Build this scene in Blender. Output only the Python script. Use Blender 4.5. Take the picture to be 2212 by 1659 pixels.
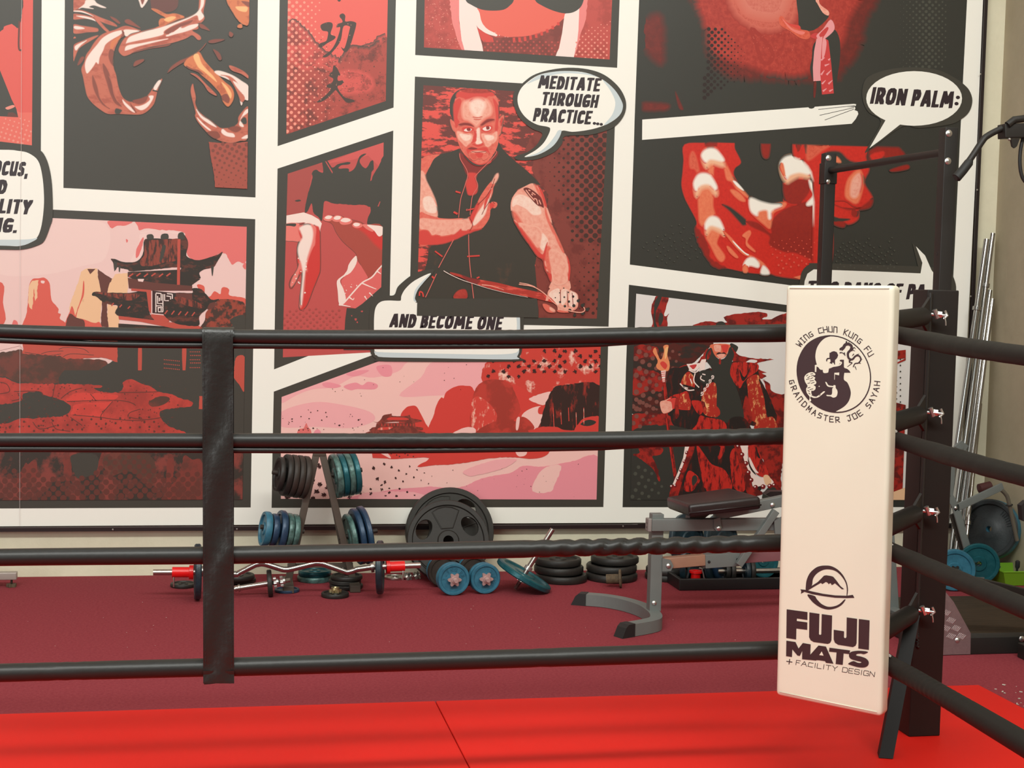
import bpy, bmesh, math, random
from mathutils import Vector, Matrix
from mathutils.geometry import tessellate_polygon

for _o in list(bpy.data.objects):
    bpy.data.objects.remove(_o)
SC = bpy.context.scene
COL = SC.collection

# ------------------------------------------------------------------ camera
FPX, CX, CY = 3136.46, 1106.0, 829.5
PITCH, ROLL, YAW = math.radians(3.40), math.radians(1.4477), math.radians(11.0476)
CAM = Vector((0.0, 0.0, 1.40))
_fw = Vector((math.sin(YAW) * math.cos(PITCH), math.cos(YAW) * math.cos(PITCH), -math.sin(PITCH)))
_rt0 = Vector((math.cos(YAW), -math.sin(YAW), 0))
_up0 = _rt0.cross(_fw)
RT = math.cos(ROLL) * _rt0 + math.sin(ROLL) * _up0
UP = -math.sin(ROLL) * _rt0 + math.cos(ROLL) * _up0
FW = _fw
_cd = bpy.data.cameras.new('camera')
_cam = bpy.data.objects.new('camera', _cd)
COL.objects.link(_cam)
_cd.sensor_fit = 'HORIZONTAL'
_cd.sensor_width = 36.0
_cd.lens = FPX / 2212.0 * 36.0
_cd.clip_start = 0.05
_cam.matrix_world = Matrix(((RT.x, UP.x, -FW.x, CAM.x), (RT.y, UP.y, -FW.y, CAM.y),
                            (RT.z, UP.z, -FW.z, CAM.z), (0, 0, 0, 1)))
SC.camera = _cam

# ------------------------------------------------------------------ light
SC.view_settings.view_transform = 'Standard'
SC.view_settings.look = 'None'
SC.view_settings.exposure = 0.0
SC.view_settings.gamma = 1.0
SC.view_settings.use_curve_mapping = False
_w = bpy.data.worlds.new('world')
SC.world = _w
_w.use_nodes = True
_bg = _w.node_tree.nodes['Background']
_bg.inputs['Color'].default_value = (0.92, 1.0, 0.93, 1)
_bg.inputs['Strength'].default_value = 0.22


def area(name, loc, target, sx, sy, power, color=(0.965, 1.0, 0.955)):
    d = bpy.data.lights.new(name, 'AREA')
    d.shape = 'RECTANGLE'
    d.size, d.size_y, d.energy, d.color = sx, sy, power, color
    o = bpy.data.objects.new(name, d)
    COL.objects.link(o)
    o.location = loc
    o.rotation_euler = (Vector(target) - Vector(loc)).to_track_quat('-Z', 'Y').to_euler()
    return o


# rows of ceiling lights over the hall and daylight from the roller door behind the camera
area('ceiling_light_row', (0.3, 0.0, 5.6), (0.7, 5.0, 0.6), 7.5, 0.55, 470)
area('ceiling_light_row', (1.2, 4.6, 5.6), (1.2, 5.2, 0.0), 6.0, 0.4, 60)
area('roller_door_daylight', (-5.5, -3.0, 3.0), (0.3, 6.8, 1.6), 5.0, 4.5, 300, (0.97, 1.0, 0.97))

W_Y = 7.234          # face of the wall that carries the mural


def ray(x, y):
    return RT * (x - CX) + UP * (CY - y) + FW * FPX


def on_y(x, y, Y):
    d = ray(x, y)
    return CAM + d * ((Y - CAM.y) / d.y)


def on_z(x, y, z):
    d = ray(x, y)
    return CAM + d * ((z - CAM.z) / d.z)


def on_x(x, y, X):
    d = ray(x, y)
    return CAM + d * ((X - CAM.x) / d.x)


def on_p(x, y, p, n):
    d = ray(x, y)
    return CAM + d * ((Vector(p) - CAM).dot(n) / d.dot(n))


# ------------------------------------------------------------------ helpers
RNG = random.Random(7)
PI = math.pi


def lin(c):
    c = c / 255.0
    return c / 12.92 if c <= 0.04045 else ((c + 0.055) / 1.055) ** 2.4


PRINT_GAIN, PRINT_VEIL = 1.0, 0.007


def pc(c):
    return tuple(max(0.006, (lin(v) - PRINT_VEIL) / PRINT_GAIN) for v in c)


MATS = {}


def _new(name):
    m = bpy.data.materials.new(name)
    m.use_nodes = True
    nt = m.node_tree
    return m, nt, nt.nodes['Principled BSDF']


def mat(name, c, rough=0.5, metal=0.0, spec=0.5, noise=0.0, nscale=30.0, bump=0.0, bscale=200.0, c2=None, coat=0.0,
        thresh=None, stretch=(1, 1, 1), soft=0.05, detail=4.0):
    """principled material; c, c2 linear colours; noise mixes c2 in; thresh makes the mix hard-edged"""
    if name in MATS:
        return MATS[name]
    m, nt, b = _new(name)
    b.inputs['Base Color'].default_value = (*c, 1)
    b.inputs['Roughness'].default_value = rough
    b.inputs['Metallic'].default_value = metal
    b.inputs['Specular IOR Level'].default_value = spec
    if coat:
        b.inputs['Coat Weight'].default_value = coat
    tc = nt.nodes.new('ShaderNodeTexCoord')
    if noise or thresh is not None:
        mp = nt.nodes.new('ShaderNodeMapping')
        mp.inputs['Scale'].default_value = stretch
        nt.links.new(tc.outputs['Object'], mp.inputs['Vector'])
        n = nt.nodes.new('ShaderNodeTexNoise')
        n.inputs['Scale'].default_value = nscale
        n.inputs['Detail'].default_value = detail
        n.inputs['Roughness'].default_value = 0.65
        nt.links.new(mp.outputs['Vector'], n.inputs['Vector'])
        r = nt.nodes.new('ShaderNodeMapRange')
        if thresh is not None:
            r.inputs['From Min'].default_value = thresh - soft
            r.inputs['From Max'].default_value = thresh + soft
            r.inputs['To Max'].default_value = 1.0
        else:
            r.inputs['From Min'].default_value = 0.35
            r.inputs['From Max'].default_value = 0.65
            r.inputs['To Max'].default_value = noise
        nt.links.new(n.outputs['Fac'], r.inputs['Value'])
        mx = nt.nodes.new('ShaderNodeMix')
        mx.data_type = 'RGBA'
        mx.inputs[6].default_value = (*c, 1)
        mx.inputs[7].default_value = (*(c2 or tuple(v * 0.5 for v in c)), 1)
        nt.links.new(r.outputs['Result'], mx.inputs[0])
        nt.links.new(mx.outputs[2], b.inputs['Base Color'])
    if bump:
        n2 = nt.nodes.new('ShaderNodeTexNoise')
        n2.inputs['Scale'].default_value = bscale
        n2.inputs['Detail'].default_value = 5.0
        nt.links.new(tc.outputs['Object'], n2.inputs['Vector'])
        bp = nt.nodes.new('ShaderNodeBump')
        bp.inputs['Strength'].default_value = bump
        bp.inputs['Distance'].default_value = 0.004
        nt.links.new(n2.outputs['Fac'], bp.inputs['Height'])
        nt.links.new(bp.outputs['Normal'], b.inputs['Normal'])
    MATS[name] = m
    return m


def tag(o, label=None, cat=None, group=None, kind=None):
    if label:
        o['label'] = label
    if cat:
        o['category'] = cat
    if group:
        o['group'] = group
    if kind:
        o['kind'] = kind
    return o


def empty(name, loc, label, cat, group=None, rot=(0, 0, 0)):
    o = bpy.data.objects.new(name, None)
    o.empty_display_size = 0.05
    COL.objects.link(o)
    o.location = loc
    o.rotation_euler = rot
    return tag(o, label, cat, group)


def basis(d):
    """two unit vectors across direction d"""
    d = d.normalized()
    a = Vector((0, 0, 1)) if abs(d.z) < 0.9 else Vector((0, 1, 0))
    u = d.cross(a).normalized()
    v = u.cross(d).normalized()
    return u, v


class MB:
    """collects shapes into one mesh"""

    def __init__(s):
        s.v, s.f, s.mi, s.sm, s.mats = [], [], [], [], []
        s.vc = {}

    def slot(s, m):
        if m not in s.mats:
            s.mats.append(m)
        return s.mats.index(m)

    def add(s, vs, fs, m, smooth=False):
        k = len(s.v)
        i = s.slot(m)
        s.v += [Vector(p) for p in vs]
        for f in fs:
            s.f.append([a + k for a in f])
            s.mi.append(i)
            s.sm.append(smooth)

    def box(s, c, size, m, R=None, bev=0.0):
        c = Vector(c)
        hx, hy, hz = size[0] / 2, size[1] / 2, size[2] / 2
        R = R or Matrix.Identity(3)
        if bev <= 0:
            vs = [c + R @ Vector((x * hx, y * hy, z * hz)) for x in (-1, 1) for y in (-1, 1) for z in (-1, 1)]
            s.add(vs, [(0, 1, 3, 2), (4, 6, 7, 5), (0, 4, 5, 1), (2, 3, 7, 6), (0, 2, 6, 4), (1, 5, 7, 3)], m)
            return
        b = bmesh.new()
        bmesh.ops.create_cube(b, size=1.0)
        for v in b.verts:
            v.co = Vector((v.co.x * size[0], v.co.y * size[1], v.co.z * size[2]))
        bmesh.ops.bevel(b, geom=b.edges[:], offset=bev, segments=3, profile=0.6, affect='EDGES')
        b.verts.index_update()
        vs = [c + R @ v.co for v in b.verts]
        s.add(vs, [[v.index for v in f.verts] for f in b.faces], m, True)
        b.free()

    def beam(s, a, b, w, h, m, up=(0, 0, 1), bev=0.0):
        """square bar from a to b; w across, h along up"""
        a, b = Vector(a), Vector(b)
        d = (b - a)
        L = d.length
        d.normalize()
        x = d.cross(Vector(up)).normalized()
        z = x.cross(d).normalized()
        R = Matrix((x, d, z)).transposed()
        s.box((a + b) / 2, (w, L, h), m, R, bev)

    def tube(s, path, r, m, n=12, cap=True, smooth=True, squash=None):
        path = [Vector(p) for p in path]
        rs = r if isinstance(r, (list, tuple)) else [r] * len(path)
        k = len(path)
        vs, fs = [], []
        u = None
        for i, p in enumerate(path):
            d = (path[min(i + 1, k - 1)] - path[max(i - 1, 0)]).normalized()
            if u is None:
                u, v = basis(d)
            else:
                u = (u - d * u.dot(d)).normalized()
                v = d.cross(u).normalized()
                v = -v if v.dot(pv) < 0 else v
            pv = v
            for j in range(n):
                a = 2 * PI * j / n
                vs.append(p + (u * math.cos(a) + v * math.sin(a)) * rs[i])
        for i in range(k - 1):
            for j in range(n):
                fs.append((i * n + j, i * n + (j + 1) % n, (i + 1) * n + (j + 1) % n, (i + 1) * n + j))
        s.add(vs, fs, m, smooth)
        if cap:
            s.add(vs[:n], [list(range(n))[::-1]], m)
            s.add(vs[-n:], [list(range(n))], m)

    def cyl(s, a, b, r, m, n=20, smooth=True):
        s.tube([a, b], r, m, n, True, smooth)

    def lathe(s, prof, m, loc=(0, 0, 0), axis=(0, 0, 1), n=32, smooth=True):
        """prof: (r, t) pairs along axis"""
        ax = Vector(axis).normalized()
        u, v = basis(ax)
        vs, fs = [], []
        for r, t in prof:
            for j in range(n):
                a = 2 * PI * j / n
                vs.append(Vector(loc) + ax * t + (u * math.cos(a) + v * math.sin(a)) * r)
        k = len(prof)
        for i in range(k - 1):
            for j in range(n):
                fs.append((i * n + j, i * n + (j + 1) % n, (i + 1) * n + (j + 1) % n, (i + 1) * n + j))
        s.add(vs, fs, m, smooth)

    def prism(s, pts, off, m, holes=()):
        """closed outline(s) (3D points in a plane) extruded by vector off"""
        loops = [[Vector(p) for p in pts]] + [[Vector(p) for p in h] for h in holes]
        off = Vector(off)
        flat = [p for l in loops for p in l]
        tris = tessellate_polygon(loops)
        n = len(flat)
        s.add(flat, [t for t in tris], m)
        s.add([p + off for p in flat], [t for t in tris], m)
        for l in loops:
            k = len(l)
            s.add(l + [p + off for p in l], [(i, (i + 1) % k, k + (i + 1) % k, k + i) for i in range(k)], m)

    def build(s, name, parent=None, world=True):
        me = bpy.data.meshes.new(name)
        inv = None
        if parent is not None and world:
            W = parent.matrix_basis.copy()
            q = parent.parent
            while q is not None:
                W = q.matrix_basis @ W
                q = q.parent
            inv = W.inverted()
        vs = [inv @ p for p in s.v] if inv is not None else s.v
        me.from_pydata([tuple(p) for p in vs], [], s.f)
        for m in s.mats:
            me.materials.append(m)
        me.polygons.foreach_set('material_index', s.mi)
        me.polygons.foreach_set('use_smooth', s.sm)
        if s.vc:
            at = me.color_attributes.new('ink', 'FLOAT_COLOR', 'POINT')
            for i, c in s.vc.items():
                at.data[i].color = (*c, 1)
        me.update()
        bm = bmesh.new()
        bm.from_mesh(me)
        if not s.vc:
            bmesh.ops.remove_doubles(bm, verts=bm.verts, dist=1e-5)
        bmesh.ops.recalc_face_normals(bm, faces=bm.faces)
        for e in bm.edges:
            if len(e.link_faces) == 2 and e.calc_face_angle(0) > 0.7:
                e.smooth = False
        bm.to_mesh(me)
        bm.free()
        o = bpy.data.objects.new(name, me)
        COL.objects.link(o)
        if parent is not None:
            o.parent = parent
        return o


# ------------------------------------------------------------------ flat printed artwork, traced in photograph pixels
REG = {'A': (0, 0, 560), 'B': (0, 400, 560), 'C': (0, 800, 560), 'D': (580, 0, 560), 'E': (580, 260, 560),
       'F': (880, 0, 480), 'G': (880, 160, 480), 'H': (880, 370, 480), 'I': (580, 560, 560), 'J': (1340, 0, 872),
       'K': (1660, 0, 480), 'L': (1340, 270, 480), 'M': (1340, 600, 380), 'N': (1340, 800, 380), 'O': (580, 860, 760),
       'P': (0, 0, 2212), 'Q': (1660, 680, 333.27), 'R': (1660, 1200, 373.2), 'S': (1660, 600, 400), 'T': (1980, 240, 533.4)}


def pts_of(reg, txt):
    x0, y0, w = REG[reg]
    k = w / 2212.0
    out = []
    for t in txt.split():
        a, b = t.split(',')
        out.append((x0 + float(a) * k, y0 + float(b) * k))
    return out


def smooth_closed(p, n=5):
    out = []
    k = len(p)
    for i in range(k):
        a, b, c, d = p[i - 1], p[i], p[(i + 1) % k], p[(i + 2) % k]
        for j in range(n):
            t = j / n
            q = []
            for e in (0, 1):
                q.append(0.5 * (2 * b[e] + (c[e] - a[e]) * t + (2 * a[e] - 5 * b[e] + 4 * c[e] - d[e]) * t * t
                                + (3 * b[e] - a[e] - 3 * c[e] + d[e]) * t ** 3))
            out.append(tuple(q))
    return out


def smooth_open(p, n=6):
    out = []
    k = len(p)
    for i in range(k - 1):
        a, b, c, d = p[max(i - 1, 0)], p[i], p[i + 1], p[min(i + 2, k - 1)]
        for j in range(n):
            t = j / n
            out.append(tuple(0.5 * (2 * b[e] + (c[e] - a[e]) * t + (2 * a[e] - 5 * b[e] + 4 * c[e] - d[e]) * t * t
                                    + (3 * b[e] - a[e] - 3 * c[e] + d[e]) * t ** 3) for e in range(len(b))))
    out.append(tuple(p[-1]))
    return out


def roughen(p, amp, step=4.0):
    out = []
    k = len(p)
    for i in range(k):
        a, b = p[i], p[(i + 1) % k]
        L = math.hypot(b[0] - a[0], b[1] - a[1])
        n = max(1, min(40, int(L / step)))
        for j in range(n):
            t = j / n
            w = RNG.uniform(-amp, amp) if j else RNG.uniform(-amp, amp) * 0.4
            nx, ny = (b[1] - a[1]) / (L + 1e-6), -(b[0] - a[0]) / (L + 1e-6)
            out.append((a[0] + (b[0] - a[0]) * t + nx * w, a[1] + (b[1] - a[1]) * t + ny * w))
    return out


def clip_convex(p, q):
    """Sutherland-Hodgman of polygon p against convex polygon q"""
    ar = sum(q[i][0] * q[(i + 1) % len(q)][1] - q[(i + 1) % len(q)][0] * q[i][1] for i in range(len(q)))
    sg = 1 if ar > 0 else -1
    out = p
    for i in range(len(q)):
        a, b = q[i], q[(i + 1) % len(q)]

        def side(t):
            return sg * ((b[0] - a[0]) * (t[1] - a[1]) - (b[1] - a[1]) * (t[0] - a[0]))
        src, out = out, []
        for j in range(len(src)):
            c, d = src[j], src[(j + 1) % len(src)]
            sc, sd = side(c), side(d)
            if sc >= 0:
                out.append(c)
            if (sc >= 0) != (sd >= 0):
                t = sc / (sc - sd)
                out.append((c[0] + (d[0] - c[0]) * t, c[1] + (d[1] - c[1]) * t))
        if len(out) < 3:
            return []
    return out


def in_poly(x, y, p):
    c = False
    j = len(p) - 1
    for i in range(len(p)):
        if (p[i][1] > y) != (p[j][1] > y) and x < (p[j][0] - p[i][0]) * (y - p[i][1]) / (p[j][1] - p[i][1]) + p[i][0]:
            c = not c
        j = i
    return c


def soft_ink():
    if 'soft_ink' not in MATS:
        m, nt, b = _new('ink_soft')
        b.inputs['Roughness'].default_value = 0.42
        b.inputs['Specular IOR Level'].default_value = 0.45
        a = nt.nodes.new('ShaderNodeAttribute')
        a.attribute_name = 'ink'
        nt.links.new(a.outputs['Color'], b.inputs['Base Color'])
        MATS['soft_ink'] = m
    return MATS['soft_ink']


def ink_col(m):
    return tuple(m.node_tree.nodes['Principled BSDF'].inputs['Base Color'].default_value[:3])


class Art:
    def __init__(s, place, step=0.00005, base=1, clip=None):
        s.hist = []
        s.mb, s.place, s.step, s.k, s.clip = MB(), place, step, base, clip

    def poly(s, m, p, clip=True, fe=0):
        if clip and s.clip:
            p = clip_convex(p, s.clip)
        if len(p) < 3:
            return
        q = [p[0]]
        for t in p[1:]:
            if math.hypot(t[0] - q[-1][0], t[1] - q[-1][1]) > 0.02:
                q.append(t)
        if len(q) < 3:
            return
        if fe:
            q = s.feather(m, q, fe)
        loop = [Vector((a, b, 0)) for a, b in q]
        tr = tessellate_polygon([loop])
        s.mb.add([s.place(a, b, s.k * s.step) for a, b in q], tr, m)
        if len(q) > 6 or not s.hist:
            xs, ys = [a for a, b in q], [b for a, b in q]
            s.hist.append((q, min(xs), max(xs), min(ys), max(ys), ink_col(m)))

    def under(s, x, y, d):
        for q, x0, x1, y0, y1, c in reversed(s.hist):
            if x0 <= x <= x1 and y0 <= y <= y1 and in_poly(x, y, q):
                return c
        return d

    def feather(s, m, q, fe):
        """airbrushed edge: a ring that runs from the ink to whatever is printed under it; returns the core outline"""
        k = len(q)
        ar = sum(q[i][0] * q[(i + 1) % k][1] - q[(i + 1) % k][0] * q[i][1] for i in range(k)) / 2
        sg = 1 if ar > 0 else -1
        per = sum(math.hypot(q[i][0] - q[i - 1][0], q[i][1] - q[i - 1][1]) for i in range(k))
        f = min(fe, 1.1 * abs(ar) / max(per, 1e-6))
        c = ink_col(m)
        inn, out, co = [], [], []
        for i in range(k):
            a, b, d = q[i - 1], q[i], q[(i + 1) % k]
            l1, l2 = math.hypot(b[0] - a[0], b[1] - a[1]) + 1e-9, math.hypot(d[0] - b[0], d[1] - b[1]) + 1e-9
            nx = ((b[1] - a[1]) / l1 + (d[1] - b[1]) / l2) * sg
            ny = (-(b[0] - a[0]) / l1 - (d[0] - b[0]) / l2) * sg
            l = math.hypot(nx, ny)
            nx, ny = (nx / l, ny / l) if l > 0.3 else (0, 0)
            o = (b[0] + nx * f * 0.55, b[1] + ny * f * 0.55)
            n_ = (b[0] - nx * f * 0.45, b[1] - ny * f * 0.45)
            if s.clip and not (in_poly(o[0], o[1], s.clip) and in_poly(b[0] + nx * 1.0, b[1] + ny * 1.0, s.clip)):
                o = n_ = b
                co.append(c)
            else:
                co.append(s.under(o[0], o[1], c))
            inn.append(n_)
            out.append(o)
        k0 = len(s.mb.v)
        z = s.k * s.step
        s.mb.add([s.place(*t, z) for t in inn] + [s.place(*t, z) for t in out],
                 [(i, (i + 1) % k, k + (i + 1) % k, k + i) for i in range(k)], soft_ink())
        for i in range(k):
            s.mb.vc[k0 + i] = c
            s.mb.vc[k0 + k + i] = co[i]
        s.k += 0.5
        return inn

    def S(s, m, reg, txt, r=0.0, sm=True, fe=0):
        p = pts_of(reg, txt)
        if sm:
            p = smooth_closed(p, 4)
        if r:
            p = roughen(p, r)
        s.poly(m, p, True, fe)
        s.k += 1

    def many(s, reg, txt, fe=0):
        """lines 'material[~rough][!]: pts'; ! keeps corners sharp"""
        for ln in txt.strip().splitlines():
            ln = ln.strip()
            if not ln:
                continue
            h, t = ln.split(':')
            sm = '!' not in h
            h = h.replace('!', '')
            r = 0.0
            if '~' in h:
                h, r = h.split('~')
                r = float(r)
            # '^n' after the name sets the width of a soft edge
            g = fe
            if '^' in h:
                h, g = h.split('^')
                g = float(g)
            s.S(INK[h], reg, t, r, sm, 0 if (not sm and g == fe) else g)

    def line(s, m, reg, txt, w, w2=None, sm=True, up=True):
        p = pts_of(reg, txt)
        if sm and len(p) > 2:
            p = smooth_open(p)
        w2 = w if w2 is None else w2
        k = len(p)
        L, Rr = [], []
        for i in range(k):
            a, b = p[max(i - 1, 0)], p[min(i + 1, k - 1)]
            l = math.hypot(b[0] - a[0], b[1] - a[1]) + 1e-9
            nx, ny = -(b[1] - a[1]) / l, (b[0] - a[0]) / l
            h = (w + (w2 - w) * i / (k - 1)) / 2
            L.append((p[i][0] + nx * h, p[i][1] + ny * h))
            Rr.append((p[i][0] - nx * h, p[i][1] - ny * h))
        for i in range(k - 1):
            s.poly(m, [L[i], L[i + 1], Rr[i + 1], Rr[i]])
        if up:
            s.k += 1

    def disc(s, m, x, y, r, n=10, up=False, ry=None):
        ry = ry or r
        s.poly(m, [(x + r * math.cos(2 * PI * i / n), y + ry * math.sin(2 * PI * i / n)) for i in range(n)])
        if up:
            s.k += 1

    def halftone(s, m, reg, txt, sp, ang, rad, drop=0.0, rag=0.0):
        """dots on a grid rotated by ang within a region; rad(u) gives the radius at px point"""
        p = pts_of(reg, txt)
        xs, ys = [a for a, _ in p], [b for _, b in p]
        cx, cy = (min(xs) + max(xs)) / 2, (min(ys) + max(ys)) / 2
        R = math.hypot(max(xs) - min(xs), max(ys) - min(ys)) / 2 + sp
        n = int(R / sp) + 1
        ca, sa = math.cos(ang), math.sin(ang)
        for i in range(-n, n + 1):
            for j in range(-n, n + 1):
                x, y = cx + (i * ca - j * sa) * sp, cy + (i * sa + j * ca) * sp
                if not in_poly(x, y, p) or RNG.random() < drop:
                    continue
                r = rad(x, y)
                if r > 0.25:
                    q = [(x + r * math.cos(2 * PI * t / 9), y + r * math.sin(2 * PI * t / 9)) for t in range(9)]
                    s.poly(m, roughen(q, rag, 1.0) if rag else q)
        s.k += 1

    def specks(s, m, reg, txt, n, r0, r1):
        p = pts_of(reg, txt)
        xs, ys = [a for a, _ in p], [b for _, b in p]
        for _ in range(n):
            x, y = RNG.uniform(min(xs), max(xs)), RNG.uniform(min(ys), max(ys))
            if in_poly(x, y, p):
                r = RNG.uniform(r0, r1)
                a0 = RNG.uniform(0, 6)
                s.poly(m, [(x + r * RNG.uniform(0.5, 1.2) * math.cos(a0 + t), y + r * RNG.uniform(0.4, 1.1) * math.sin(a0 + t))
                           for t in (0, 1.1, 2.2, 3.3, 4.4, 5.4)])
        s.k += 1

    def text(s, m, txt, x0, y0, x1, y1, cap, shear=0.2, bold=0.0, weight=0.055, up=True):
        """line of capitals whose baseline runs from (x0,y0) to (x1,y1) in pixels"""
        cu = bpy.data.curves.new('lettering', 'FONT')
        cu.body = txt
        cu.offset = bold
        cu.resolution_u = 3
        cu.fill_mode = 'FRONT'
        ob = bpy.data.objects.new('lettering', cu)
        COL.objects.link(ob)
        bpy.context.view_layer.update()
        me = bpy.data.meshes.new_from_object(ob.evaluated_get(bpy.context.evaluated_depsgraph_get()))
        vs = [v.co.copy() for v in me.vertices]
        fs = [list(f.vertices) for f in me.polygons]
        bpy.data.objects.remove(ob)
        bpy.data.curves.remove(cu)
        bpy.data.meshes.remove(me)
        lo, hi = min(v.x for v in vs), max(v.x for v in vs)
        L = math.hypot(x1 - x0, y1 - y0)
        ux, uy = (x1 - x0) / L, (y1 - y0) / L
        kx = L / (hi - lo)
        ky = cap / 0.695
        wt = cap * weight
        ring = [(0, 0)] + [(wt * math.cos(t * PI / 4), 0.75 * wt * math.sin(t * PI / 4)) for t in range(8)]
        for n, (dx, dy) in enumerate(ring if weight else ring[:1]):
            out = []
            for v in vs:
                a = (v.x - lo) * kx + v.y * ky * shear + dx
                b = v.y * ky - dy
                out.append(s.place(x0 + ux * a, y0 + uy * a - b, s.k * s.step + n * 0.000012))
            s.mb.add(out, fs, m)
        if up:
            s.k += 1

    def comic(s, m, txt, x0, y0, x1, y1, cap, shear=0.2, gap=0.07):
        """heavy slanted comic capitals: every stroke is swept by a slanted nib; baseline from (x0,y0) to (x1,y1)"""
        W = {'M': .92, 'E': .56, 'D': .64, 'I': .27, 'T': .62, 'A': .72, 'H': .64, 'R': .64, 'O': .72, 'U': .64, 'G': .68, 'P': .60, 'C': .62, 'N': .68,
             'B': .62, 'Y': .66, 'F': .54, 'S': .58, 'W': .92, 'L': .52, ' ': .26, ',': .2, '.': .24}
        nw, nh = 0.255, 0.20
        O_ = '.5,1 .16,.86 0,.5 .12,.12 .5,0 .86,.14 1,.5 .88,.88 .5,1'
        S_ = {'M': ['0,0 .12,1', '.12,1 .5,.28', '.5,.28 .86,1', '.86,1 1,0'], 'E': ['0,0 0,1', '0,1 1,1', '0,.5 .8,.5', '0,0 1,0'],
              'D': ['0,0 0,1 .6,.93 1,.6 .9,.2 .5,0 0,0'], 'I': ['0,0 0,1'], 'T': ['0,1 1,1', '.5,1 .5,0'], 'A': ['0,0 .42,1 .58,1 1,0', '.2,.24 .85,.24'],
              'H': ['0,0 0,1', '1,0 1,1', '0,.48 1,.48'], 'R': ['0,0 0,1 .7,.97 1,.72 .7,.46 0,.42', '.4,.44 1,0'], 'O': [O_],
              'U': ['0,1 0,.25 .25,0 .7,0 1,.25', '1,1 1,0'], 'G': ['1,.88 .5,1 .12,.8 0,.4 .2,.05 .6,0 1,.12 1,.45 .62,.45'],
              'P': ['0,0 0,1 .7,.97 1,.70 .7,.42 0,.38'], 'C': ['1,.86 .6,1 .15,.85 0,.45 .15,.08 .55,0 1,.14'], 'N': ['0,0 0,1', '0,1 1,0', '1,0 1,1'],
              'B': ['0,0 0,1 .7,.97 .9,.75 .65,.53 0,.5', '.65,.53 1,.27 .7,.02 0,0'], 'Y': ['0,1 .5,.45 1,1', '.5,.45 .42,0'],
              'F': ['0,0 0,1 1,1', '0,.5 .8,.5'], 'S': ['1,.88 .55,1 .1,.84 .12,.6 .85,.42 .92,.16 .5,0 0,.12'], 'L': ['0,1 0,0 1,0'],
              'W': ['0,1 .2,0', '.2,0 .5,.7', '.5,.7 .8,0', '.8,0 1,1'], ',': ['.5,.02 .2,-.2'], '.': ['.5,.0 .5,.02']}
        tot = sum(W[c] + gap for c in txt) - gap
        L = math.hypot(x1 - x0, y1 - y0)
        ux, uy = (x1 - x0) / L, (y1 - y0) / L
        kx = (L - cap * shear * 0.9) / tot
        n = 0

        def hull(p):
            p = sorted(set(p))

            def half(q):
                h = []
                for t in q:
                    while len(h) > 1 and (h[-1][0] - h[-2][0]) * (t[1] - h[-2][1]) - (h[-1][1] - h[-2][1]) * (t[0] - h[-2][0]) <= 0:
                        h.pop()
                    h.append(t)
                return h[:-1]
            return half(p) + half(p[::-1])
        cur = 0.0
        for ch in txt:
            w = W[ch]
            for st in S_.get(ch, []):
                q = [tuple(map(float, t.split(','))) for t in st.split()]
                q = [(cur + nw / 2 + a * max(0.0, w - nw), nh / 2 + b * (1 - nh)) for a, b in q]
                for i in range(len(q) - 1):
                    c = []
                    for a, b in (q[i], q[i + 1]):
                        for dx, dy in ((-.5, -.5), (.5, -.38), (.5, .5), (-.5, .38)):
                            X, Y = a + dx * nw, b + dy * nh
                            xx = X * kx + Y * cap * shear
                            c.append((round(x0 + ux * xx, 3), round(y0 + uy * xx - Y * cap, 3)))
                    h = hull(c)
                    n += 1
                    s.mb.add([s.place(a, b, s.k * s.step + (n % 7) * 0.000012) for a, b in h], [list(range(len(h)))], m)
            cur += w + gap
        s.k += 2


# ------------------------------------------------------------------ the room
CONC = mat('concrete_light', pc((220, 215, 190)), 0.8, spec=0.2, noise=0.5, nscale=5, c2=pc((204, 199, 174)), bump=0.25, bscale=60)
CONC2 = mat('concrete_right_shaded', pc((174, 162, 138)), 0.8, spec=0.2, noise=0.5, nscale=3, c2=pc((156, 146, 122)), bump=0.3, bscale=50)  # right wall's shade put into a darker concrete colour
CARP = mat('carpet', pc((148, 68, 74)), 0.95, spec=0.1, noise=0.7, nscale=90, c2=pc((128, 52, 60)), bump=0.5, bscale=320)
GREYC = mat('ceiling_paint', (0.6, 0.58, 0.53), 0.9)


def struct(name, mb):
    o = mb.build(name)
    o['kind'] = 'structure'
    return o


WALL_R = 4.05
mb = MB()
mb.box((0, 1.6, -0.05), (14, 12, 0.1), CARP)
struct('floor', mb)
mb = MB()
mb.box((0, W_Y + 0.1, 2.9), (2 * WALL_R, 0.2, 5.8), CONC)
struct('wall_back', mb)
mb = MB()
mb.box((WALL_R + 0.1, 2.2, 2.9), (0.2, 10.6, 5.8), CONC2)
struct('wall_right', mb)
mb = MB()
mb.box((-1.0, 1.6, 5.9), (12, 12, 0.1), GREYC)
struct('ceiling', mb)


# ------------------------------------------------------------------ printed comic mural on the back wall
def ink(name, c, c2=None, **kw):
    kw.setdefault('rough', 0.42)
    kw.setdefault('spec', 0.45)
    m = mat('ink_' + name, pc(c), c2=pc(c2) if c2 else None, **kw)
    INK[name] = m
    return m


INK = {}
ink('paper', (239, 238, 228))
ink('shade', (196, 208, 210))
ink('k', (66, 64, 57))  # printed black, its colour lifted for gloss glare on the mural
ink('kr', (54, 54, 49))  # same black with less glare lifted into its colour, mainly right panels
ink('letter', (52, 42, 46))
ink('line', (60, 38, 36))
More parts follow.
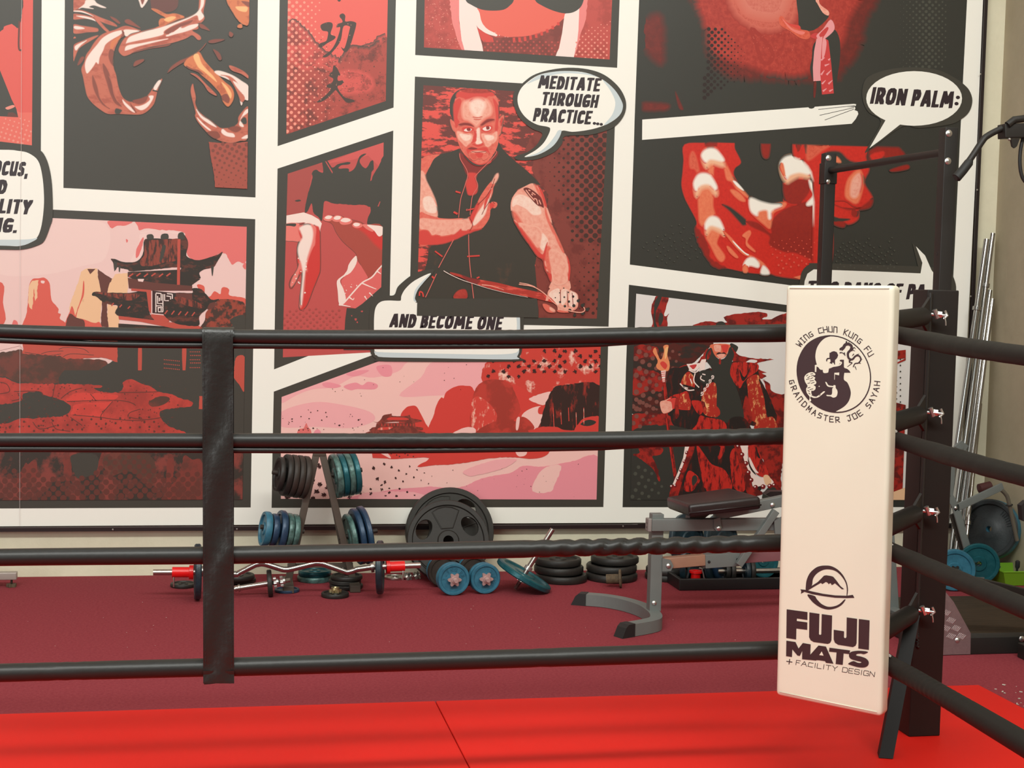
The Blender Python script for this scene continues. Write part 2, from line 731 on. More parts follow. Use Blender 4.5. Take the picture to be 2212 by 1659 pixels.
# skin and cloth of the arms panel
ink('skm', (190, 104, 82), (168, 84, 66), nscale=9, thresh=0.55, stretch=(1, 1, 2.5))
ink('skl', (236, 214, 203))
ink('skd', (134, 70, 56))
ink('sko', (204, 116, 74), (178, 92, 60), nscale=14, thresh=0.56)
ink('skh', (238, 178, 120))
ink('rb', (160, 78, 64))
ink('rbd', (126, 66, 54))
# far left
ink('redL', (216, 90, 80))
ink('redL2', (222, 106, 92))
ink('pinkf', (226, 140, 124))
# pagoda panel
ink('sky', (229, 194, 188))
ink('sky2', (232, 200, 193))
ink('coral', (220, 112, 108))
ink('rockc', (230, 186, 146), (206, 160, 120), nscale=18, thresh=0.68)
ink('rockr', (212, 92, 78))
ink('brn', (100, 58, 50))
ink('tile', (140, 66, 52), (66, 46, 40), nscale=16, thresh=0.52, stretch=(3.5, 1, 0.8))
ink('roofd', (52, 46, 40), (100, 56, 46), nscale=14, thresh=0.57, stretch=(1, 1, 2))
ink('tree', (150, 68, 52), (70, 52, 44), nscale=24, thresh=0.5)
ink('redB', (186, 80, 66))
ink('bush', (84, 60, 50), (112, 62, 52), nscale=8, thresh=0.52)
ink('bushr', (58, 52, 46), (130, 64, 56), nscale=6.5, thresh=0.53, detail=6)
ink('path', (186, 68, 58), (158, 60, 52), nscale=9, thresh=0.52, detail=8, soft=0.08)
ink('redD', (122, 58, 50), (96, 56, 48), nscale=14, thresh=0.55, soft=0.08)
ink('pathb', (206, 70, 60), (190, 66, 56), nscale=12, thresh=0.55)
ink('dotb', (98, 54, 46))
# kung fu panel
ink('redK', (222, 94, 84))
ink('redK2', (170, 72, 62), (120, 56, 48), nscale=16, thresh=0.54, detail=8)
ink('redK3', (204, 84, 76), (150, 64, 56), nscale=14, thresh=0.52, detail=8)
ink('dotp', (232, 146, 126))
ink('brush', (72, 56, 48))
# hands panel
ink('redH', (186, 80, 76))
ink('redH2', (166, 76, 70))
ink('redH3', (202, 88, 84))
ink('skp', (224, 120, 110))
ink('skr', (200, 56, 50))
ink('skw', (236, 214, 204))
ink('palmd', (164, 72, 60))
ink('slv', (214, 100, 96))
# woman panel
ink('redW', (186, 76, 68), (166, 66, 58), nscale=10, thresh=0.52)
ink('pinkw', (226, 128, 124))
ink('armw', (234, 216, 208))
ink('belly', (222, 98, 82))
ink('pantw', (136, 62, 54), (120, 54, 46), nscale=10, thresh=0.5)
# man panel
ink('bgm', (108, 54, 48), (220, 82, 72), nscale=13, thresh=0.515, stretch=(0.6, 1, 1.9), soft=0.02, detail=8)
ink('bgm2', (128, 60, 52), (112, 50, 44), nscale=10, thresh=0.55)
ink('dotm', (66, 44, 38))
ink('mlight', (232, 168, 148), (224, 144, 124), nscale=55, thresh=0.55, soft=0.14)
ink('mpale', (238, 208, 192), (232, 186, 168), nscale=60, thresh=0.57, soft=0.14)
ink('mmid', (220, 110, 92), (210, 90, 76), nscale=60, thresh=0.54, soft=0.14)
ink('mro', (208, 84, 70))
ink('mred', (206, 66, 58))
ink('mdark', (132, 46, 42))
ink('vest', (62, 58, 50), (84, 64, 52), nscale=6, thresh=0.66)
ink('steel', (172, 56, 46), (214, 86, 72), nscale=9, thresh=0.55, stretch=(1, 1, 4))
ink('pipe', (206, 104, 94))
ink('tat', (110, 44, 40))
# upper right panel
ink('redP', (158, 50, 42), (182, 66, 54), nscale=40, thresh=0.54, detail=8, soft=0.12)
ink('redPd', (100, 38, 33), (120, 42, 36), nscale=30, thresh=0.54, detail=8, soft=0.12)
ink('redPh', (206, 118, 102), (194, 98, 84), nscale=70, thresh=0.5, soft=0.15)
ink('redPl', (200, 100, 84), (184, 80, 66), nscale=60, thresh=0.52, detail=8, soft=0.12)
ink('dotg', (76, 77, 68))
ink('dotk', (44, 32, 29))
ink('sash', (226, 150, 152))
ink('sashr', (196, 62, 62))
# palm panel
ink('pr', (204, 46, 36), (190, 40, 32), nscale=70, thresh=0.55, soft=0.15)
ink('prd', (140, 36, 28), (150, 40, 30), nscale=60, thresh=0.52, soft=0.15)
ink('pro', (226, 124, 88), (220, 108, 76), nscale=60, thresh=0.52, soft=0.15)
ink('prl', (234, 178, 142))
ink('prw', (238, 232, 220))
ink('dotr', (214, 84, 68))
ink('fcl', (212, 96, 72), (200, 78, 58), nscale=60, thresh=0.53, soft=0.12)
# warlord panel
ink('wbg', (220, 216, 211))
ink('wdk', (84, 38, 33), (52, 44, 40), nscale=9, thresh=0.5, stretch=(1, 1, 2.4), detail=6)
ink('wr', (158, 42, 35), (96, 32, 28), nscale=16, thresh=0.52, detail=7)
ink('wrb', (188, 46, 38), (92, 28, 25), nscale=20, thresh=0.54, stretch=(2.6, 1, 0.8), detail=7)
ink('wgold', (172, 48, 38), (228, 160, 104), nscale=34, thresh=0.58, detail=7, stretch=(1.4, 1, 0.8))
ink('wor', (224, 136, 92))
ink('wdot', (122, 74, 66))
ink('wface', (216, 110, 80))
ink('wbead', (120, 30, 32))
ink('wblk', (42, 36, 34), (84, 34, 30), nscale=14, thresh=0.58, stretch=(3, 1, 1))
# landscape panel
ink('lp', (236, 168, 170))
ink('lpl', (238, 190, 182))
ink('lpd', (230, 144, 154))
ink('lr', (206, 66, 58))
ink('lrd', (158, 58, 48), (186, 64, 54), nscale=9, thresh=0.52)
ink('lrw', (206, 70, 60), (238, 180, 160), nscale=18, thresh=0.58, stretch=(2.5, 1, 1), detail=7)
ink('lpag', (112, 54, 46), (140, 64, 54), nscale=40, thresh=0.5)
ink('lcl', (56, 40, 36), (150, 52, 44), nscale=9, thresh=0.6, stretch=(2.5, 1, 0.8))
ink('lrock', (200, 66, 56), (240, 196, 178), nscale=14, thresh=0.6, detail=8)

MUR_Y = W_Y - 0.035
MUR = empty('wall_mural', (1.4, MUR_Y, 1.6), 'large printed red and black comic strip mural covering the back wall', 'mural')


def mplace(x, y, d):
    return on_y(x, y, MUR_Y - d)


def panel(name, outer, inner, base, black='k', lift=1):
    a = Art(mplace, base=lift)
    a.poly(INK[black], outer)
    a.k += 1
    a.clip = inner
    if base:
        a.poly(INK[base], inner)
        a.k += 1
    return a


def done(a, name, label=None):
    o = a.mb.build(name, MUR)
    if label:
        o['label'] = label
    return o


# white vinyl sheet
_s = Art(mplace, base=0)
_s.poly(INK['paper'], [(-420, -300), (2136, -300), (2123.5, 0), (2108.4, 360), (2091, 700), (2070, 1130.2), (1376, 1129), (700, 1132.5), (0, 1137),
                       (-420, 1140)])
done(_s, 'vinyl_sheet', 'white vinyl ground of the mural')

# ---- far left: dark coat walking
a = panel('p1', [(-380, -200), (93, -200), (90, 0), (88.3, 332), (-380, 276)],
          [(-360, -200), (73, -200), (71.4, 0), (69, 314), (-360, 262)], 'redL')
a.many('A', '''
redL2!: -1400,820 0,850 170,960 282,960 275,1250 0,1250 -1400,1250
k~1: -300,-600 185,-600 180,180 100,205 35,225 0,270 -300,400
k!: -300,560 0,600 40,700 100,850 140,930 155,1000 0,992 -300,990
pinkf: 45,922 70,908 112,896 125,912 70,935
brn!: 70,960 110,958 150,985 150,1000 60,996
''')
a.halftone(INK['pinkf'], 'A', '0,1010 275,1010 272,1240 0,1200', 10, 0.3, lambda x, y: 1.6 + (y - 250) * 0.02)
a.line(INK['brn'], 'A', '165,180 160,400 182,430', 4)
done(a, 'comic_panel', 'printed panel of a dark coat hem on red at the far left')

# ---- arms in rolled sleeves
a = panel('p2', [(143, -200), (560, -200), (557, 0), (551.8, 426.6), (137, 406), (140, 0)],
          [(160, -200), (541, -200), (538.7, 0), (534.2, 408), (157, 389), (158.6, 0)], None)
a.many('A', '''
skm: 627,-200 735,-200 730,0 715,40 660,80 627,75
skl: 735,0 800,0 830,30 905,65 870,65 800,45 760,60 800,75 740,70 700,65 670,75 720,35
skm: 627,85 700,88 790,120 860,150 960,190 1000,225 950,215 860,185 820,165 760,125 700,105 627,100
skl: 640,90 700,95 760,118 800,140 740,118 690,104 630,98
skm: 627,120 700,125 800,150 850,180 900,235 930,265 905,270 860,220 810,175 720,160 627,165
skl: 650,135 720,138 790,158 840,190 780,168 700,150
skm: 627,210 700,220 800,235 835,245 830,270 740,275 680,285 627,280
skl: 640,222 700,232 720,245 660,250 632,240
skm!: 627,320 640,310 650,325 627,330
skm: 635,380 700,350 800,310 840,305 770,350 720,380 670,420 640,490 627,520 627,420
skl: 640,395 700,360 740,345 690,385 650,430
skd: 660,555 690,490 720,490 690,540
skd: 1065,175 1100,165 1150,200 1200,240 1150,225 1080,200
skd: 940,140 990,160 1025,195 1010,200 960,165
skm: 790,140 840,190 900,250 920,270 900,265 850,215
brn: 1300,-150 1500,-150 1520,30 1480,90 1400,105 1330,85 1290,60
sko: 1290,75 1340,80 1420,120 1490,115 1560,135 1570,150 1520,165 1440,200 1370,230 1355,190 1370,160 1410,150 1350,115
skh: 1400,165 1460,140 1500,150 1440,185
skl: 1180,-40 1275,-40 1215,65 1190,20
skd: 1195,-40 1240,-40 1215,40
skm: 1020,400 1060,330 1120,290 1200,270 1370,225 1540,170 1650,125 1690,90 1700,0 1700,-150 1765,-150 1755,0 1735,100 1745,155 1720,190 1690,200 1690,245 1640,260 1700,300 1715,330 1690,340 1640,300 1580,330 1450,370 1280,400 1180,430 1090,470 1050,475 1015,440
skl: 1075,370 1100,320 1170,290 1250,265 1370,235 1500,190 1640,135 1700,80 1715,0 1715,-150 1745,-150 1740,30 1715,90 1740,140 1700,175 1680,130 1600,165 1480,215 1400,265 1390,295 1300,320 1180,345 1090,365
skl: 1420,300 1480,270 1530,235 1560,240 1620,215 1690,205 1670,235 1580,270 1500,290 1430,310
skd: 1410,265 1500,215 1640,170 1620,200 1530,235 1460,280 1420,290
skl: 1065,430 1085,390 1200,370 1330,345 1440,330 1300,365 1180,395 1110,420 1070,432
skd: 1120,455 1200,425 1300,405 1450,375 1420,395 1280,415 1180,440
skd: 1700,200 1740,215 1790,260 1750,250 1710,235
skm: 1100,225 1050,225 980,255 900,280 850,310 800,370 770,420 735,470 720,530 695,590 710,660 725,740 745,820 790,880 850,930 920,970 1010,970 1100,975 1200,975 1260,945 1310,890 1330,830 1345,770 1385,675 1345,700 1310,745 1280,790 1240,830 1170,850 1120,870 1075,855 1040,820 1010,740 990,640 970,580 965,500 975,430 1000,370 1050,300 1100,280 1200,265 1160,245
skl: 1060,260 1000,265 930,290 870,330 830,380 780,440 740,500 725,560 740,625 770,600 800,560 820,530 840,545 850,490 880,430 900,380 950,340 1020,300
skl: 1060,255 1130,255 1190,265 1120,285 1080,310 1060,290
skd: 1040,260 1060,275 1055,310 1010,330 1040,300
sko: 955,350 1010,315 1030,320 980,380 955,430 940,400
skd: 940,420 970,440 960,520 965,560 940,530 925,470
skd: 880,540 930,620 960,740 990,840 1040,910 980,880 940,800 910,700 880,600
skd: 790,640 830,740 850,830 900,900 940,930 870,890 820,810 790,720
rbd: 920,640 950,700 970,800 1000,870 960,820 930,730
k: 990,925 1040,940 1020,965 980,960
skd: 1110,880 1150,930 1165,965 1130,930
skd: 1130,860 1200,840 1260,820 1240,870 1180,890
skl: 1150,910 1200,940 1250,920 1290,870 1310,820 1270,820 1280,850 1240,885 1190,905
skl: 1310,750 1350,690 1375,690 1350,740 1330,770
skl: 1045,850 1075,880 1120,920 1150,960 1110,940 1060,890
k!: 1305,765 1345,775 1345,785 1300,775
skd: 1140,550 1160,520 1220,505 1225,520 1180,550 1145,565
skd: 1430,620 1460,570 1530,520 1600,490 1700,430 1760,365 1720,420 1620,500 1540,545 1470,590
rbd: 1780,350 1830,335 1910,335 1900,345 1830,365 1790,365
sko: 1570,550 1600,500 1650,470 1700,445 1740,510 1790,570 1830,610 1870,650 1920,700 1970,740 1995,790 1990,850 1960,900 1935,905 1900,860 1880,800 1830,740 1780,690 1720,640 1680,605 1610,580
skh: 1650,480 1690,460 1720,540 1770,600 1820,650 1850,700 1800,660 1740,610 1690,570
skd: 1590,560 1640,585 1700,600 1740,640 1680,610 1610,585
skd: 1890,820 1930,800 1960,830 1950,880 1910,860
skh: 1890,700 1940,740 1975,800 1965,840 1930,770
skl: 1830,610 1880,605 1980,640 2060,690 2121,740 2121,850 2080,850 2060,900 2040,830 2010,760 1980,700 1930,670 1860,640
skm: 1880,640 1940,660 1990,720 2030,800 2060,870 2090,840 2060,780 2020,700 1960,650
skl: 1990,690 2050,740 2090,800 2060,790 2010,730
skm: 1645,715 1655,760 1670,830 1665,880 1690,940 1740,990 1800,1030 1860,1080 1900,1095 1980,1085 2030,1050 2035,1000 2070,950 2115,910 2115,1000 2110,1180 2050,1200 1970,1220 1880,1200 1800,1160 1740,1100 1690,1040 1665,990 1670,960 1650,880 1630,800 1630,750
skl: 1675,930 1720,985 1790,1030 1850,1085 1790,1060 1710,1000
skl: 1680,1000 1740,1060 1800,1110 1780,1110 1710,1050
skl: 1900,1100 1940,1130 1990,1140 2000,1170 1930,1160 1890,1130
skl: 2080,960 2115,930 2115,960 2060,1010 2080,1080 2040,1060
skl: 2060,1180 2110,1150 2110,1180
k: 2055,1030 2080,1000 2100,1010 2105,1050 2080,1060
skd: 1770,1130 1850,1120 1880,1170 1830,1180
skd: 1950,1095 2020,1075 2060,1100 2010,1130
skm: 1625,625 1680,640 1760,720 1840,800 1840,815 1780,780 1740,720 1680,660
skm: 1955,560 2000,570 2080,610 2121,650 2121,670 2060,630 1980,600
rbd: 1820,420 1870,450 1890,500 1870,510 1840,460
sko~1: 1910,-150 2128,-150 2125,180 2080,210 2030,170 1990,110 1960,60 1940,20
skh: 2010,60 2050,55 2110,60 2100,100 2040,90
skd: 2060,10 2128,20 2128,60 2090,40
sko: 2030,215 2060,205 2065,235 2030,235
skd: 1960,270 1990,290 1975,315 1955,300
rb!^0~0.6: 1780,1210 1900,1225 2115,1210 2110,1612 1835,1600 1825,1480 1800,1350
''', fe=2.2)
a.halftone(INK['rbd'], 'A', '1800,1215 2110,1215 2105,1610 1840,1600', 11.5, 0.5, lambda x, y: 4.6 - (y - 305) * 0.035)
done(a, 'comic_panel', 'printed panel of crossed arms in rolled sleeves on black')

# ---- pagoda among rocks
a = panel('p3', [(-380, 433), (112.6, 452.7), (551.4, 473.4), (541.5, 1096.2), (-380, 1100)],
          [(-360, 452), (109.4, 470.9), (533, 489.9), (523.8, 1079), (-360, 1082)], 'sky')
a.many('B', '''
sky2: 0,560 200,560 420,300 900,330 900,620 700,690 400,760 0,760
coral~1.5: 940,300 1240,315 1235,340 1190,345 1190,385 1150,310 1110,330 1060,345 1000,345 960,370 935,350
coral~1.2: 1185,340 1240,315 2105,355 2097,650 2030,650 1980,680 1950,630 1900,580 1700,640 1600,600 1580,470 1560,400 1350,380 1250,370 1190,385
sky2~0.6: 1190,425 1250,420 1220,540 1180,640 1110,655 1160,560 1190,470
sky2~0.5: 1200,400 1290,385 1330,380 1220,410
sky2~0.5: 1340,385 1560,405 1540,420 1400,400
coral~0.6: 1165,545 1215,450 1225,470 1190,590 1160,620
coral: 1075,460 1092,470 1085,490 1078,485
coral~0.5: 2070,690 2097,660 2097,720
rockr~0.6: 1680,855 1740,860 1750,930 1790,950 1830,905 1880,930 1890,880 1920,870 1955,890 1960,940 2090,965 2093,1020 2000,980 1870,975 1800,985 1750,960
rockr: -200,830 20,835 25,1000 35,1180 -200,1230
rockr~0.6: 195,1180 225,1100 240,960 250,850 280,800 330,795 380,790 420,830 430,890 440,980 480,1030 500,1060 495,1090 520,1100 510,1140 560,1180 540,1260 190,1260
rockc!~0.8: 240,1000 245,870 275,815 330,810 315,900 320,960 300,990 290,880 275,1060 250,1040
sky2: 350,815 380,818 375,838 352,834
coral: 105,1180 120,1150 150,1170 150,1230 100,1230
rockc!~0.8: 600,1010 640,900 670,820 690,740 740,710 830,712 835,780 860,900 870,1000 860,1100 850,1210 640,1210 590,1060
brn!~0.8: 835,715 880,750 960,800 930,870 915,920 910,990 915,1100 930,1210 860,1210 870,1000 850,850 835,780
brn!: 745,715 815,715 770,760
rockr~0.5: 710,820 720,840 715,940 690,1000 660,1080 650,1130 640,1120 680,1000 700,930
rockr~0.8: 560,1260 600,1060 620,1040 650,1130 700,1140 800,1175 850,1170 850,1260
brn~0.8: 560,1260 590,1100 650,1130 720,1160 700,1260
rockc!~0.8: 980,760 1090,750 1095,870 1085,925 915,920 930,850
rockc!~0.8: 920,1010 1005,1035 1015,1120 1020,1240 930,1240 915,1100
roofd~0.6: 1230,470 1300,455 1530,455 1560,410 1600,470 1605,520 1590,600 1640,630 1700,640 1790,615 1860,590 1900,572 1850,660 1820,700 1740,720 1700,750 1710,795 1640,780 1540,740 1530,700 1300,720 1120,735 1090,720 1040,710 1000,700 975,720 965,660 945,630 980,630 1050,655 1150,655 1200,620 1225,560
tile!~0.5: 1240,470 1540,455 1530,640 1480,650 1400,660 1300,690 1210,690 1180,660 1230,600
k: 1385,520 1415,520 1400,590 1380,640 1360,650
k~0.4: 1255,425 1300,420 1310,455 1260,460
k~0.4: 1380,420 1430,415 1435,455 1375,460
k~0.4: 1525,410 1565,405 1570,460 1520,455
k!: 970,650 1000,660 1000,700 990,720 975,735
k!: 1010,680 1030,690 1022,740 1015,740
k!: 1800,690 1825,690 1815,775 1808,770
roofd!: 1090,740 1540,720 1640,780 1710,800 1640,850 1630,900 1560,860 1500,860 1300,830 1180,820 1090,780
brn!: 1090,790 1300,830 1640,860 1640,900 1300,900 1100,880
sky2!: 1175,800 1230,800 1220,825 1180,820
redB!: 1515,460 1540,460 1535,850 1510,850
roofd~0.6: 805,910 900,915 1100,920 1240,900 1260,1000 1280,1100 1310,1150 1000,1110 1005,1030 940,1020 870,990 820,950 785,940
tile~0.5: 812,914 1000,925 1180,930 1170,960 1100,985 950,950
redB!: 1120,880 1290,895 1290,1100 1270,1070 1250,910 1120,900
redB!: 1290,1100 1440,1115 1445,1165 1330,1165 1290,1120
roofd!: 1010,1180 1720,1225 1720,1300 1010,1300
redB!: 1010,1115 1300,1150 1700,1200 1720,1225 1500,1225 1200,1165 1015,1145
line!: 1300,900 1495,920 1490,1110 1300,1090
roofd~0.6: 1495,920 1640,920 1640,880 1720,890 1800,975 1870,975 1760,1060 1700,1120 1690,1200 1500,1180 1400,1110 1380,1010 1440,990
tile~0.5: 1500,950 1600,960 1740,1030 1720,1050 1600,1030 1500,980
brn!: 1500,920 1640,925 1640,985 1540,950 1500,945
tree~1: 1860,980 1960,975 2093,1020 2093,1250 1720,1250 1750,1150 1760,1080 1830,1030
k~1.2: 1960,1150 2040,1110 2090,1120 2093,1240 1960,1240 1985,1190
brn: 1790,1010 1840,1000 1830,1040 1770,1060
''')
for k in range(6):
    a.line(INK['redB'], 'B', f'{1100+k*64},{782-k%2*6} {1135+k*64},{755-k%2*4}', 3.0, up=False)
for k in range(5):
    a.line(INK['redB'], 'B', f'{1405+k*58},{1100+k*4} {1430+k*58},{1068+k*4}', 2.6, up=False)
for k in range(3):
    a.line(INK['redB'], 'B', f'{950+k*70},{1030+k*12} {970+k*70},{1005+k*14}', 2.4, up=False)
a.k += 1
for t in ('1330,920 1375,925', '1330,925 1330,1085', '1345,945 1345,1010 1390,1010', '1360,960 1360,990', '1390,930 1390,1080',
          '1330,1030 1375,1030 1375,1085', '1405,930 1405,985 1440,985', '1425,925 1470,930', '1470,930 1470,970', '1350,1050 1350,1080 1390,1080',
          '1420,945 1455,950 1455,975', '1345,1045 1390,1045', '1375,925 1375,985'):
    a.line(INK['armw'], 'B', t, 2.2, sm=False, up=False)
a.k += 1
a.many('B', '''
sky!: -400,1330 300,1360 200,1400 170,1370 0,1410 -400,1440
redB~0.8: 200,1400 240,1330 700,1330 1003,1330 1003,1510 950,1490 860,1470 700,1480 520,1500 350,1480 200,1450
bush~1.5: -400,1440 0,1430 180,1400 200,1460 350,1490 700,1480 900,1500 900,1560 800,1600 780,1700 -400,1700
k!~0.8: 1003,1330 1730,1330 1800,1330 1800,1659 1760,1740 780,1740 850,1570 960,1500 1003,1510
k!: 1990,1330 2093,1330 2093,1740 1990,1740
redB~0.8: 2010,1475 2088,1465 2085,1640 2040,1740 2000,1640
redB: 1180,1380 1210,1380 1205,1640 1180,1620
redB: 1555,1380 1590,1380 1580,1600 1560,1600
''')
for t in ('210,1425 300,1440 400,1455 520,1440', '500,1400 560,1385 700,1395 760,1430', '350,1440 420,1420 540,1415', '520,1480 600,1440 800,1450'):
    a.line(INK['k'], 'B', t, 1.0, up=False)
for y in range(3):
    for x in range(9):
        a.disc(INK['redB'], 355 + x * 4, 777 + y * 9 + x * 0.4, 1.3, 5)
        if x < 6:
            a.disc(INK['redB'], 412 + x * 4, 752 + y * 16, 1.4, 5)
            a.disc(INK['redB'], 411 + x * 4, 760 + y * 17, 1.3, 5)
a.k += 1
a.many('C', '''
k!: -400,0 2093,0 2080,1120 -400,1120
bush~1.5: -400,-120 520,-120 500,60 480,110 170,105 60,60 0,50 -400,60
path~1.6: -400,60 0,60 60,70 170,110 500,115 840,125 860,150 800,150 850,180 1000,190 1050,150 1050,100 1120,75 1200,110 1290,140 1350,180 1470,205 1520,230 1640,270 1620,310 1500,320 1370,350 1380,420 1440,480 1500,560 0,600 0,460 70,450 180,410 300,410 540,385 600,340 600,300 540,260 480,240 370,205 340,180 200,200 180,260 0,290 -400,300
pathb: 570,260 630,200 770,195 820,260
pathb: 620,340 650,290 900,270 960,270 880,350 860,400 620,380
pathb: 800,195 960,205 1010,220 960,255 830,260
redB~1: 2000,0 2088,0 2085,180 2040,120 1995,60
redB!~1: 1700,220 1730,220 1730,330 1695,330
bush~1: 1270,270 1370,220 1450,240 1400,290 1300,310
bushr~2: -400,700 2070,690 2065,1105 -400,1120
redD~1.2: 180,860 220,790 240,800 300,760 320,850 300,950 200,960 120,990
redD~1: 540,740 600,740 610,920 560,930
redD~1: 1430,740 1480,735 1480,900 1440,1000 1420,1000
redD~1.2: 1570,730 1640,760 1720,780 1730,1095 1420,1095 1440,1000 1530,900
k~1: 620,720 820,720 840,860 760,900 660,920 610,800
bush~1.2: 900,720 1280,720 1320,980 1180,900 1080,860 930,900
redD~1: 820,900 860,720 890,720 850,880
''')
a.halftone(INK['dotb'], 'C', '0,860 250,840 420,900 800,900 900,740 1200,720 1330,860 1720,860 1725,1100 0,1110', 14.7, 0.75, lambda x, y: 7.2 - max(0, (1070 - y)) * 0.028)
for t in ('0,100 60,120 80,180 0,200', '120,180 330,180 370,220', '470,120 450,240 500,250', '700,150 600,180 520,240', '770,200 820,260',
          '570,265 960,255 1100,270 1160,300', '960,265 870,370 860,410', '620,380 850,400 1000,420 1240,430', '1090,400 1110,360 1200,330',
          '600,400 700,470', '1000,190 1280,185 1360,180', '150,190 170,240 100,260', '280,440 340,500 480,470', '1100,400 1240,420 1390,400', '440,440 480,500 600,520'):
    a.line(INK['brn'], 'C', t, 1.5, up=False)
a.k += 1
a.specks(INK['brn'], 'C', '0,80 1600,100 1500,520 0,520', 260, 0.5, 2.2)
a.halftone(INK['dotb'], 'C', '0,400 700,380 1300,400 1480,520 0,540', 14.7, 0.75, lambda x, y: 2.4, drop=0.3)
done(a, 'comic_panel', 'printed panel of a pagoda and rock spires on pink sky')

# ---- two brush characters on red
a = panel('p4', [(606, -200), (858, -200), (855.2, 0), (850.1, 232.4), (599.7, 315.7), (604, 0)],
          [(624, -200), (840.5, -200), (837.7, 0), (833.2, 218.2), (618, 290.4), (621.8, 0)], 'redK')
a.many('D', '''
redK3~3: 165,260 300,240 420,400 640,520 760,420 880,380 1018,330 1018,900 160,1180
redK2~3: 165,560 300,600 420,560 560,600 640,480 720,400 860,420 1010,360 1005,870 500,1040 150,1150
redK3~2: 560,640 700,600 860,640 880,760 700,800 560,760
''', fe=9)
a.halftone(INK['dotp'], 'D', '165,0 450,0 420,260 560,400 620,640 640,980 150,1147', 11.6, 0.80, lambda x, y: max(0, 3.9 - (x - 622) * 0.032))
a.many('D', '''
brush: 445,215 500,190 540,195 548,225 530,290 570,310 560,335 500,370 450,405 430,395 440,370 490,350 505,310 505,270 460,260
brush: 610,125 635,115 655,135 655,182 700,180 740,190 748,215 720,320 690,410 660,445 635,430 620,400 650,408 690,260 692,225 640,225 620,330 590,390 520,470 480,490 465,480 530,430 570,370 600,290 612,232 580,235 590,205 630,190 625,165 608,145
brush: 555,558 580,575 600,610 612,640 590,655 595,690 630,685 640,700 620,725 590,735 600,770 650,830 720,850 735,865 700,875 660,870 600,800 575,770 560,780 500,840 440,872 410,870 430,855 490,810 530,760 500,745 500,725 540,705 552,672 520,650 530,620 545,610
brush: 575,-40 620,-40 618,0 605,14 590,5
''')
a.specks(INK['dotp'], 'D', '430,180 720,180 700,860 440,860', 60, 0.5, 1.4)
a.specks(INK['brush'], 'D', '300,330 1000,330 1000,860 300,900', 160, 0.4, 1.5)
done(a, 'comic_panel', 'printed panel of two brushed characters on red')

# ---- two open hands
a = panel('p5', [(599.5, 364.3), (849.6, 282), (842, 640), (841, 700), (592, 798), (593.5, 700)],
          [(616, 377), (831.4, 306.8), (826.8, 490), (824, 760), (609.9, 772), (612, 700)], 'redH')
a.many('E', '''
redH2: 130,440 470,370 480,430 400,420 370,460 345,600 310,790 137,815
redH3!: 480,370 1000,170 1000,330 940,390 850,300 700,340
k~1: 375,490 370,450 400,420 440,440 468,440 460,350 500,345 540,400 570,390 600,370 690,355 690,375 620,385 600,410 680,410 690,440 740,400 770,320 800,290 835,285 790,320 780,360 830,410 870,350 895,350 895,440 870,510 940,390 1000,320 990,910 880,890 840,870 868,740 700,720 560,710 480,690 465,780 455,860 420,820 385,790 375,740 365,710 330,780 310,775 330,650 350,580
redH!: 480,345 490,345 548,440 545,455
redH!: 880,440 905,410 880,510 868,520
redH~0.8: 800,340 815,320 830,360 825,400
redH!: 930,735 950,690 955,695 940,735
k: 225,685 260,676 278,686 245,694
skw!: 137,815 300,785 370,810 430,845 455,880 440,935 400,890 300,870 137,888
skp^2: 137,890 260,880 270,950 280,1030 210,1030 137,1015
k~0.6: 137,885 230,880 225,905 180,900 140,900
skr^3: 410,900 435,930 440,1080 440,1270 420,1340 380,1440 330,1570 290,1615 265,1600 270,1500 285,1420 280,1300 200,1430 180,1400 200,1340 250,1270 245,1180 250,1100 280,1030 260,960 260,900 330,880
skp^3: 260,910 320,880 370,885 405,920 400,1000 395,1060 360,1130 340,1200 330,1270 320,1340 310,1430 300,1500 285,1590 265,1590 270,1500 285,1420 290,1330 270,1270 245,1350 200,1420 185,1400 205,1340 250,1260 260,1190 247,1110 255,1050 285,1000 270,950
skw^4: 268,915 320,890 362,900 380,960 370,1040 345,1120 325,1190 315,1270 300,1400 292,1500 280,1580 275,1500 285,1400 292,1300 280,1220 262,1180 250,1110 260,1055 290,1000 275,950
skr^4: 330,1300 345,1210 370,1140 400,1080 420,1200 400,1330 360,1450 320,1520
palmd^1.2: 470,850 520,812 560,815 610,812 650,830 720,850 790,870 830,890 975,910 970,1225 900,1300 850,1340 760,1180 740,1130 640,1040 580,960 540,880
skr^8~0.5: 720,900 850,920 940,960 975,1010 970,1100 900,1050 820,960
skp: 470,835 500,810 545,815 550,840 520,860 480,855
skp: 545,840 570,812 620,815 632,840 600,865 555,860
skp: 605,865 635,830 690,835 715,860 690,885 630,890
skp: 715,890 740,870 790,880 800,905 760,920 725,910
skw: 480,832 505,813 540,818 530,838 500,842
skw: 556,835 580,816 615,820 610,842 575,848
skw: 615,858 640,834 685,838 700,856 660,870
skw: 722,886 745,874 780,882 770,900 740,904
skp: 800,890 850,890 900,920 890,950 840,930
skw: 840,893 900,895 975,910 975,970 940,990 900,940
slv!: 740,1180 790,1240 850,1340 800,1390 700,1480 650,1560 630,1440 620,1370 680,1290
skw~0.6: 745,1155 755,1200 735,1250 700,1300 650,1330 610,1370 640,1440 660,1530 620,1580 600,1560 590,1460 585,1370 640,1320 670,1280 690,1220
slv!: 850,1350 900,1310 975,1220 965,1420 800,1570 740,1605 620,1580 700,1490 800,1390
k!: 1000,1390 965,1420 800,1565 740,1606 668,1600 655,1700 640,1960 1010,1960
''')
a.line(INK['skw'], 'E', '600,1575 640,1560 720,1470 800,1385 880,1340 930,1280 972,1235', 3.0)
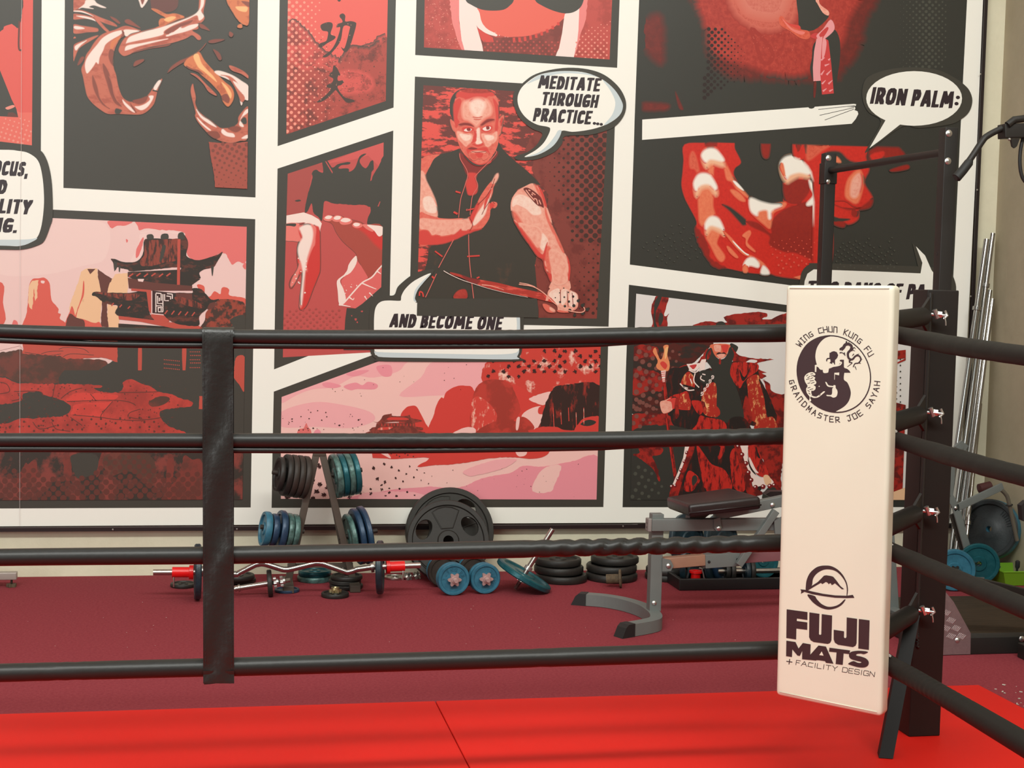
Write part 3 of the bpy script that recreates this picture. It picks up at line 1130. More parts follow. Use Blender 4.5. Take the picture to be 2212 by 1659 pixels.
for t in ('620,1575 700,1590', '800,1390 870,1420 920,1440', '690,1510 720,1530 730,1515', '820,1500 840,1530', '860,1470 890,1500', '930,1290 960,1310'):
    a.line(INK['skw'], 'E', t, 3.0, 1.2, up=False)
a.k += 1
a.specks(INK['skw'], 'E', '250,1130 330,1130 310,1600 260,1600', 14, 1.5, 3.2)
a.specks(INK['skw'], 'E', '190,1340 270,1270 240,1400 200,1420', 6, 1.4, 2.6)
a.specks(INK['skw'], 'E', '640,1390 800,1390 700,1590 620,1560', 14, 0.8, 2.2)
a.specks(INK['redH'], 'I', '690,430 850,430 840,560 690,560', 5, 1.5, 3.5)
a.halftone(INK['redH2'], 'I', '130,420 640,420 600,600 130,600', 10, 0.7, lambda x, y: 2.4)
done(a, 'comic_panel', 'printed panel of two open hands with white cuffs')

# ---- torso above the waistband
a = panel('p6', [(902, -200), (1345, -200), (1338.5, 0), (1333.1, 146.5), (896.9, 118.9), (899.5, 0)],
          [(920, -200), (1329, -200), (1322.3, 0), (1316.8, 128.5), (915.2, 102.4), (917.3, 0)], 'redW')
a.many('F', '''
pinkw~1.2: 420,-150 530,-150 515,180 545,420 580,520 530,480 480,330 440,180
pinkw~1.2: 1715,-150 1800,-150 1780,150 1760,250 1720,350 1690,480 1650,590 1640,560 1700,300
armw!: 515,-150 600,-150 700,85 670,180 690,260 730,400 770,530 575,520 540,400 515,180
armw!: 1690,80 1715,-100 1715,0 1703,300 1690,420 1650,600 1460,580 1510,480 1540,330 1540,230 1565,140
belly!: 690,60 800,90 950,90 1050,-20 1280,-20 1400,80 1570,130 1550,220 1400,300 1200,360 1000,370 850,340 750,260 710,150
armw~1: 670,90 712,110 740,220 800,290 890,340 880,362 780,330 700,270 668,200
pantw!: 695,280 780,330 880,372 1100,372 1300,342 1450,282 1560,180 1540,330 1500,490 1465,590 760,540 740,420
mred!: 695,280 780,330 850,372 860,420 760,420 735,390
''')
for k in range(9):
    x = 1060 + k * 55
    y = 375 - k * k * 2.4
    a.line(INK['mred'], 'F', f'{x},{y:.0f} {x+4},{y+48-k*2:.0f}', 5.5, up=False)
a.k += 1
a.S(INK['k'], 'F', '560,-150 580,0 640,50 740,95 860,106 960,95 1020,55 1060,0 1080,-150')
a.S(INK['k'], 'F', '1230,-150 1270,0 1340,55 1450,105 1560,132 1650,122 1720,75 1755,0 1780,-150')
a.halftone(INK['pinkf'], 'F', '1690,330 2020,200 2010,590 1650,570', 9.3, 0.8, lambda x, y: max(0, 2.4 - abs(y - 110) * 0.02))
a.halftone(INK['redW'], 'F', '770,400 1500,420 1470,552 770,512', 9.3, 0.8, lambda x, y: 2.2)
a.specks(INK['pinkf'], 'F', '180,0 480,0 540,480 170,470', 130, 0.5, 1.5)
a.specks(INK['armw'], 'F', '740,250 900,330 1050,380 860,350', 40, 0.5, 1.3)
done(a, 'comic_panel', 'printed panel of a bare midriff and waistband')

# ---- man in a sleeveless vest with a broadsword
a = panel('p7', [(896.3, 165.4), (1332, 193), (1328.2, 270), (1314.6, 705.7), (1129, 702), (886, 702), (886.1, 600)],
          [(913, 183.9), (1315, 210.5), (1310.8, 288), (1298.8, 688.4), (900, 682), (902.8, 587)], 'bgm')
a.many('G', '''
bgm2~2.5: 2000,200 1940,200 1300,560 1200,700 1180,760 1250,860 1240,960 1300,1060 1400,1200 1400,1340 1500,1660 1290,1800 1270,2000 1290,2460 2000,2460
''')
a.halftone(INK['dotm'], 'G', '1530,610 2000,560 1980,1660 1640,1659 1560,1300 1290,960 1380,800', 13.9, 0.79, lambda x, y: max(0, min(6.0, (x - 1165 - abs(y - 380) * 0.10) * 0.060)))
a.halftone(INK['dotm'], 'H', '1640,700 1960,640 1935,1460 1560,1440 1640,1200', 13.9, 0.79, lambda x, y: max(0, min(4.8, (x - 1232) * 0.045 + (y - 560) * 0.012)))
a.specks(INK['redP'], 'G', '1260,900 1500,1100 1560,1500 1400,1500 1300,1000', 60, 0.4, 1.2)
a.many('G', '''
vest!: 520,740 430,775 320,800 265,845 225,920 185,1000 205,1080 250,1170 290,1270 302,1380 300,1470 330,1550 250,1700 215,1740 200,1850 170,1960 60,1990 60,2250 1300,2250 1270,1900 1290,1800 1200,1650 1110,1520 1045,1400 1030,1300 1040,1230 1100,1150 1180,1110 1260,1090 1330,1110 1395,1200 1400,1260 1385,1330 1400,1200 1300,1070 1200,970 1100,890 1020,820 950,750 915,690 905,660 870,800 700,930 600,980 530,860
mmid^0.7: 110,880 150,840 200,812 320,800 265,845 225,920 185,1000 205,1080 250,1170 290,1270 302,1380 300,1440 250,1430 125,1400
mlight: 125,1000 165,980 190,1060 240,1160 285,1270 300,1380 290,1420 200,1400 125,1380
mpale: 160,1240 230,1220 280,1290 290,1370 230,1380 170,1340
mmid^0.7: 120,1390 200,1400 300,1430 420,1440 510,1435 600,1430 640,1380 690,1290 730,1210 790,1120 840,1060 870,1000 905,980 915,1010 900,1060 860,1120 850,1180 830,1240 815,1280 850,1270 890,1280 893,1310 870,1335 830,1340 820,1420 790,1480 740,1540 690,1560 600,1590 470,1650 350,1690 240,1700 115,1690
mlight: 130,1440 300,1450 500,1450 620,1440 650,1480 620,1540 540,1580 480,1590 350,1610 300,1600 240,1600 200,1550 130,1540
mred~0.8: 115,1570 200,1560 240,1610 300,1600 350,1620 470,1590 530,1540 560,1560 700,1540 740,1540 600,1590 470,1650 350,1690 240,1700 115,1690
mred: 620,1440 660,1350 700,1280 720,1300 680,1400 650,1500
mpale: 650,1490 690,1400 750,1310 790,1230 835,1130 830,1200 800,1300 770,1400 700,1480 665,1505
mlight: 840,1080 880,1000 905,990 905,1030 870,1090
mred: 820,1290 850,1285 870,1310 840,1335 825,1340
mred: 785,1230 830,1150 835,1160 800,1260 770,1340 760,1330
mdark: 525,780 640,870 720,900 800,880 890,770 880,830 700,990 690,1010 600,1010 555,910 525,840
mred: 600,985 690,990 680,1050 700,1120 690,1180 650,1205 605,1200 590,1150 580,1080 605,1030
mmid^0.7: 460,390 445,330 455,250 500,170 600,145 740,148 840,180 890,230 910,300 915,400 905,560 912,650 880,760 820,850 760,890 690,890 620,840 560,790 520,720 495,650 470,560 460,480
k^0.7~0.4: 425,350 430,260 470,190 525,158 500,210 470,260 462,330 470,420 478,500 450,440 430,400
mred~1: 495,185 600,145 740,148 845,180 865,215 800,225 770,250 690,225 610,275 565,245 520,232 490,245
redP~0.6: 520,160 640,145 760,150 830,175 740,190 600,185
mred: 460,300 510,240 540,270 520,340 500,430 520,480 480,540 462,440
mred: 850,240 900,300 908,420 905,560 870,560 880,440 870,340
mmid: 918,450 952,408 962,430 945,500 928,590 905,600
mred: 925,470 945,430 948,460 930,520
mmid: 428,450 460,480 478,565 455,560 432,500
mlight^7: 560,280 620,255 700,235 790,255 835,330 830,400 780,430 740,460 690,520 665,500 610,460 560,440 545,360
mpale^8: 640,270 700,250 755,270 770,320 745,370 730,410 700,425 665,400 630,350 625,305
mlight: 495,570 560,585 640,600 650,660 600,705 580,720 540,680 505,640
mpale: 520,600 580,600 630,615 620,650 570,660
mlight: 740,595 840,600 890,570 890,650 840,700 790,730 770,690 750,650
mpale: 770,610 840,610 860,640 800,660
mpale: 690,555 718,540 722,640 745,685 705,705 680,690 690,620
mred: 655,545 690,590 682,660 640,695 648,650 665,600
mred: 700,700 745,690 760,700 730,720 690,725 645,700 660,690
mdark~0.3: 508,500 560,485 620,490 662,520 640,525 580,510 530,515
mdark~0.3: 728,505 790,452 850,445 867,460 800,482 750,512
mred: 545,535 600,522 655,535 665,560 640,570 590,582 555,570
mred: 735,545 790,510 845,518 838,560 790,580 745,570
skw^0.7: 562,560 600,537 640,547 628,566 592,572
mdark^0.7: 590,543 622,537 630,560 602,567
skw^0.7: 750,542 790,520 830,527 820,555 780,565 757,556
mdark^0.7: 785,522 813,522 816,547 790,552
mred~0.5: 590,742 640,720 700,737 760,725 800,740 818,795 790,772 700,762 625,772 605,800 590,770
mdark^0.7: 600,745 640,728 700,742 650,752
mlight: 640,770 700,765 780,772 760,785 700,782 650,782
mred~0.5: 675,785 755,785 742,830 700,832
mro: 620,800 670,795 690,840 650,850
mmid: 755,805 795,795 795,830 755,850
mred~0.7: 560,790 620,845 700,892 760,888 825,850 855,790 830,880 760,905 690,905 620,855
k: 560,810 640,875 720,905 800,880 870,790 850,840 780,900 700,915 630,885
''', fe=3.2)
a.line(INK['mdark'], 'G', '640,770 700,778 785,768', 1.3)
for t in ('650,425 700,432 745,422', '660,445 700,452 735,445', '540,690 550,740', '845,690 825,750'):
    a.line(INK['mmid'], 'G', t, 1.6, up=False)
for t in ('840,1120 790,1210 700,1300', '815,1270 770,1340 740,1400', '870,1040 840,1130', '620,1430 650,1500 620,1560', '850,1270 870,1290'):
    a.line(INK['mdark'], 'G', t, 1.0, up=False)
a.k += 1
for t, w in (('520,790 530,850 600,985 570,1120 530,1250 510,1430', 1.6), ('880,760 870,810 690,1000 680,1040 700,1120 650,1210 630,1330 625,1400', 1.6)):
    a.line(INK['pipe'], 'G', t, w)
for t, w in (('460,680 380,830 310,960', 1.8), ('290,1020 230,1150 180,1255', 1.8), ('610,630 615,850 640,1100 660,1265', 1.8),
             ('595,848 720,840', 3.2), ('275,795 350,850', 3.2), ('590,388 665,372', 3.0), ('480,200 530,215', 3.6), ('460,405 500,425', 4.4),
             ('245,1045 270,1070', 4), ('690,1065 718,1052', 3.4), ('120,1240 125,1200 150,1210 160,1250', 3.2)):
    a.line(INK['mred'] if w > 2 else INK['pipe'], 'H', t, w, up=False)
a.disc(INK['pipe'], 1009, 453.5, 2.4)
a.k += 1
a.many('H', '''
mlight^0.7: 1180,145 1240,120 1290,140 1340,200 1385,340 1430,470 1450,560 1490,640 1540,740 1570,820 1610,880 1620,960 1610,1060 1615,1180 1420,1170 1430,1100 1400,1020 1365,960 1350,860 1290,840 1220,740 1130,610 1060,480 1030,390 1035,290 1090,200
mmid^6: 1045,400 1080,410 1130,480 1200,600 1290,720 1340,800 1320,830 1230,740 1140,620 1070,490
mmid^5: 1370,330 1400,440 1450,560 1490,640 1460,640 1410,540 1370,430
mpale: 1055,280 1110,235 1200,260 1300,340 1330,420 1250,430 1180,370 1090,330 1048,350
mpale: 1290,600 1350,620 1400,700 1360,790 1310,720
mlight: 1100,520 1200,540 1300,560 1340,640 1300,760 1220,660
mred~0.6: 1060,490 1130,610 1220,740 1290,840 1350,880 1370,970 1400,1030 1430,1100 1440,1020 1390,940 1375,850 1310,800 1200,660 1110,540
mred: 1395,705 1370,760 1350,860 1380,900 1385,800
mmid: 1260,125 1330,200 1385,340 1350,345 1310,250
mred: 1290,135 1345,200 1390,350 1370,340 1330,220
mred~0.5: 1585,840 1612,900 1622,980 1610,1090 1595,1060 1605,960
mmid: 1440,540 1500,660 1560,800 1540,800 1480,680
mmid^4: 1400,740 1440,790 1430,900 1440,1000 1400,1000 1375,900 1380,820
mlight: 1410,800 1480,790 1560,860 1590,960 1580,1100 1470,1120 1440,1000
tat^0.6: 1155,175 1190,162 1250,190 1320,250 1345,300 1358,362 1330,350 1290,335 1220,260 1180,210
''', fe=3.4)
for t in ('1180,185 1220,240 1265,290', '1205,185 1225,195', '1240,210 1275,235', '1260,270 1285,280 1300,330', '1310,285 1330,330', '1235,225 1250,240'):
    a.line(INK['mlight'], 'H', t, 2.2, up=False)
a.k += 1
a.many('H', '''
mmid: 1350,1320 1400,1330 1470,1380 1465,1405 1400,1400 1360,1360
mlight: 1420,1350 1468,1380 1460,1400 1420,1380
mlight^0.7: 1420,1170 1500,1155 1610,1180 1690,1220 1700,1290 1690,1360 1620,1400 1510,1400 1490,1340 1440,1290 1395,1230
mpale: 1440,1190 1510,1170 1520,1260 1500,1330 1450,1280 1410,1230
mpale: 1540,1180 1600,1190 1580,1290 1540,1330 1530,1260
mpale: 1620,1200 1680,1225 1690,1300 1650,1350 1610,1320
mmid: 1500,1380 1620,1395 1690,1350 1620,1402 1510,1402
steel^0.7: 425,1005 520,1025 620,1060 760,1085 900,1110 1060,1150 1200,1180 1330,1210 1400,1240 1470,1310 1380,1290 1200,1250 1000,1210 800,1160 650,1110 540,1060 450,1030
mdark: 540,1035 620,1060 720,1085 690,1120 600,1092
mred!: 1350,1230 1430,1260 1480,1315 1390,1290
mlight!: 1385,1240 1410,1260 1400,1290 1375,1290
redP: 460,1262 500,1190 580,1178 590,1265
''', fe=2)
for t in ('1522,1180 1525,1300', '1590,1190 1600,1350', '1640,1210 1650,1330'):
    a.line(INK['mdark'], 'H', t, 1.4, up=False)
for x, y, r in ((1515, 1210, 1.3), (1473, 1258, 1.4), (1562, 1253, 2), (1650, 1247, 2.8), (1520, 1302, 2.4), (1608, 1297, 2.7), (1568, 1343, 2.8),
                (1657, 1338, 3.6), (1616, 1386, 4), (1700, 1290, 3.4), (1557, 1163, 1.4), (1603, 1205, 1.7), (1745, 1335, 4), (1790, 1375, 4), (1745, 1415, 3.6), (1665, 1432, 3.4)):
    a.disc(INK['kr'], 880 + x * 480 / 2212, 370 + y * 480 / 2212, r)
a.k += 1
a.line(INK['skw'], 'H', '360,990 430,1030 540,1080 660,1120 800,1165 1000,1215 1200,1255', 1.6, 0.6)
a.line(INK['mlight'], 'H', '740,1130 830,1140 960,1180', 2.2, 1)
a.line(INK['mlight'], 'H', '1110,1125 1240,1145 1320,1185 1390,1240 1450,1300 1520,1350 1620,1390 1720,1405 1765,1385 1755,1350', 2.2)
a.line(INK['mlight'], 'H', '1115,1110 1200,1125 1270,1150', 1.8)
a.S(INK['k'], 'H', '40,1266 1290,1266 1305,1380 1305,1480 40,1480', sm=False)
done(a, 'comic_panel', 'printed panel of a man in a black vest holding a broadsword')

# ---- figure with a sash, fading to black; the iron palm panel below shares its black
a = panel('p8', [(1383, -200), (2098, -200), (2089, 0), (2075.2, 272), (2058, 625), (2054, 690), (1900, 650), (1698.7, 615), (1360.5, 571.6), (1369.6, 303.6),
                 (1370.8, 259.4), (1380.6, 0)],
          [(1392, -200), (2075, -200), (2066, 0), (2052, 300), (2040, 640), (1700, 606), (1372, 560), (1390, 0)], None, 'kr')
a.many('J', '''
redPd~4: 440,-100 1360,-100 1340,150 1300,300 1215,400 1190,440 1060,450 800,440 600,420 490,330 460,150
redP~3: 470,-100 1280,-100 1250,120 1200,260 1060,330 1050,390 960,420 800,400 650,350 560,320 500,280 475,180
redPl~3: 600,-100 960,-100 960,80 900,150 780,170 680,120 620,60
redPh^34: 660,-60 900,-60 900,40 850,90 740,80 680,40
redP~2: 720,160 820,260 830,330 780,340 750,260
redPd~2: 140,110 230,90 238,340 180,330 140,260
redPd~1: 125,562 262,570 250,605 125,606
redPd: 300,500 330,560 345,600 320,590
''', fe=16)
a.halftone(INK['dotk'], 'J', '470,150 560,140 720,330 660,430 460,540', 10, 0.8, lambda x, y: max(0, 4.4 - (x - 1527) * 0.045))
a.halftone(INK['dotg'], 'J', '1480,0 1800,-60 1780,370 1490,400', 9.9, 0.79, lambda x, y: max(0, 3.5 - abs(x - 2005) * 0.045))
a.specks(INK['redPl'], 'J', '700,60 960,20 960,400 740,330', 120, 0.4, 1.5)
a.many('J', '''
kr: 965,0 965,-100 1060,-100 1075,0 1120,70 1140,95 1060,165 985,155 975,80
kr: 1050,320 1060,240 1120,190 1170,160 1200,210 1205,300 1190,420 1170,520 1110,530 1060,450 1040,380
fcl^1.5: 870,100 890,90 920,130 980,160 1030,170 1040,200 1020,215 980,205 930,170 880,140
skp: 885,100 905,120 950,160 1010,175 990,190 930,160
mred: 900,115 930,130 980,140 985,160 940,145
mlight: 1070,0 1075,-60 1090,-40 1092,20 1140,60 1140,85 1110,70 1080,20
sashr: 1040,200 1070,180 1110,200 1080,215
sash^1: 1075,195 1110,160 1150,108 1172,135 1168,170 1120,212 1090,215
sashr: 1090,190 1130,150 1140,160 1110,205
sash!: 1075,212 1108,200 1100,300 1102,442 1058,445 1055,370 1062,280
sashr!: 1108,200 1140,222 1156,350 1170,512 1105,518 1095,400 1100,300
sash: 1110,210 1130,230 1120,300 1105,320
redPd: 1062,450 1075,455 1068,530 1058,525
''')
for t in ('1100,330 1120,315', '1140,330 1150,320', '1100,410 1118,385', '1130,410 1155,385', '1105,460 1125,440', '1140,460 1162,440', '1110,500 1130,485', '1145,500 1165,490', '1120,360 1145,350'):
    a.line(INK['sash'], 'J', t, 4.2, 1.5, up=False)
a.k += 1
# white gutter with speed lines between the two right hand panels
a.many('J', '''
paper!: 30,662 78,658.5 640,616 1030,588 1036,594 1048,596 1060,592 1066,585 1280,569 1292,571 1290,580 1240,588 1286,586 1288,596 1282,602 1300,610 1304,625 1290,652 1268,678 740,719 75,770 30,772
''')
for t in ('1085,600 1285,578', '1092,632 1280,590', '1120,658 1280,598'):
    a.line(INK['kr'], 'J', t, 1.2, up=False)
a.k += 1
done(a, 'comic_panel', 'printed panel of a figure with a pink sash in red light')

a = Art(mplace, base=30, clip=[(1369.6, 303.6), (1385, 304), (1840, 267), (2066, 290), (2046, 640), (1700, 612), (1360.5, 571)])
a.hist.append((a.clip, 1300, 2212, 200, 700, ink_col(INK['kr'])))
a.many('L', '''
pr^3: 640,195 870,178 1110,155 1140,240 1195,350 1190,390 1140,430 1130,500 1200,620 1290,720 1440,785 1600,790 1622,760 1625,600 1590,500 1580,400 1620,340 1740,305 1830,360 1900,450 1890,560 1960,640 2000,1000 1990,1400 1990,1570 1770,1535 1500,1490 1280,1470 1060,1425 930,1410 830,1270 760,1130 745,1040 760,960 690,820 640,720 610,600 620,480 630,350
kr: 1010,790 1100,820 1250,940 1262,985 1220,1000 1180,960 1090,860
prd: 850,185 960,175 940,240 860,240
prd: 1500,970 1600,860 1750,790 1900,760 2010,830 2010,1390 1900,1370 1700,1290 1490,1200 1480,1100 1300,1010 1260,955 1380,980 1500,1080
pr: 1680,1270 1850,1320 2000,1420 2000,1540 1760,1530 1500,1480 1490,1350
prd~2: 760,1010 880,1200 900,1330 1060,1420 930,1410 830,1270 750,1100
fcl: 690,320 720,262 755,320 790,480 770,485 740,440 695,425
pro: 810,320 830,260 890,235 960,250 1020,330 1060,400 1130,540 1200,620 1285,725 1230,700 1160,640 1110,565 1060,540 1030,430 960,400 930,430 920,540 880,480 850,400
prl^9: 812,341 830,258 890,231 960,248 1038,386 1016,419 906,389 854,434
prw^6: 806,310 830,258 890,231 960,248 1032,340 1010,362 900,342 848,372
pro: 1095,650 1140,650 1200,690 1245,755 1200,755 1140,710
prw: 1120,555 1160,570 1230,650 1200,640 1150,600
pro^6: 735,590 770,500 830,480 890,500 960,600 965,660 930,680 920,800 940,900 890,940 840,1010 790,970 780,840 770,700
prl^9: 734,612 768,500 830,479 900,505 968,660 948,710 886,630 806,645 758,725
prw^6: 728,580 768,500 830,479 900,505 962,612 942,645 880,592 800,602 752,655
prl^8: 850,1040 900,1000 960,1040 940,1120 970,1240 1000,1320 950,1290 900,1180 860,1110
pro: 835,1000 870,930 930,910 990,950 1032,1040 980,1110 960,1180 990,1230 1040,1310 1010,1360 960,1320 900,1200 850,1110
prl^9: 849,1015 880,925 935,909 990,945 1038,1105 986,1070 906,1040 856,1100
prw^6: 843,985 880,925 935,909 990,945 1032,1045 980,1022 900,1002 850,1042
prd: 1640,560 1870,545 1890,640 1810,760 1720,790 1640,740
prl^9: 1588,400 1640,318 1740,303 1832,358 1902,455 1880,530 1780,520 1700,560 1660,580 1610,520
prw^6: 1590,390 1640,320 1740,305 1830,358 1900,450 1880,492 1780,475 1690,500 1662,536 1630,492
pro: 1592,400 1620,380 1640,470 1640,510 1610,470
pro: 1285,720 1400,760 1500,785 1640,770 1630,820 1530,870 1510,940 1490,1030 1430,990 1350,920 1290,850
prw^6: 1290,728 1400,762 1500,786 1592,790 1600,810 1530,840 1500,870 1500,930 1475,930 1460,850 1380,860 1360,905 1295,850
pro: 1030,1060 1110,1130 1230,1270 1330,1310 1440,1390 1485,1490 1390,1485 1400,1400 1300,1320 1220,1282 1120,1180
prw: 1120,1150 1230,1260 1280,1290 1250,1290 1150,1200
pro: 1215,1100 1280,1050 1300,1080 1270,1140 1270,1180 1340,1250 1330,1260 1255,1200 1250,1130
prw: 1225,1395 1265,1330 1330,1322 1382,1380 1370,1420 1285,1402 1240,1460
pro: 1220,1420 1250,1390 1270,1440 1260,1470 1225,1465
prw: 1420,1400 1470,1440 1480,1485 1400,1480
pro: 1060,1210 1090,1220 1170,1310 1150,1320 1090,1270
prw: 1880,545 1960,650 1975,760 1875,805 1855,780 1920,700 1890,620
pro!: 1720,1515 1900,1470 1860,1540 1780,1535
prd: 1410,130 1490,125 1480,310 1430,325 1405,250
''', fe=5)
a.many('J', '''
pr: 1005,745 1200,730 1405,715 1412,760 1362,830 1345,860 1362,930 1335,1000 1380,1080 1372,1130 1310,1150 1302,1200 1250,1228 1180,1205 1150,1200 1164,1300 1158,1420 1130,1475 1060,1480 1060,1000 1000,870 1020,790
fcl: 1040,760 1120,745 1200,740 1160,790 1100,830 1030,880 1020,830
pr: 955,745 1000,740 1000,860 950,850
prd: 965,760 985,755 988,810 970,830
kr: 1120,838 1200,830 1260,880 1365,900 1330,918 1200,918 1110,900
pro: 1160,855 1190,860 1210,890 1170,885
pro: 1250,980 1310,930 1332,1000 1302,1110 1250,1095 1232,1060
mlight: 1270,990 1310,950 1320,1010 1295,1080 1262,1070
prd: 1150,1110 1230,1100 1300,1140 1380,1090 1370,1135 1310,1150 1240,1150
prd: 1160,1210 1230,1215 1225,1245 1180,1235
kr~0.6: 1145,1180 1200,1195 1260,1200 1230,1212 1160,1206
prd: 1270,1150 1300,1160 1290,1190 1268,1180
prd~1: 1360,835 1420,800 1475,775 1562,850 1500,870 1420,872 1380,905
pr~1: 1370,850 1440,830 1440,860 1390,880
prd: 1480,930 1570,903 1578,925 1500,940
kr^0.5~0.5: 1150,770 1165,750 1195,760 1190,790 1165,795
kr^0.5: 1338,735 1350,722 1364,735 1352,748
''', fe=6)
for t in ('1180,760 1240,725', '1200,770 1280,722', '1220,800 1300,722', '1290,800 1360,740'):
    a.line(INK['kr'], 'J', t, 1.0, up=False)
a.k += 1
a.halftone(INK['dotr'], 'L', '1480,1150 1950,1100 1900,1400 1560,1480', 12, 0.6, lambda x, y: 1.0 + (y - 510) * 0.022)
a.halftone(INK['dotg'], 'L', '200,1220 540,930 760,1050 880,1390 350,1370', 12, 0.6, lambda x, y: 1.6, drop=0.3, rag=0.6)
a.halftone(INK['dotg'], 'J', '1170,1330 1500,1290 1520,1480 1160,1470', 10, 0.6, lambda x, y: 1.8, drop=0.2)
done(a, 'comic_panel', 'printed panel of a huge open red palm in front of a face')

# ---- robed warlord with a staff
a = panel('p10', [(1358.6, 615.1), (1694.2, 658.1), (2056, 704), (2034, 1095.5), (1344.8, 1095.8), (1352, 800)],
          [(1374.4, 634.4), (1693.9, 673.9), (2040, 718), (2019, 1080), (1362, 1080), (1367.5, 800)], 'wbg', 'kr')
a.many('M', '''
wr~1.2: 395,350 420,290 460,225 600,235 580,360 550,470 580,480 615,450 590,500 580,640 400,640 410,560 390,450
kr~1: 430,330 470,240 520,240 490,330 450,420 440,540 470,640 430,640 420,500
kr~1: 500,440 540,470 530,560 490,600 480,520
wr~2: 905,610 980,570 1100,545 1200,560 1260,550 1340,560 1300,500 1400,465 1560,445 1700,430 1820,440 1850,480 1780,520 1900,520 2060,450 2300,500 2300,680 905,680
kr: 1190,640 1215,570 1260,548 1310,565 1330,640
wdk~2: 150,800 1120,800 1060,930 1000,1000 900,1080 700,1160 640,1220 620,1700 130,1700
wr~2: 180,860 460,870 450,990 300,1000 170,1020
wr~2.5: 160,1150 520,1220 520,1420 330,1430 150,1470
wr~2: 600,1240 760,1120 850,1110 840,1300 640,1330
''')
a.halftone(INK['wdot'], 'M', '180,870 400,870 640,900 830,880 820,1060 640,1180 600,1659 160,1659', 16.2, 0.45, lambda x, y: max(0, 5.6 - (x - 1385) * 0.032))
a.many('M', '''
wr~2: 1090,890 1000,1030 960,1080 1090,1060 1150,960
kr~1.5: 1380,830 1480,870 1440,960 1400,1000
wr~1.5: 1400,880 1470,960 1600,1000 1740,1020 1930,1025 1780,1055 1720,1080 1690,1090 1560,1060 1420,1060
wbg: 1570,1080 1630,1030 1720,1040 1690,1070
wr~1.5: 1780,1290 1880,1330 1900,1420 2030,1470 2300,1520 2300,2250 1930,2250 1830,1400
wr!~1: 1720,1150 1840,1190 1780,1200 1840,1240 1760,1270 1830,1290 1740,1260
wblk: 600,1200 750,1130 850,1110 1000,1180 1160,1150 1200,1500 1210,1800 600,1800
wblk~1: 1400,1060 1500,1060 1720,1090 1740,1200 1800,1400 1960,1800 1400,1800 1380,1200
wrb: 1400,1080 1520,1062 1720,1080 1725,1170 1600,1260 1545,1320 1500,1390 1420,1300 1380,1200
wblk: 1500,1150 1560,1250 1640,1110 1590,1250 1540,1300 1510,1230
wgold~0.8: 1600,1270 1730,1220 1790,1380 1880,1580 1900,1800 1660,1800 1600,1400
wblk~0.8: 1740,1270 1830,1400 1940,1659 1960,1800 1860,1800 1800,1480
wr: 1570,1490 1620,1560 1660,1800 1530,1800
wface: 1140,840 1150,930 1200,990 1260,1018 1320,990 1350,940 1375,840
mlight: 1180,850 1260,850 1260,930 1230,930 1190,920
mlight: 1220,960 1310,960 1300,1000 1250,1010 1225,990
mred: 1270,850 1360,850 1340,930 1300,950 1280,900
line: 1205,960 1240,935 1270,945 1310,938 1345,975 1320,960 1270,955 1225,965
kr~0.8: 1080,940 1140,880 1180,960 1220,1010 1270,1025 1310,1010 1350,950 1380,870 1430,960 1400,1080 1380,1200 1420,1300 1500,1500 1540,1800 1200,1800 1190,1400 1150,1150 1080,1040
wr: 1245,1020 1265,1030 1262,1085 1240,1080
wr: 1100,950 1140,900 1130,990 1090,1030
skw!: 833,1085 1000,1072 1022,1028 1078,1022 1062,1155 1005,1172 990,1100 940,1180 870,1160
sashr: 860,1110 960,1090 920,1150
kr: 1000,1180 1060,1160 1170,1180 1160,1260 1080,1330 1000,1300 990,1230
wblk: 930,1200 990,1190 1000,1330 950,1320
wgold: 800,1230 860,1180 920,1240 940,1330 920,1400 840,1400 760,1340
wblk: 780,1340 930,1380 900,1410 830,1400
wgold: 1060,1380 1200,1330 1210,1659 1220,1750 1060,1720 1020,1560
wrb~1: 600,1520 760,1450 850,1440 880,1659 640,1700
wgold~1: 740,1540 790,1460 850,1470 870,1650 760,1640
wor~0.8: 410,930 440,880 470,960 510,1030 550,930 540,860 605,850 590,960 620,1080 600,1170 490,1160 450,1110 470,1040
skh: 560,900 600,870 585,980 560,1020
mred: 500,1080 540,1050 590,1100 560,1150
skw!: 510,1172 572,1165 560,1310 532,1312
''')
for y in (1190, 1215, 1240, 1275, 1300):
    a.line(INK['mred'], 'M', f'515,{y} 566,{y-5}', 1.6, up=False)
for t in ('940,1170 1000,1110', '860,1160 940,1190 1000,1150', '940,1200 925,1300 990,1380', '750,1330 840,1410 930,1410', '1020,1230 1010,1270 1060,1300', '1030,1210 1070,1220',
          '880,1270 900,1330', '780,1370 850,1390', '840,1090 900,1150'):
    a.line(INK['skw'], 'M', t, 2.4, up=False)
a.k += 1
for k in range(5):
    x, y = 1010 + k * 33, 1480 - k * 52
    a.line(INK['skw'], 'M', f'{x},{y} {x+25},{y-6} {x+32},{y-34} {x+12},{y-40} {x+8},{y-22} {x+20},{y-20}', 1.9, up=False)
a.k += 1
a.line(INK['wr'], 'M', '550,1310 575,1500 600,1700', 7, sm=False)
a.line(INK['wrb'], 'M', '540,1310 560,1500 585,1700', 2.5, sm=False)
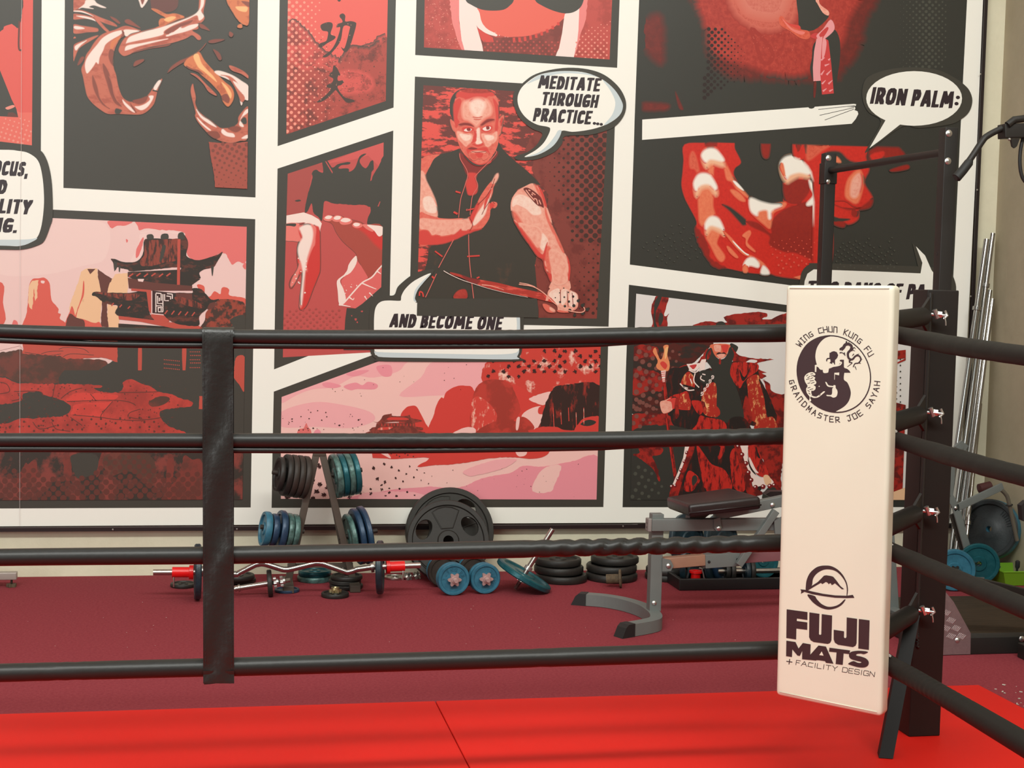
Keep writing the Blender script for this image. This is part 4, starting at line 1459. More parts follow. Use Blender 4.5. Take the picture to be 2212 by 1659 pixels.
a.many('N', '''
wblk: 900,700 1500,700 1600,1100 1720,1580 620,1580 790,1150
wr~2: 150,560 600,560 640,760 150,790
wblk: 640,350 740,370 720,480 880,500 1000,460 980,580 900,740 760,740 640,640
wr: 690,500 720,450 740,560 700,610
wrb: 900,380 1060,400 1060,470 1000,560 930,480
wgold: 1050,460 1100,470 1180,430 1250,500 1240,570 1130,570 1060,520
skh: 1060,380 1090,440 1120,450 1080,470
wrb: 1000,570 1080,590 1300,640 1310,800 890,800 960,680
wblk: 1370,620 1500,580 1600,640 1640,800 1360,800
wgold: 1700,680 1760,640 1900,580 1960,660 1960,740 1700,740
kr~1.5: 140,760 960,760 840,1000 780,1250 640,1500 640,1700 120,1700
wr~2: 160,1060 240,1040 250,960 520,970 510,1060 400,1080 450,1180 500,1380 470,1370 420,1250 330,1170 250,1110
''')
a.halftone(INK['dotg'], 'N', '150,1120 300,1200 420,1300 560,1440 420,1640 150,1640', 15.8, 0.45, lambda x, y: 4.2 - (x - 1370) * 0.02)
a.halftone(INK['wdot'], 'N', '160,330 480,380 500,560 400,740 160,740', 16.2, 0.45, lambda x, y: max(0, 5.2 - (x - 1370) * 0.05))
a.line(INK['wr'], 'N', '575,540 640,990 690,1330 700,1430', 7.5, sm=False)
a.line(INK['wrb'], 'N', '570,540 630,990 680,1330', 2.5, sm=False)
a.many('N', '''
mlight: 500,400 560,375 640,355 662,480 600,530 540,540 510,490
mred: 580,380 650,350 700,350 720,420 660,490 640,400
wr: 700,350 740,365 720,470 680,480
wblk: 930,800 1500,800 1480,960 1500,1100 1560,1500 1000,1520 940,1200
wrb: 960,940 1060,1060 1150,1180 1320,1260 1400,1500 1090,1520 1000,1200
wblk: 1030,930 1120,1060 1160,1140 1140,1150 1060,1050
wrb: 1240,960 1320,960 1280,1080 1230,1120
wrb: 1380,1060 1440,980 1500,1160 1570,1500 1430,1480 1390,1250
wblk: 1200,990 1260,960 1230,1080
wrb: 840,1290 900,1270 1000,1370 960,1450 900,1520 800,1500
kr: 905,1340 950,1320 970,1380 920,1450 900,1420
wr: 860,960 935,960 880,1130 800,1330 740,1530 700,1620 610,1620 650,1450 700,1440 790,1200
skw!: 812,960 865,960 805,1150 755,1280 685,1440 658,1432 720,1290 790,1100
wr~2: 1690,930 2010,930 2000,1600 1900,1420 1780,1100
skw: 1505,940 1610,930 1600,1100 1640,1250 1750,1345 1850,1330 1930,1425 1760,1455 1670,1465 1640,1330 1560,1140
wr: 1430,950 1510,960 1560,1140 1640,1330 1660,1460 1800,1540 1700,1580 1600,1560 1540,1300
wrb: 1610,930 1690,930 1790,1130 1865,1300 1800,1345 1700,1290 1620,1140
skw: 1625,1090 1700,1240 1740,1290 1690,1280 1630,1180
wblk: 1700,960 1760,1100 1720,1080
kr~1: 1800,1540 1900,1450 1960,1500 1980,1640 1800,1640
rockc: 1800,1330 1860,1320 1900,1400 1830,1440
''')
for x, y in ((835, 1035), (805, 1145), (760, 1255), (725, 1365), (690, 1450), (645, 1460), (1480, 955), (1530, 1060), (1580, 1170), (1610, 1285), (1645, 1380), (1700, 1470), (1795, 1462), (1880, 1455), (1935, 1443)):
    X, Y = 1340 + x * 380 / 2212, 800 + y * 380 / 2212
    a.disc(INK['wbead'], X, Y, 5.2 if x > 1400 else 4.0)
a.k += 1
for x, y in ((835, 1035), (805, 1145), (760, 1255), (725, 1365), (690, 1450), (645, 1460), (1480, 955), (1530, 1060), (1580, 1170), (1610, 1285), (1645, 1380), (1700, 1470), (1795, 1462), (1880, 1455), (1935, 1443)):
    a.disc(INK['skw'], 1338.8 + x * 380 / 2212, 798.8 + y * 380 / 2212, 1.8)
a.k += 1
# piece of the same picture that shows between the corner pad and the ring post
a.many('S', '''
wr!: 1480,880 1640,860 1640,960 1480,980
wr!: 1480,1480 1640,1520 1600,2600 1380,2600
wr!: 1520,1020 1640,960 1640,985 1520,1035
rockc!: 1380,2600 1650,2500 1650,3200 1380,3200
''')
for i in range(9):
    for j in range(3):
        a.disc(INK['kr'], 1928 + j * 8.5, 776 + i * 13.2 + j % 2 * 6.5, 1.7, 7)
a.k += 1
done(a, 'comic_panel', 'printed panel of a bearded warlord in red robes with a staff')

# ---- lake landscape with domed hills
a = panel('p11', [(591.4, 846), (803, 767.6), (893, 734), (1314, 735), (1303.4, 1095.4), (586.7, 1097), (588.5, 979)],
          [(608.4, 857.5), (905, 748.6), (1297.5, 748), (1288.6, 1079.2), (606.8, 1077.5), (606.5, 960)], 'lpl')
a.many('I', '''
lp: 60,1180 500,1020 965,850 1200,850 1160,900 1100,960 900,1010 740,1000 560,1090 380,1110 240,1160 110,1230
lp: 112,1300 380,1220 620,1240 860,1300 900,1380 700,1440 400,1430 112,1430
lp: 1115,1165 1300,1010 1450,860 2100,840 1900,1000 1750,1130 1700,1080 1560,1150 1380,1165
lpd: 930,910 1040,905 1050,990 980,1000 930,950
lpd: 640,1085 740,1052 800,1075 850,1045 930,1070 905,1110 760,1108 700,1118
lpd: 660,980 760,950 860,950 740,1000
lpd: 460,1060 520,1050 620,1080 560,1100 480,1090
coral: 250,1490 262,1450 300,1440 322,1398 337,1430 362,1460 355,1500
lpd: 390,1470 420,1450 445,1470 440,1500 390,1500
lr: 1125,1340 1170,1270 1210,1252 1260,1255 1300,1320 1340,1400 1385,1500 1125,1500
lr~0.6: 1388,1500 1410,1330 1440,1230 1475,1180 1495,1185 1520,1130 1600,1085 1680,1080 1760,1130 1850,1500
lrock~1.5: 1830,1060 1860,880 2100,760 2500,720 2860,720 2860,1250 2300,1260 2120,1120 2000,1050
lrd~0.6: 1720,1420 1740,1200 1770,1100 1820,1050 1900,1025 2000,1035 2080,1080 2130,1110 2250,1180 2300,1500 1780,1500
lr~0.6: 2080,1075 2200,1120 2330,1200 2420,1300 2440,1500 2000,1500 2150,1300
lrw~0.8: 1735,1220 1790,1170 1900,1250 1950,1340 1900,1440 1780,1480 1730,1400
lpl~0.6: 1560,1500 1660,1440 1740,1435 1770,1460 1740,1500
lrd~0.5: 1790,1500 1830,1430 2000,1370 2150,1400 2200,1500
''')
a.many('O', '''
lpl~0.8: 1590,120 1640,70 1720,50 1760,100 1700,190 1660,190
lpl~0.8: 1640,0 1780,-40 1740,40 1680,30
lr~1: 1700,60 1760,40 1750,90 1700,100
lrd: 1562,195 1570,130 1605,118 1650,150 1668,195
lpl: 1555,195 1560,130 1580,122 1570,195
lcl~1: 1700,215 1712,150 1740,40 1790,-60 1850,-80 2085,-80 2085,205 1900,210
lr~1: 1930,210 1950,160 1990,125 2085,118 2085,215
kr~1: 1960,165 2010,135 2060,150 2020,175
lr~1: 1660,215 1690,185 1800,180 1860,200 1940,205 1940,230 1640,230
lpag~0.5: 652,142 680,152 705,135 722,108 760,100 775,98 782,112 865,112 888,105 898,125 968,142 905,155 800,148 700,158
lr: 745,135 770,120 860,124 880,136 800,138
lpag!: 680,158 920,152 925,188 672,188
lpag~0.5: 645,192 690,180 930,180 972,192 930,205 660,207
lpag!: 610,218 660,200 930,202 985,215 985,240 610,240
lrw: 700,186 780,180 760,196 690,200
lr~0.8: 540,345 650,330 1000,325 1700,325 1765,338 1720,372 1640,382 1550,372 1400,378 1200,412 1040,422 935,430 1010,378 870,378 760,382 690,350
lpl~1: 1555,330 1620,330 1615,360 1570,365
lpl: 695,345 740,340 770,378 720,370
lr!: 650,340 690,340 765,380 655,376
lpd~0.8: 595,645 610,600 800,572 1000,556 1200,562 1350,502 1520,470 1600,425 1720,430 1900,400 2075,368 2070,645
lp~0.8: 1230,455 1420,390 1560,385 1480,440 1330,480 1260,490
lpl~1: 1660,585 1690,490 1750,432 1840,428 1800,540 1770,590
lpl: 600,560 800,540 1000,556 800,572 620,600
lp~0.8: 595,600 700,590 900,590 1000,620 980,645 595,645
''')
for k in range(5):
    a.line(INK['lrw'], 'O', f'{1790+k*48},{60+k%2*30} {1795+k*47},{185-k%3*20}', 1.6, up=False)
for k in range(11):
    a.line(INK['lr'], 'O', f'{712+k*20},160 {712+k*20},176', 1.4, up=False)
for k in range(6):
    a.disc(INK['kr'], 845 + k * 9 + k % 2 * 3, 980 + k % 3 * 3, 1.6, 6)
a.k += 1
a.halftone(INK['line'], 'I', '1850,880 2130,800 2860,740 2860,1000 2150,1000 1850,1000', 15.6, 0.79, lambda x, y: 4.2, drop=0.25, rag=2.4)
a.halftone(INK['line'], 'O', '85,345 290,345 350,420 620,520 830,560 820,635 85,635', 17.5, 0.42, lambda x, y: max(1.0, 5.6 - max(0, x - 640) * 0.018), drop=0.2, rag=3.2)
a.halftone(INK['line'], 'O', '620,400 900,420 1300,560 1300,635 620,635', 17.5, 0.42, lambda x, y: max(0.8, 4.0 - max(0, x - 780) * 0.02), drop=0.35, rag=2.4)
a.specks(INK['line'], 'O', '85,60 560,60 600,210 85,210', 42, 0.5, 2.2)
a.specks(INK['line'], 'I', '500,900 1850,880 1800,1100 500,1200', 26, 0.5, 1.5)
a.specks(INK['line'], 'O', '1000,440 2050,400 2050,630 1000,630', 20, 0.5, 1.4)
done(a, 'comic_panel', 'printed panel of a pink lake with domed red hills')

# ---- speech balloons
def balloon(art_outline, art_white, shade, label, lines, dots=()):
    a = Art(mplace, base=100)
    for t, sm in art_outline:
        a.S(INK['k'], t[0], t[1], sm=sm)
    for t, sm in art_white:
        a.S(INK['paper'], t[0], t[1], sm=sm)
    for t in shade:
        a.S(INK['shade'], t[0], t[1])
    o = done(a, 'speech_balloon', label)
    b = Art(mplace, base=a.k + 1)
    for ln in lines:
        b.comic(INK['letter'], *ln[:6])
    for x, y, r in dots:
        b.disc(INK['letter'], x, y, r, 12, ry=r * 0.85)
    c = b.mb.build('lettering', MUR)
    c.parent = o
    return o


def ell(x0, y0, rx, ry, reg='P', n=40, tilt=0.0):
    return (reg, ' '.join('%.2f,%.2f' % (x0 + rx * math.cos(2 * PI * i / n) * math.cos(tilt) - ry * math.sin(2 * PI * i / n) * math.sin(tilt),
                                         y0 + rx * math.cos(2 * PI * i / n) * math.sin(tilt) + ry * math.sin(2 * PI * i / n) * math.cos(tilt)) for i in range(n)))


def kz(reg, x, y):
    x0, y0, w = REG[reg]
    return x0 + x * w / 2212, y0 + y * w / 2212


def tl(txt, reg, x0, y0, x1, y1, cap, **kw):
    a0, b0 = kz(reg, x0, y0)
    a1, b1 = kz(reg, x1, y1)
    return (txt, a0, b0, a1, b1, cap * REG[reg][2] / 2212, kw)


TX = dict(shear=0.2, weight=0.062)
balloon([(('P', '-180,322 0,318 60,322 86,324 101,345 110,380 113.5,420 113.6,470 108,490 97,518 84,529 50,538.7 0,539 -180,536'), True)],
        [(('P', '-170,326 0,323.5 40,326 62,331 82,347 91,378 94.9,420 94,455 88,494 76,517 45,531 0,530.5 -170,528'), True)],
        [('P', '-170,516 0,517.8 60,517 80,514 72,521 45,531 0,530.5 -170,528')],
        'white rounded speech balloon at the left edge',
        [tl('OCUS,', 'A', -70, 1492, 250, 1510, 128, **TX), tl('D', 'A', -24, 1655, 70, 1660, 126, **TX),
         tl('ILITY', 'B', -60, 238, 282, 254, 128, **TX), tl('NG.', 'B', -80, 398, 160, 412, 128, **TX)])

balloon([(('F', '1150,825 1250,750 1400,700 1600,674 1800,690 1960,745 2090,850 2160,960 2178,1060 2150,1160 2070,1255 1950,1310 1800,1345 1570,1355 1540,1430 1480,1500 1400,1545 1290,1585 1180,1598 1085,1588 1075,1555 1180,1520 1270,1460 1320,1390 1340,1325 1240,1280 1130,1190 1070,1080 1050,960 1090,880'), True)],
        [(('F', '1180,830 1300,750 1450,715 1610,707 1780,725 1940,790 2060,890 2130,1000 2145,1070 2110,1150 2010,1225 1880,1275 1760,1300 1640,1312 1535,1303 1500,1390 1430,1470 1300,1540 1165,1562 1270,1500 1350,1430 1400,1350 1422,1285 1395,1262 1290,1240 1190,1180 1120,1090 1096,990 1120,900'), True)],
        [('F', '1190,835 1300,752 1450,716 1610,708 1780,726 1900,770 1760,740 1560,730 1400,760 1280,800'),
         ('F', '1940,790 2060,890 2130,1000 2145,1070 2110,1150 2010,1225 1960,1240 2040,1140 2070,1020 2020,900'),
         ('F', '1535,1303 1500,1390 1430,1470 1300,1540 1180,1560 1300,1520 1400,1440 1470,1350 1500,1300')],
        'white oval speech balloon beside the man in the vest',
        [tl('MEDITATE', 'F', 1296, 880, 1935, 914, 135, **TX), tl('THROUGH', 'F', 1326, 1046, 1912, 1078, 135, **TX),
         tl('PRACTICE', 'F', 1246, 1208, 1846, 1242, 138, **TX)],
        [(*kz('F', x, y), 3.7) for x, y in ((1862, 1228), (1895, 1233), (1930, 1238))])

balloon([(('I', '870,790 860,700 860,480 875,400 920,335 985,308 1070,306 1100,240 1150,190 1215,140 1290,105 1400,85 1400,125 1300,220 1265,300 1262,345 2090,345 2150,360 2175,420 2178,560 2165,760 2140,830 2090,872 1000,872 920,850 880,815'), True)],
        [(('I', '905,790 900,600 903,470 920,400 960,362 1020,352 1115,355 1130,345 1135,310 1170,250 1250,180 1385,118 1330,190 1275,260 1250,330 1262,362 1290,372 1700,378 2060,378 2115,400 2140,450 2147,560 2140,760 2120,830 2070,855 1300,842 980,836 925,820'), True)],
        [('I', '905,785 925,820 980,836 1300,842 2070,855 2120,830 2138,775 2080,805 1800,812 1000,795'),
         ('I', '2060,378 2115,400 2140,450 2147,560 2143,690 2112,690 2120,560 2105,450'),
         ('I', '1385,118 1330,190 1275,260 1250,330 1262,362 1240,355 1240,310 1265,240')],
        'white square speech balloon below the broadsword',
        [tl('AND BECOME ONE', 'I', 1028, 582, 2008, 606, 120, **TX)])

balloon([(('K', '1000,760 1200,690 1450,670 1700,700 1880,790 1940,835 2000,900 2030,1000 2000,1110 1920,1185 1800,1240 1500,1275 1330,1260 1010,1490 960,1520 1000,1440 1120,1210 1000,1120 940,1000 940,860'), True)],
        [ell(1450, 980, 477, 272, 'K') and (ell(1450, 980, 477, 272, 'K'), False), (('K', '1172,1185 1005,1475 1120,1390 1312,1238 1300,1180'), False)], [],
        'white oval speech balloon at the upper right of the mural',
        [tl('IRON PALM', 'K', 1008, 1034, 1858, 1082, 172, shear=0.2, weight=0.062)],
        [(*kz("K", 1886, 970), 4.6), (*kz("K", 1872, 1032), 4.6)])

balloon([(('J', '975,1640 985,1530 1000,1480 1035,1450 1090,1442 1640,1460 1740,1470 1800,1480 1830,1530 1840,1590 1820,1680 1780,1740 1000,1760'), True),
         (('J', '1600,1330 1660,1400 1720,1500 1640,1500'), False)],
        [(('J', '1000,1640 1010,1540 1025,1500 1060,1476 1400,1488 1645,1498 1655,1440 1620,1350 1670,1400 1705,1480 1720,1500 1785,1512 1808,1555 1814,1610 1800,1700 1010,1730'), False)], [],
        'white speech balloon low on the right, half hidden by the pad',
        [tl('TWO DAYS OF PA', 'S', 446, 222, 1890, 268, 190, **TX)])

# sheet seam and dark fixing rails along the edge
a = Art(mplace, base=190)
a.line(mat('seam', (0.62, 0.55, 0.52), 0.5), 'P', '48,-300 45.6,327 43.5,540 42.5,1136', 0.6, sm=False)
done(a, 'sheet_seam', 'thin pale seam line between two mural sheets')
DARKM = mat('rail_dark', (0.016, 0.010, 0.010), 0.35, spec=0.5)
SCREW = mat('screw', (0.45, 0.43, 0.4), 0.3, 0.9)
mb = MB()
mb.beam(on_y(-420, 1145.5, MUR_Y - 0.004), on_y(1376, 1136.2, MUR_Y - 0.004), 0.02, 0.022, DARKM)
mb.beam(on_y(1376, 1136.2, MUR_Y - 0.004), on_y(2085, 1136, MUR_Y - 0.004), 0.02, 0.022, DARKM)
mb.build('fixing_rail', MUR)
mb = MB()
mb.beam(on_y(-420, 1141.2, MUR_Y), on_y(1376, 1132, MUR_Y), 0.03, 0.003, mat('rail_lip', (0.10, 0.085, 0.08), 0.4))
mb.build('rail_lip', MUR)
mb = MB()
mb.beam(on_y(2142, -300, MUR_Y - 0.004), on_y(2079.5, 1136, MUR_Y - 0.004), 0.018, 0.02, DARKM, up=(0, 1, 0))
mb.build('fixing_rail', MUR)
for x, y in ((244, 1144), (512, 1143), (1346, 1137), (1700, 1137), (2111, 410), (2097, 640), (2118, 160)):
    mb = MB()
    p = on_y(x, y, MUR_Y - 0.02)
    mb.lathe([(0.0, 0.004), (0.004, 0.003), (0.005, 0.0)], SCREW, p + Vector((0, 0, 0)), (0, -1, 0), 10)
    mb.build('screw', MUR)


# ------------------------------------------------------------------ boxing ring corner
MAT_Z = 0.04
CORN = Vector((1.78, 3.86, 0))
E1 = Vector((math.cos(math.radians(0.24)), math.sin(math.radians(0.24)), 0))
E2 = Vector((-E1.y, E1.x, 0))
REDM = mat('mat_red', (0.68, 0.014, 0.008), 0.6, spec=0.2, noise=0.25, nscale=3, c2=(0.62, 0.012, 0.007), bump=0.12, bscale=500)
VINYL = mat('rope_vinyl', (0.012, 0.0118, 0.0102), 0.42, spec=0.45, bump=0.10, bscale=70)
VINYL3 = mat('rope_vinyl_dimmed', (0.012, 0.0108, 0.009), 0.6, spec=0.28, bump=0.1, bscale=70)  # same rope vinyl, colour and gloss lowered to dim the right ropes' highlights
VINYL2 = mat('strap_vinyl', (0.014, 0.013, 0.011), 0.36, spec=0.5, bump=0.3, bscale=60)
STEELK = mat('post_steel', (0.014, 0.0115, 0.010), 0.5, spec=0.28, noise=0.4, nscale=6, c2=(0.020, 0.015, 0.013))
STITCH = mat('stitch', (0.012, 0.011, 0.010), 0.8)
CHROME = mat('chrome', (0.42, 0.41, 0.39), 0.14, 1.0)
ZINC = mat('zinc', (0.62, 0.61, 0.58), 0.3, 0.9)
CREAM = mat('cream_vinyl', (0.73, 0.70, 0.565), 0.5, spec=0.3, noise=0.15, nscale=2, c2=(0.705, 0.675, 0.54), bump=0.06, bscale=30)
PRINT = mat('pad_print', (0.034, 0.012, 0.014), 0.5)
WHITEP = mat('white_plastic', (0.75, 0.72, 0.68), 0.4)

# mats
xs = on_z(940, 1513, MAT_Z).x
edge_y = on_z(940, 1514, MAT_Z).y
xr = on_z(2127, 1485.4, MAT_Z).x


def ring_mat(x0, x1, label):
    mb = MB()
    a = math.radians(0.24)
    R = Matrix.Rotation(a, 3, 'Z')
    base = Vector((xs, edge_y, 0))
    c = base + R @ Vector(((x0 + x1) / 2 - xs, -1.0, MAT_Z / 2))
    mb.box(c, (x1 - x0 - 0.003, 2.0, MAT_Z), REDM, R, 0.004)
    return tag(mb.build('ring_mat'), label, 'mat', 'red ring floor mats')


ring_mat(xs - 2.0, xs, 'red floor mat under the ropes, left of the mat seam')
ring_mat(xs, xr, 'red floor mat under the corner post, right of the mat seam')


def rope_mesh(ctrl, place, name, flap=None, wr=None, m=None):
    """ctrl: (px x, px centre y, px radius); place maps px to 3D on the rope's vertical plane; flap: (x, lower edge y)"""
    c = smooth_open(ctrl, 26)
    P = [place(x, y) for x, y, r in c]
    Rr = [(place(x, y - r) - place(x, y)).length for x, y, r in c]
    n = 28
    vs, fs = [], []
    s = 0.0
    for i, p in enumerate(P):
        d = (P[min(i + 1, len(P) - 1)] - P[max(i - 1, 0)]).normalized()
        if i:
            s += (P[i] - P[i - 1]).length
        u = Vector((0, 0, 1))
        v = d.cross(u).normalized()
        u = v.cross(d).normalized()
        for j in range(n):
            a = 2 * PI * j / n
            k = 1.0
            if wr:
                for (xa, xb, amp, freq, tw) in wr:
                    if xa < c[i][0] < xb:
                        t = (c[i][0] - xa) / (xb - xa)
                        k -= amp * math.sin(PI * t) ** 0.5 * (0.5 + 0.5 * math.sin(freq * s + tw * a + 1.3 * math.sin(s * 9))) ** 3
            vs.append(p + (u * math.cos(a) + v * math.sin(a)) * Rr[i] * k)
    for i in range(len(P) - 1):
        for j in range(n):
            fs.append((i * n + j, i * n + (j + 1) % n, (i + 1) * n + (j + 1) % n, (i + 1) * n + j))
    mb = MB()
    mb.add(vs, fs, m or VINYL, True)
    mb.add(vs[:n], [list(range(n))], m or VINYL)
    mb.add(vs[-n:], [list(range(n))], m or VINYL)
    return mb


def pb(x, y):
    return on_p(x, y, CORN, E2)


def pr_(x, y):
    return on_p(x, y, CORN, E1)


BACK = [
    ([(-420, 690, 15), (-200, 703, 15), (0, 715, 15.2), (253, 722, 14.8), (438, 725.5, 15), (580, 728, 15.8), (860, 729, 16.4), (1140, 728.6, 16.8), (1340, 725, 17.6), (1560, 721, 19), (1692, 719.3, 19.6), (1866, 712, 19.6)],
     [(-420, 722), (0, 741), (253, 750.6), (557, 753.2), (850, 754.4), (1140, 753), (1340, 748), (1480, 743)],
     [(930, 1150, 0.05, 230, 2), (1360, 1440, 0.10, 190, 1)], 'topmost padded black rope of the four running across the mural'),
    ([(-420, 950, 15), (0, 950.6, 15.2), (290, 951, 15.4), (557, 951.5, 15.8), (860, 952, 16.5), (1140, 951, 17), (1340, 949.5, 18), (1500, 946, 18.5), (1684, 942, 18.7), (1866, 935, 18.7)],
     [(-420, 976), (0, 976), (253, 977), (557, 978.8), (860, 979.5), (1140, 976), (1340, 972), (1480, 968)],
     [(700, 1120, 0.07, 170, 2), (1480, 1684, 0.10, 120, 2)], 'second padded black rope from the top, crossing the mural'),
    ([(-420, 1212, 18.5), (0, 1204, 18.6), (438, 1199.8, 18.9), (557, 1198, 19.1), (860, 1192, 19), (1220, 1183.8, 19), (1450, 1178.5, 19), (1676, 1173, 19), (1866, 1166, 19)],
     None, [(1120, 1640, 0.27, 110, 2)], 'third padded black rope from the top, passing in front of the weights'),
    ([(-420, 1466, 19.6), (0, 1453.5, 19.6), (438, 1442, 19.4), (557, 1439, 20), (1100, 1423, 20), (1660, 1405, 20), (1866, 1398, 20)],
     None, [(40, 210, 0.06, 120, 2), (1100, 1230, 0.05, 90, 1)], 'lowest padded black rope over the red floor on the left'),
]
for ctrl, flap, wr, lab in BACK:
    o = rope_mesh(ctrl, pb, 'ring_rope', wr=wr).build('ring_rope')
    tag(o, lab, 'rope', 'padded ring ropes')
    if flap:
        f = smooth_open(flap, 20)
        P = [pb(x, y - 6.6) + Vector((0, -0.002, 0)) for x, y in f]
        mb = MB()
        mb.tube(P, [0.0084 if f[i][0] < 1300 else max(0.002, 0.0084 * (1480 - f[i][0]) / 180) for i in range(len(f))], VINYL, 10)
        # the cover's two skins closing from the tube down to the welt
        c = smooth_open([(x, y) for x, y, r in ctrl], 20)
        mb.build('cover_flap', o)

RIGHT = [
    ([(1872, 712, 18.8), (1937, 723, 19), (2000, 735, 20), (2064, 747, 21), (2140, 758, 21.6), (2212, 768, 22), (2400, 790, 24), (2900, 850, 30)],
     'topmost black rope running from the corner pad to the right edge'),
    ([(1872, 933, 17), (1929, 948, 17.5), (2000, 970, 19.5), (2054, 986, 21), (2130, 1008, 21.4), (2212, 1029, 22), (2400, 1078, 24), (2900, 1205, 30)],
     'second black rope from the top, right of the corner pad'),
    ([(1872, 1166, 19.4), (1920, 1189, 19.6), (1980, 1214, 19.8), (2045, 1242, 20.4), (2130, 1278, 22), (2212, 1313, 23.5), (2400, 1392, 26), (2900, 1605, 32)],
     'third black rope from the top, right of the corner pad'),
    ([(1872, 1400, 20.5), (1914, 1432, 21), (1975, 1466, 21.5), (2034, 1501, 22.5), (2130, 1558, 25), (2212, 1607, 27), (2400, 1720, 31), (2900, 2020, 38)],
     'lowest black rope, slanting over the red mat at the right'),
]
for i, (ctrl, lab) in enumerate(RIGHT):
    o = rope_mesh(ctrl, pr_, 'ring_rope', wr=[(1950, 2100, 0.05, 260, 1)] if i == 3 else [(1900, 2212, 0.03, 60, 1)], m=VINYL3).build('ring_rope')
    tag(o, lab, 'rope', 'padded ring ropes')

# rope spreader strap
st = empty('rope_spreader', pb(470, 1472), 'wide vertical black strap tying the four ropes together on the left', 'strap')
mb = MB()
rows = []
yy = [708, 711, 718, 740, 800, 870, 930, 952, 975, 1040, 1110, 1180, 1200, 1222, 1280, 1340, 1400, 1425, 1445, 1462, 1470]
for i, y in enumerate(yy):
    t = (y - 708) / 762.0
    xl, xr_ = 437 + 2.5 * t, 503 + 2.8 * t
    off = 0.0285 + 0.002 * math.sin(i * 1.7)
    if i == 0:
        off = 0.0
    if i == 1:
        off = 0.022
    if y in (800, 870, 1040, 1110, 1280, 1340):
        off = 0.0265 + 0.004 * math.sin(i * 2.3)
    row = []
    for k in range(9):
        x = xl + (xr_ - xl) * k / 8
        dd = off + 0.0035 * math.sin(i * 1.3 + k * 0.8) * (1 if 3 < i < 19 else 0.1)
        row.append(pb(x, y) + Vector((0, -dd, 0)))
    rows.append(row)
vs = [p for r in rows for p in r]
m0 = len(vs)
vs += [p + Vector((0, 0.003, 0)) for r in rows for p in r]
fs = []
R_ = len(rows)
for i in range(R_ - 1):
    for k in range(8):
        a = i * 9 + k
        fs.append((a, a + 1, a + 10, a + 9))
        fs.append((m0 + a, m0 + a + 9, m0 + a + 10, m0 + a + 1))
for i in range(R_ - 1):
    for k in (0, 8):
        a = i * 9 + k
        fs.append((a, a + 9, m0 + a + 9, m0 + a))
for k in range(8):
    for a in (k, (R_ - 1) * 9 + k):
        fs.append((a, a + 1, m0 + a + 1, m0 + a))
mb.add(vs, fs, VINYL2, True)
# fold round the bottom rope and up the back, over the top rope
loop = []
for a in range(0, 190, 15):
    t = math.radians(a)
    loop.append((pb(472, 1449), -math.cos(t), -math.sin(t)))


def wrap(cx_, cy_, rad, a0, a1, m):
    q = []
    for a in range(a0, a1 + 1, 15):
        t = math.radians(a)
        for x in (439.5, 505.5):
            q.append(pb(x, cy_) + Vector((0, -math.cos(t) * rad, math.sin(t) * rad)))
    n = len(q) // 2
    mb.add(q, [(2 * i, 2 * i + 1, 2 * i + 3, 2 * i + 2) for i in range(n - 1)], m, True)
    return q[-2:]


q1 = wrap(472, 1443, 0.0285, -90, -0, VINYL2)
q2 = wrap(472, 1443, 0.0285, -180, -90, VINYL2)
q3 = wrap(472, 727, 0.0245, 0, 180, VINYL2)
mb.add([pb(439.5, 1443) + Vector((0, 0.0285, 0)), pb(505.5, 1443) + Vector((0, 0.0285, 0)), q3[1], q3[0]], [(0, 1, 2, 3)], VINYL2)
# double bottom hem hanging under the last rope
hem = []
for x, y in ((440, 1461), (505.5, 1461), (505, 1470), (497, 1471), (472, 1470), (452, 1472.5), (441, 1473)):
    hem.append(pb(x, y) + Vector((0, -0.026, 0)))
mb.prism(hem, (0, 0.006, 0), VINYL2)
mb.build('strap_band', st)
for x0, x1 in ((441.5, 444.5), (499.5, 502.5)):
    for e in range(2):
        mb = MB()
        if e == 0:
            for i in range(len(yy) - 3):
                pass
        k = 88
        for i in range(k):
            if e == 0:
                ya = 716 + (1456 - 716) * i / k
                t = (ya - 708) / 762
                f = 0.07 if x0 < 470 else 0.925
                # find the band's surface between rows
                r = max(j for j in range(R_ - 1) if yy[j] <= ya)
                w = (ya - yy[r]) / (yy[r + 1] - yy[r])
                c0 = rows[r][0].lerp(rows[r][8], f).lerp(rows[r + 1][0].lerp(rows[r + 1][8], f), w)
                kk = int(f * 8)
                fr = f * 8 - kk
                c0 = rows[r][kk].lerp(rows[r][kk + 1], fr).lerp(rows[r + 1][kk].lerp(rows[r + 1][kk + 1], fr), w)
                mb.box(c0 + Vector((0, -0.0006, 0)), (0.0012, 0.0012, 0.0065), STITCH)
        if mb.v:
            mb.build('stitching', st)

# corner post
pA, pB = on_z(1962, 1591, MAT_Z), on_z(2032, 1590.7, MAT_Z)
PS = 0.1
pc0 = (pA + pB) / 2 + E2 * (PS / 2)
post = empty('ring_post', (pc0.x, pc0.y, MAT_Z), 'square black steel corner post standing on the red mat behind the cream pad', 'post')
RZ = Matrix.Rotation(math.radians(0.24), 3, 'Z')
mb = MB()
TOP = 1.458
mb.box((pc0.x, pc0.y, (TOP + MAT_Z) / 2), ((pA - pB).length, PS, TOP - MAT_Z), STEELK, RZ, 0.004)
mb.build('post_tube', post)
mb = MB()
foot = on_z(1912, 1634, MAT_Z)
topb = on_y(1968, 1338, pc0.y - PS / 2 - 0.012)
dv = (topb - foot).normalized()
bx = Vector((0.94, -0.34, 0)) * 0.021
by = Vector((0.34, 0.94, 0)) * 0.024
q0, q1 = foot + Vector((0, 0, 0.002)), topb + dv * 0.02
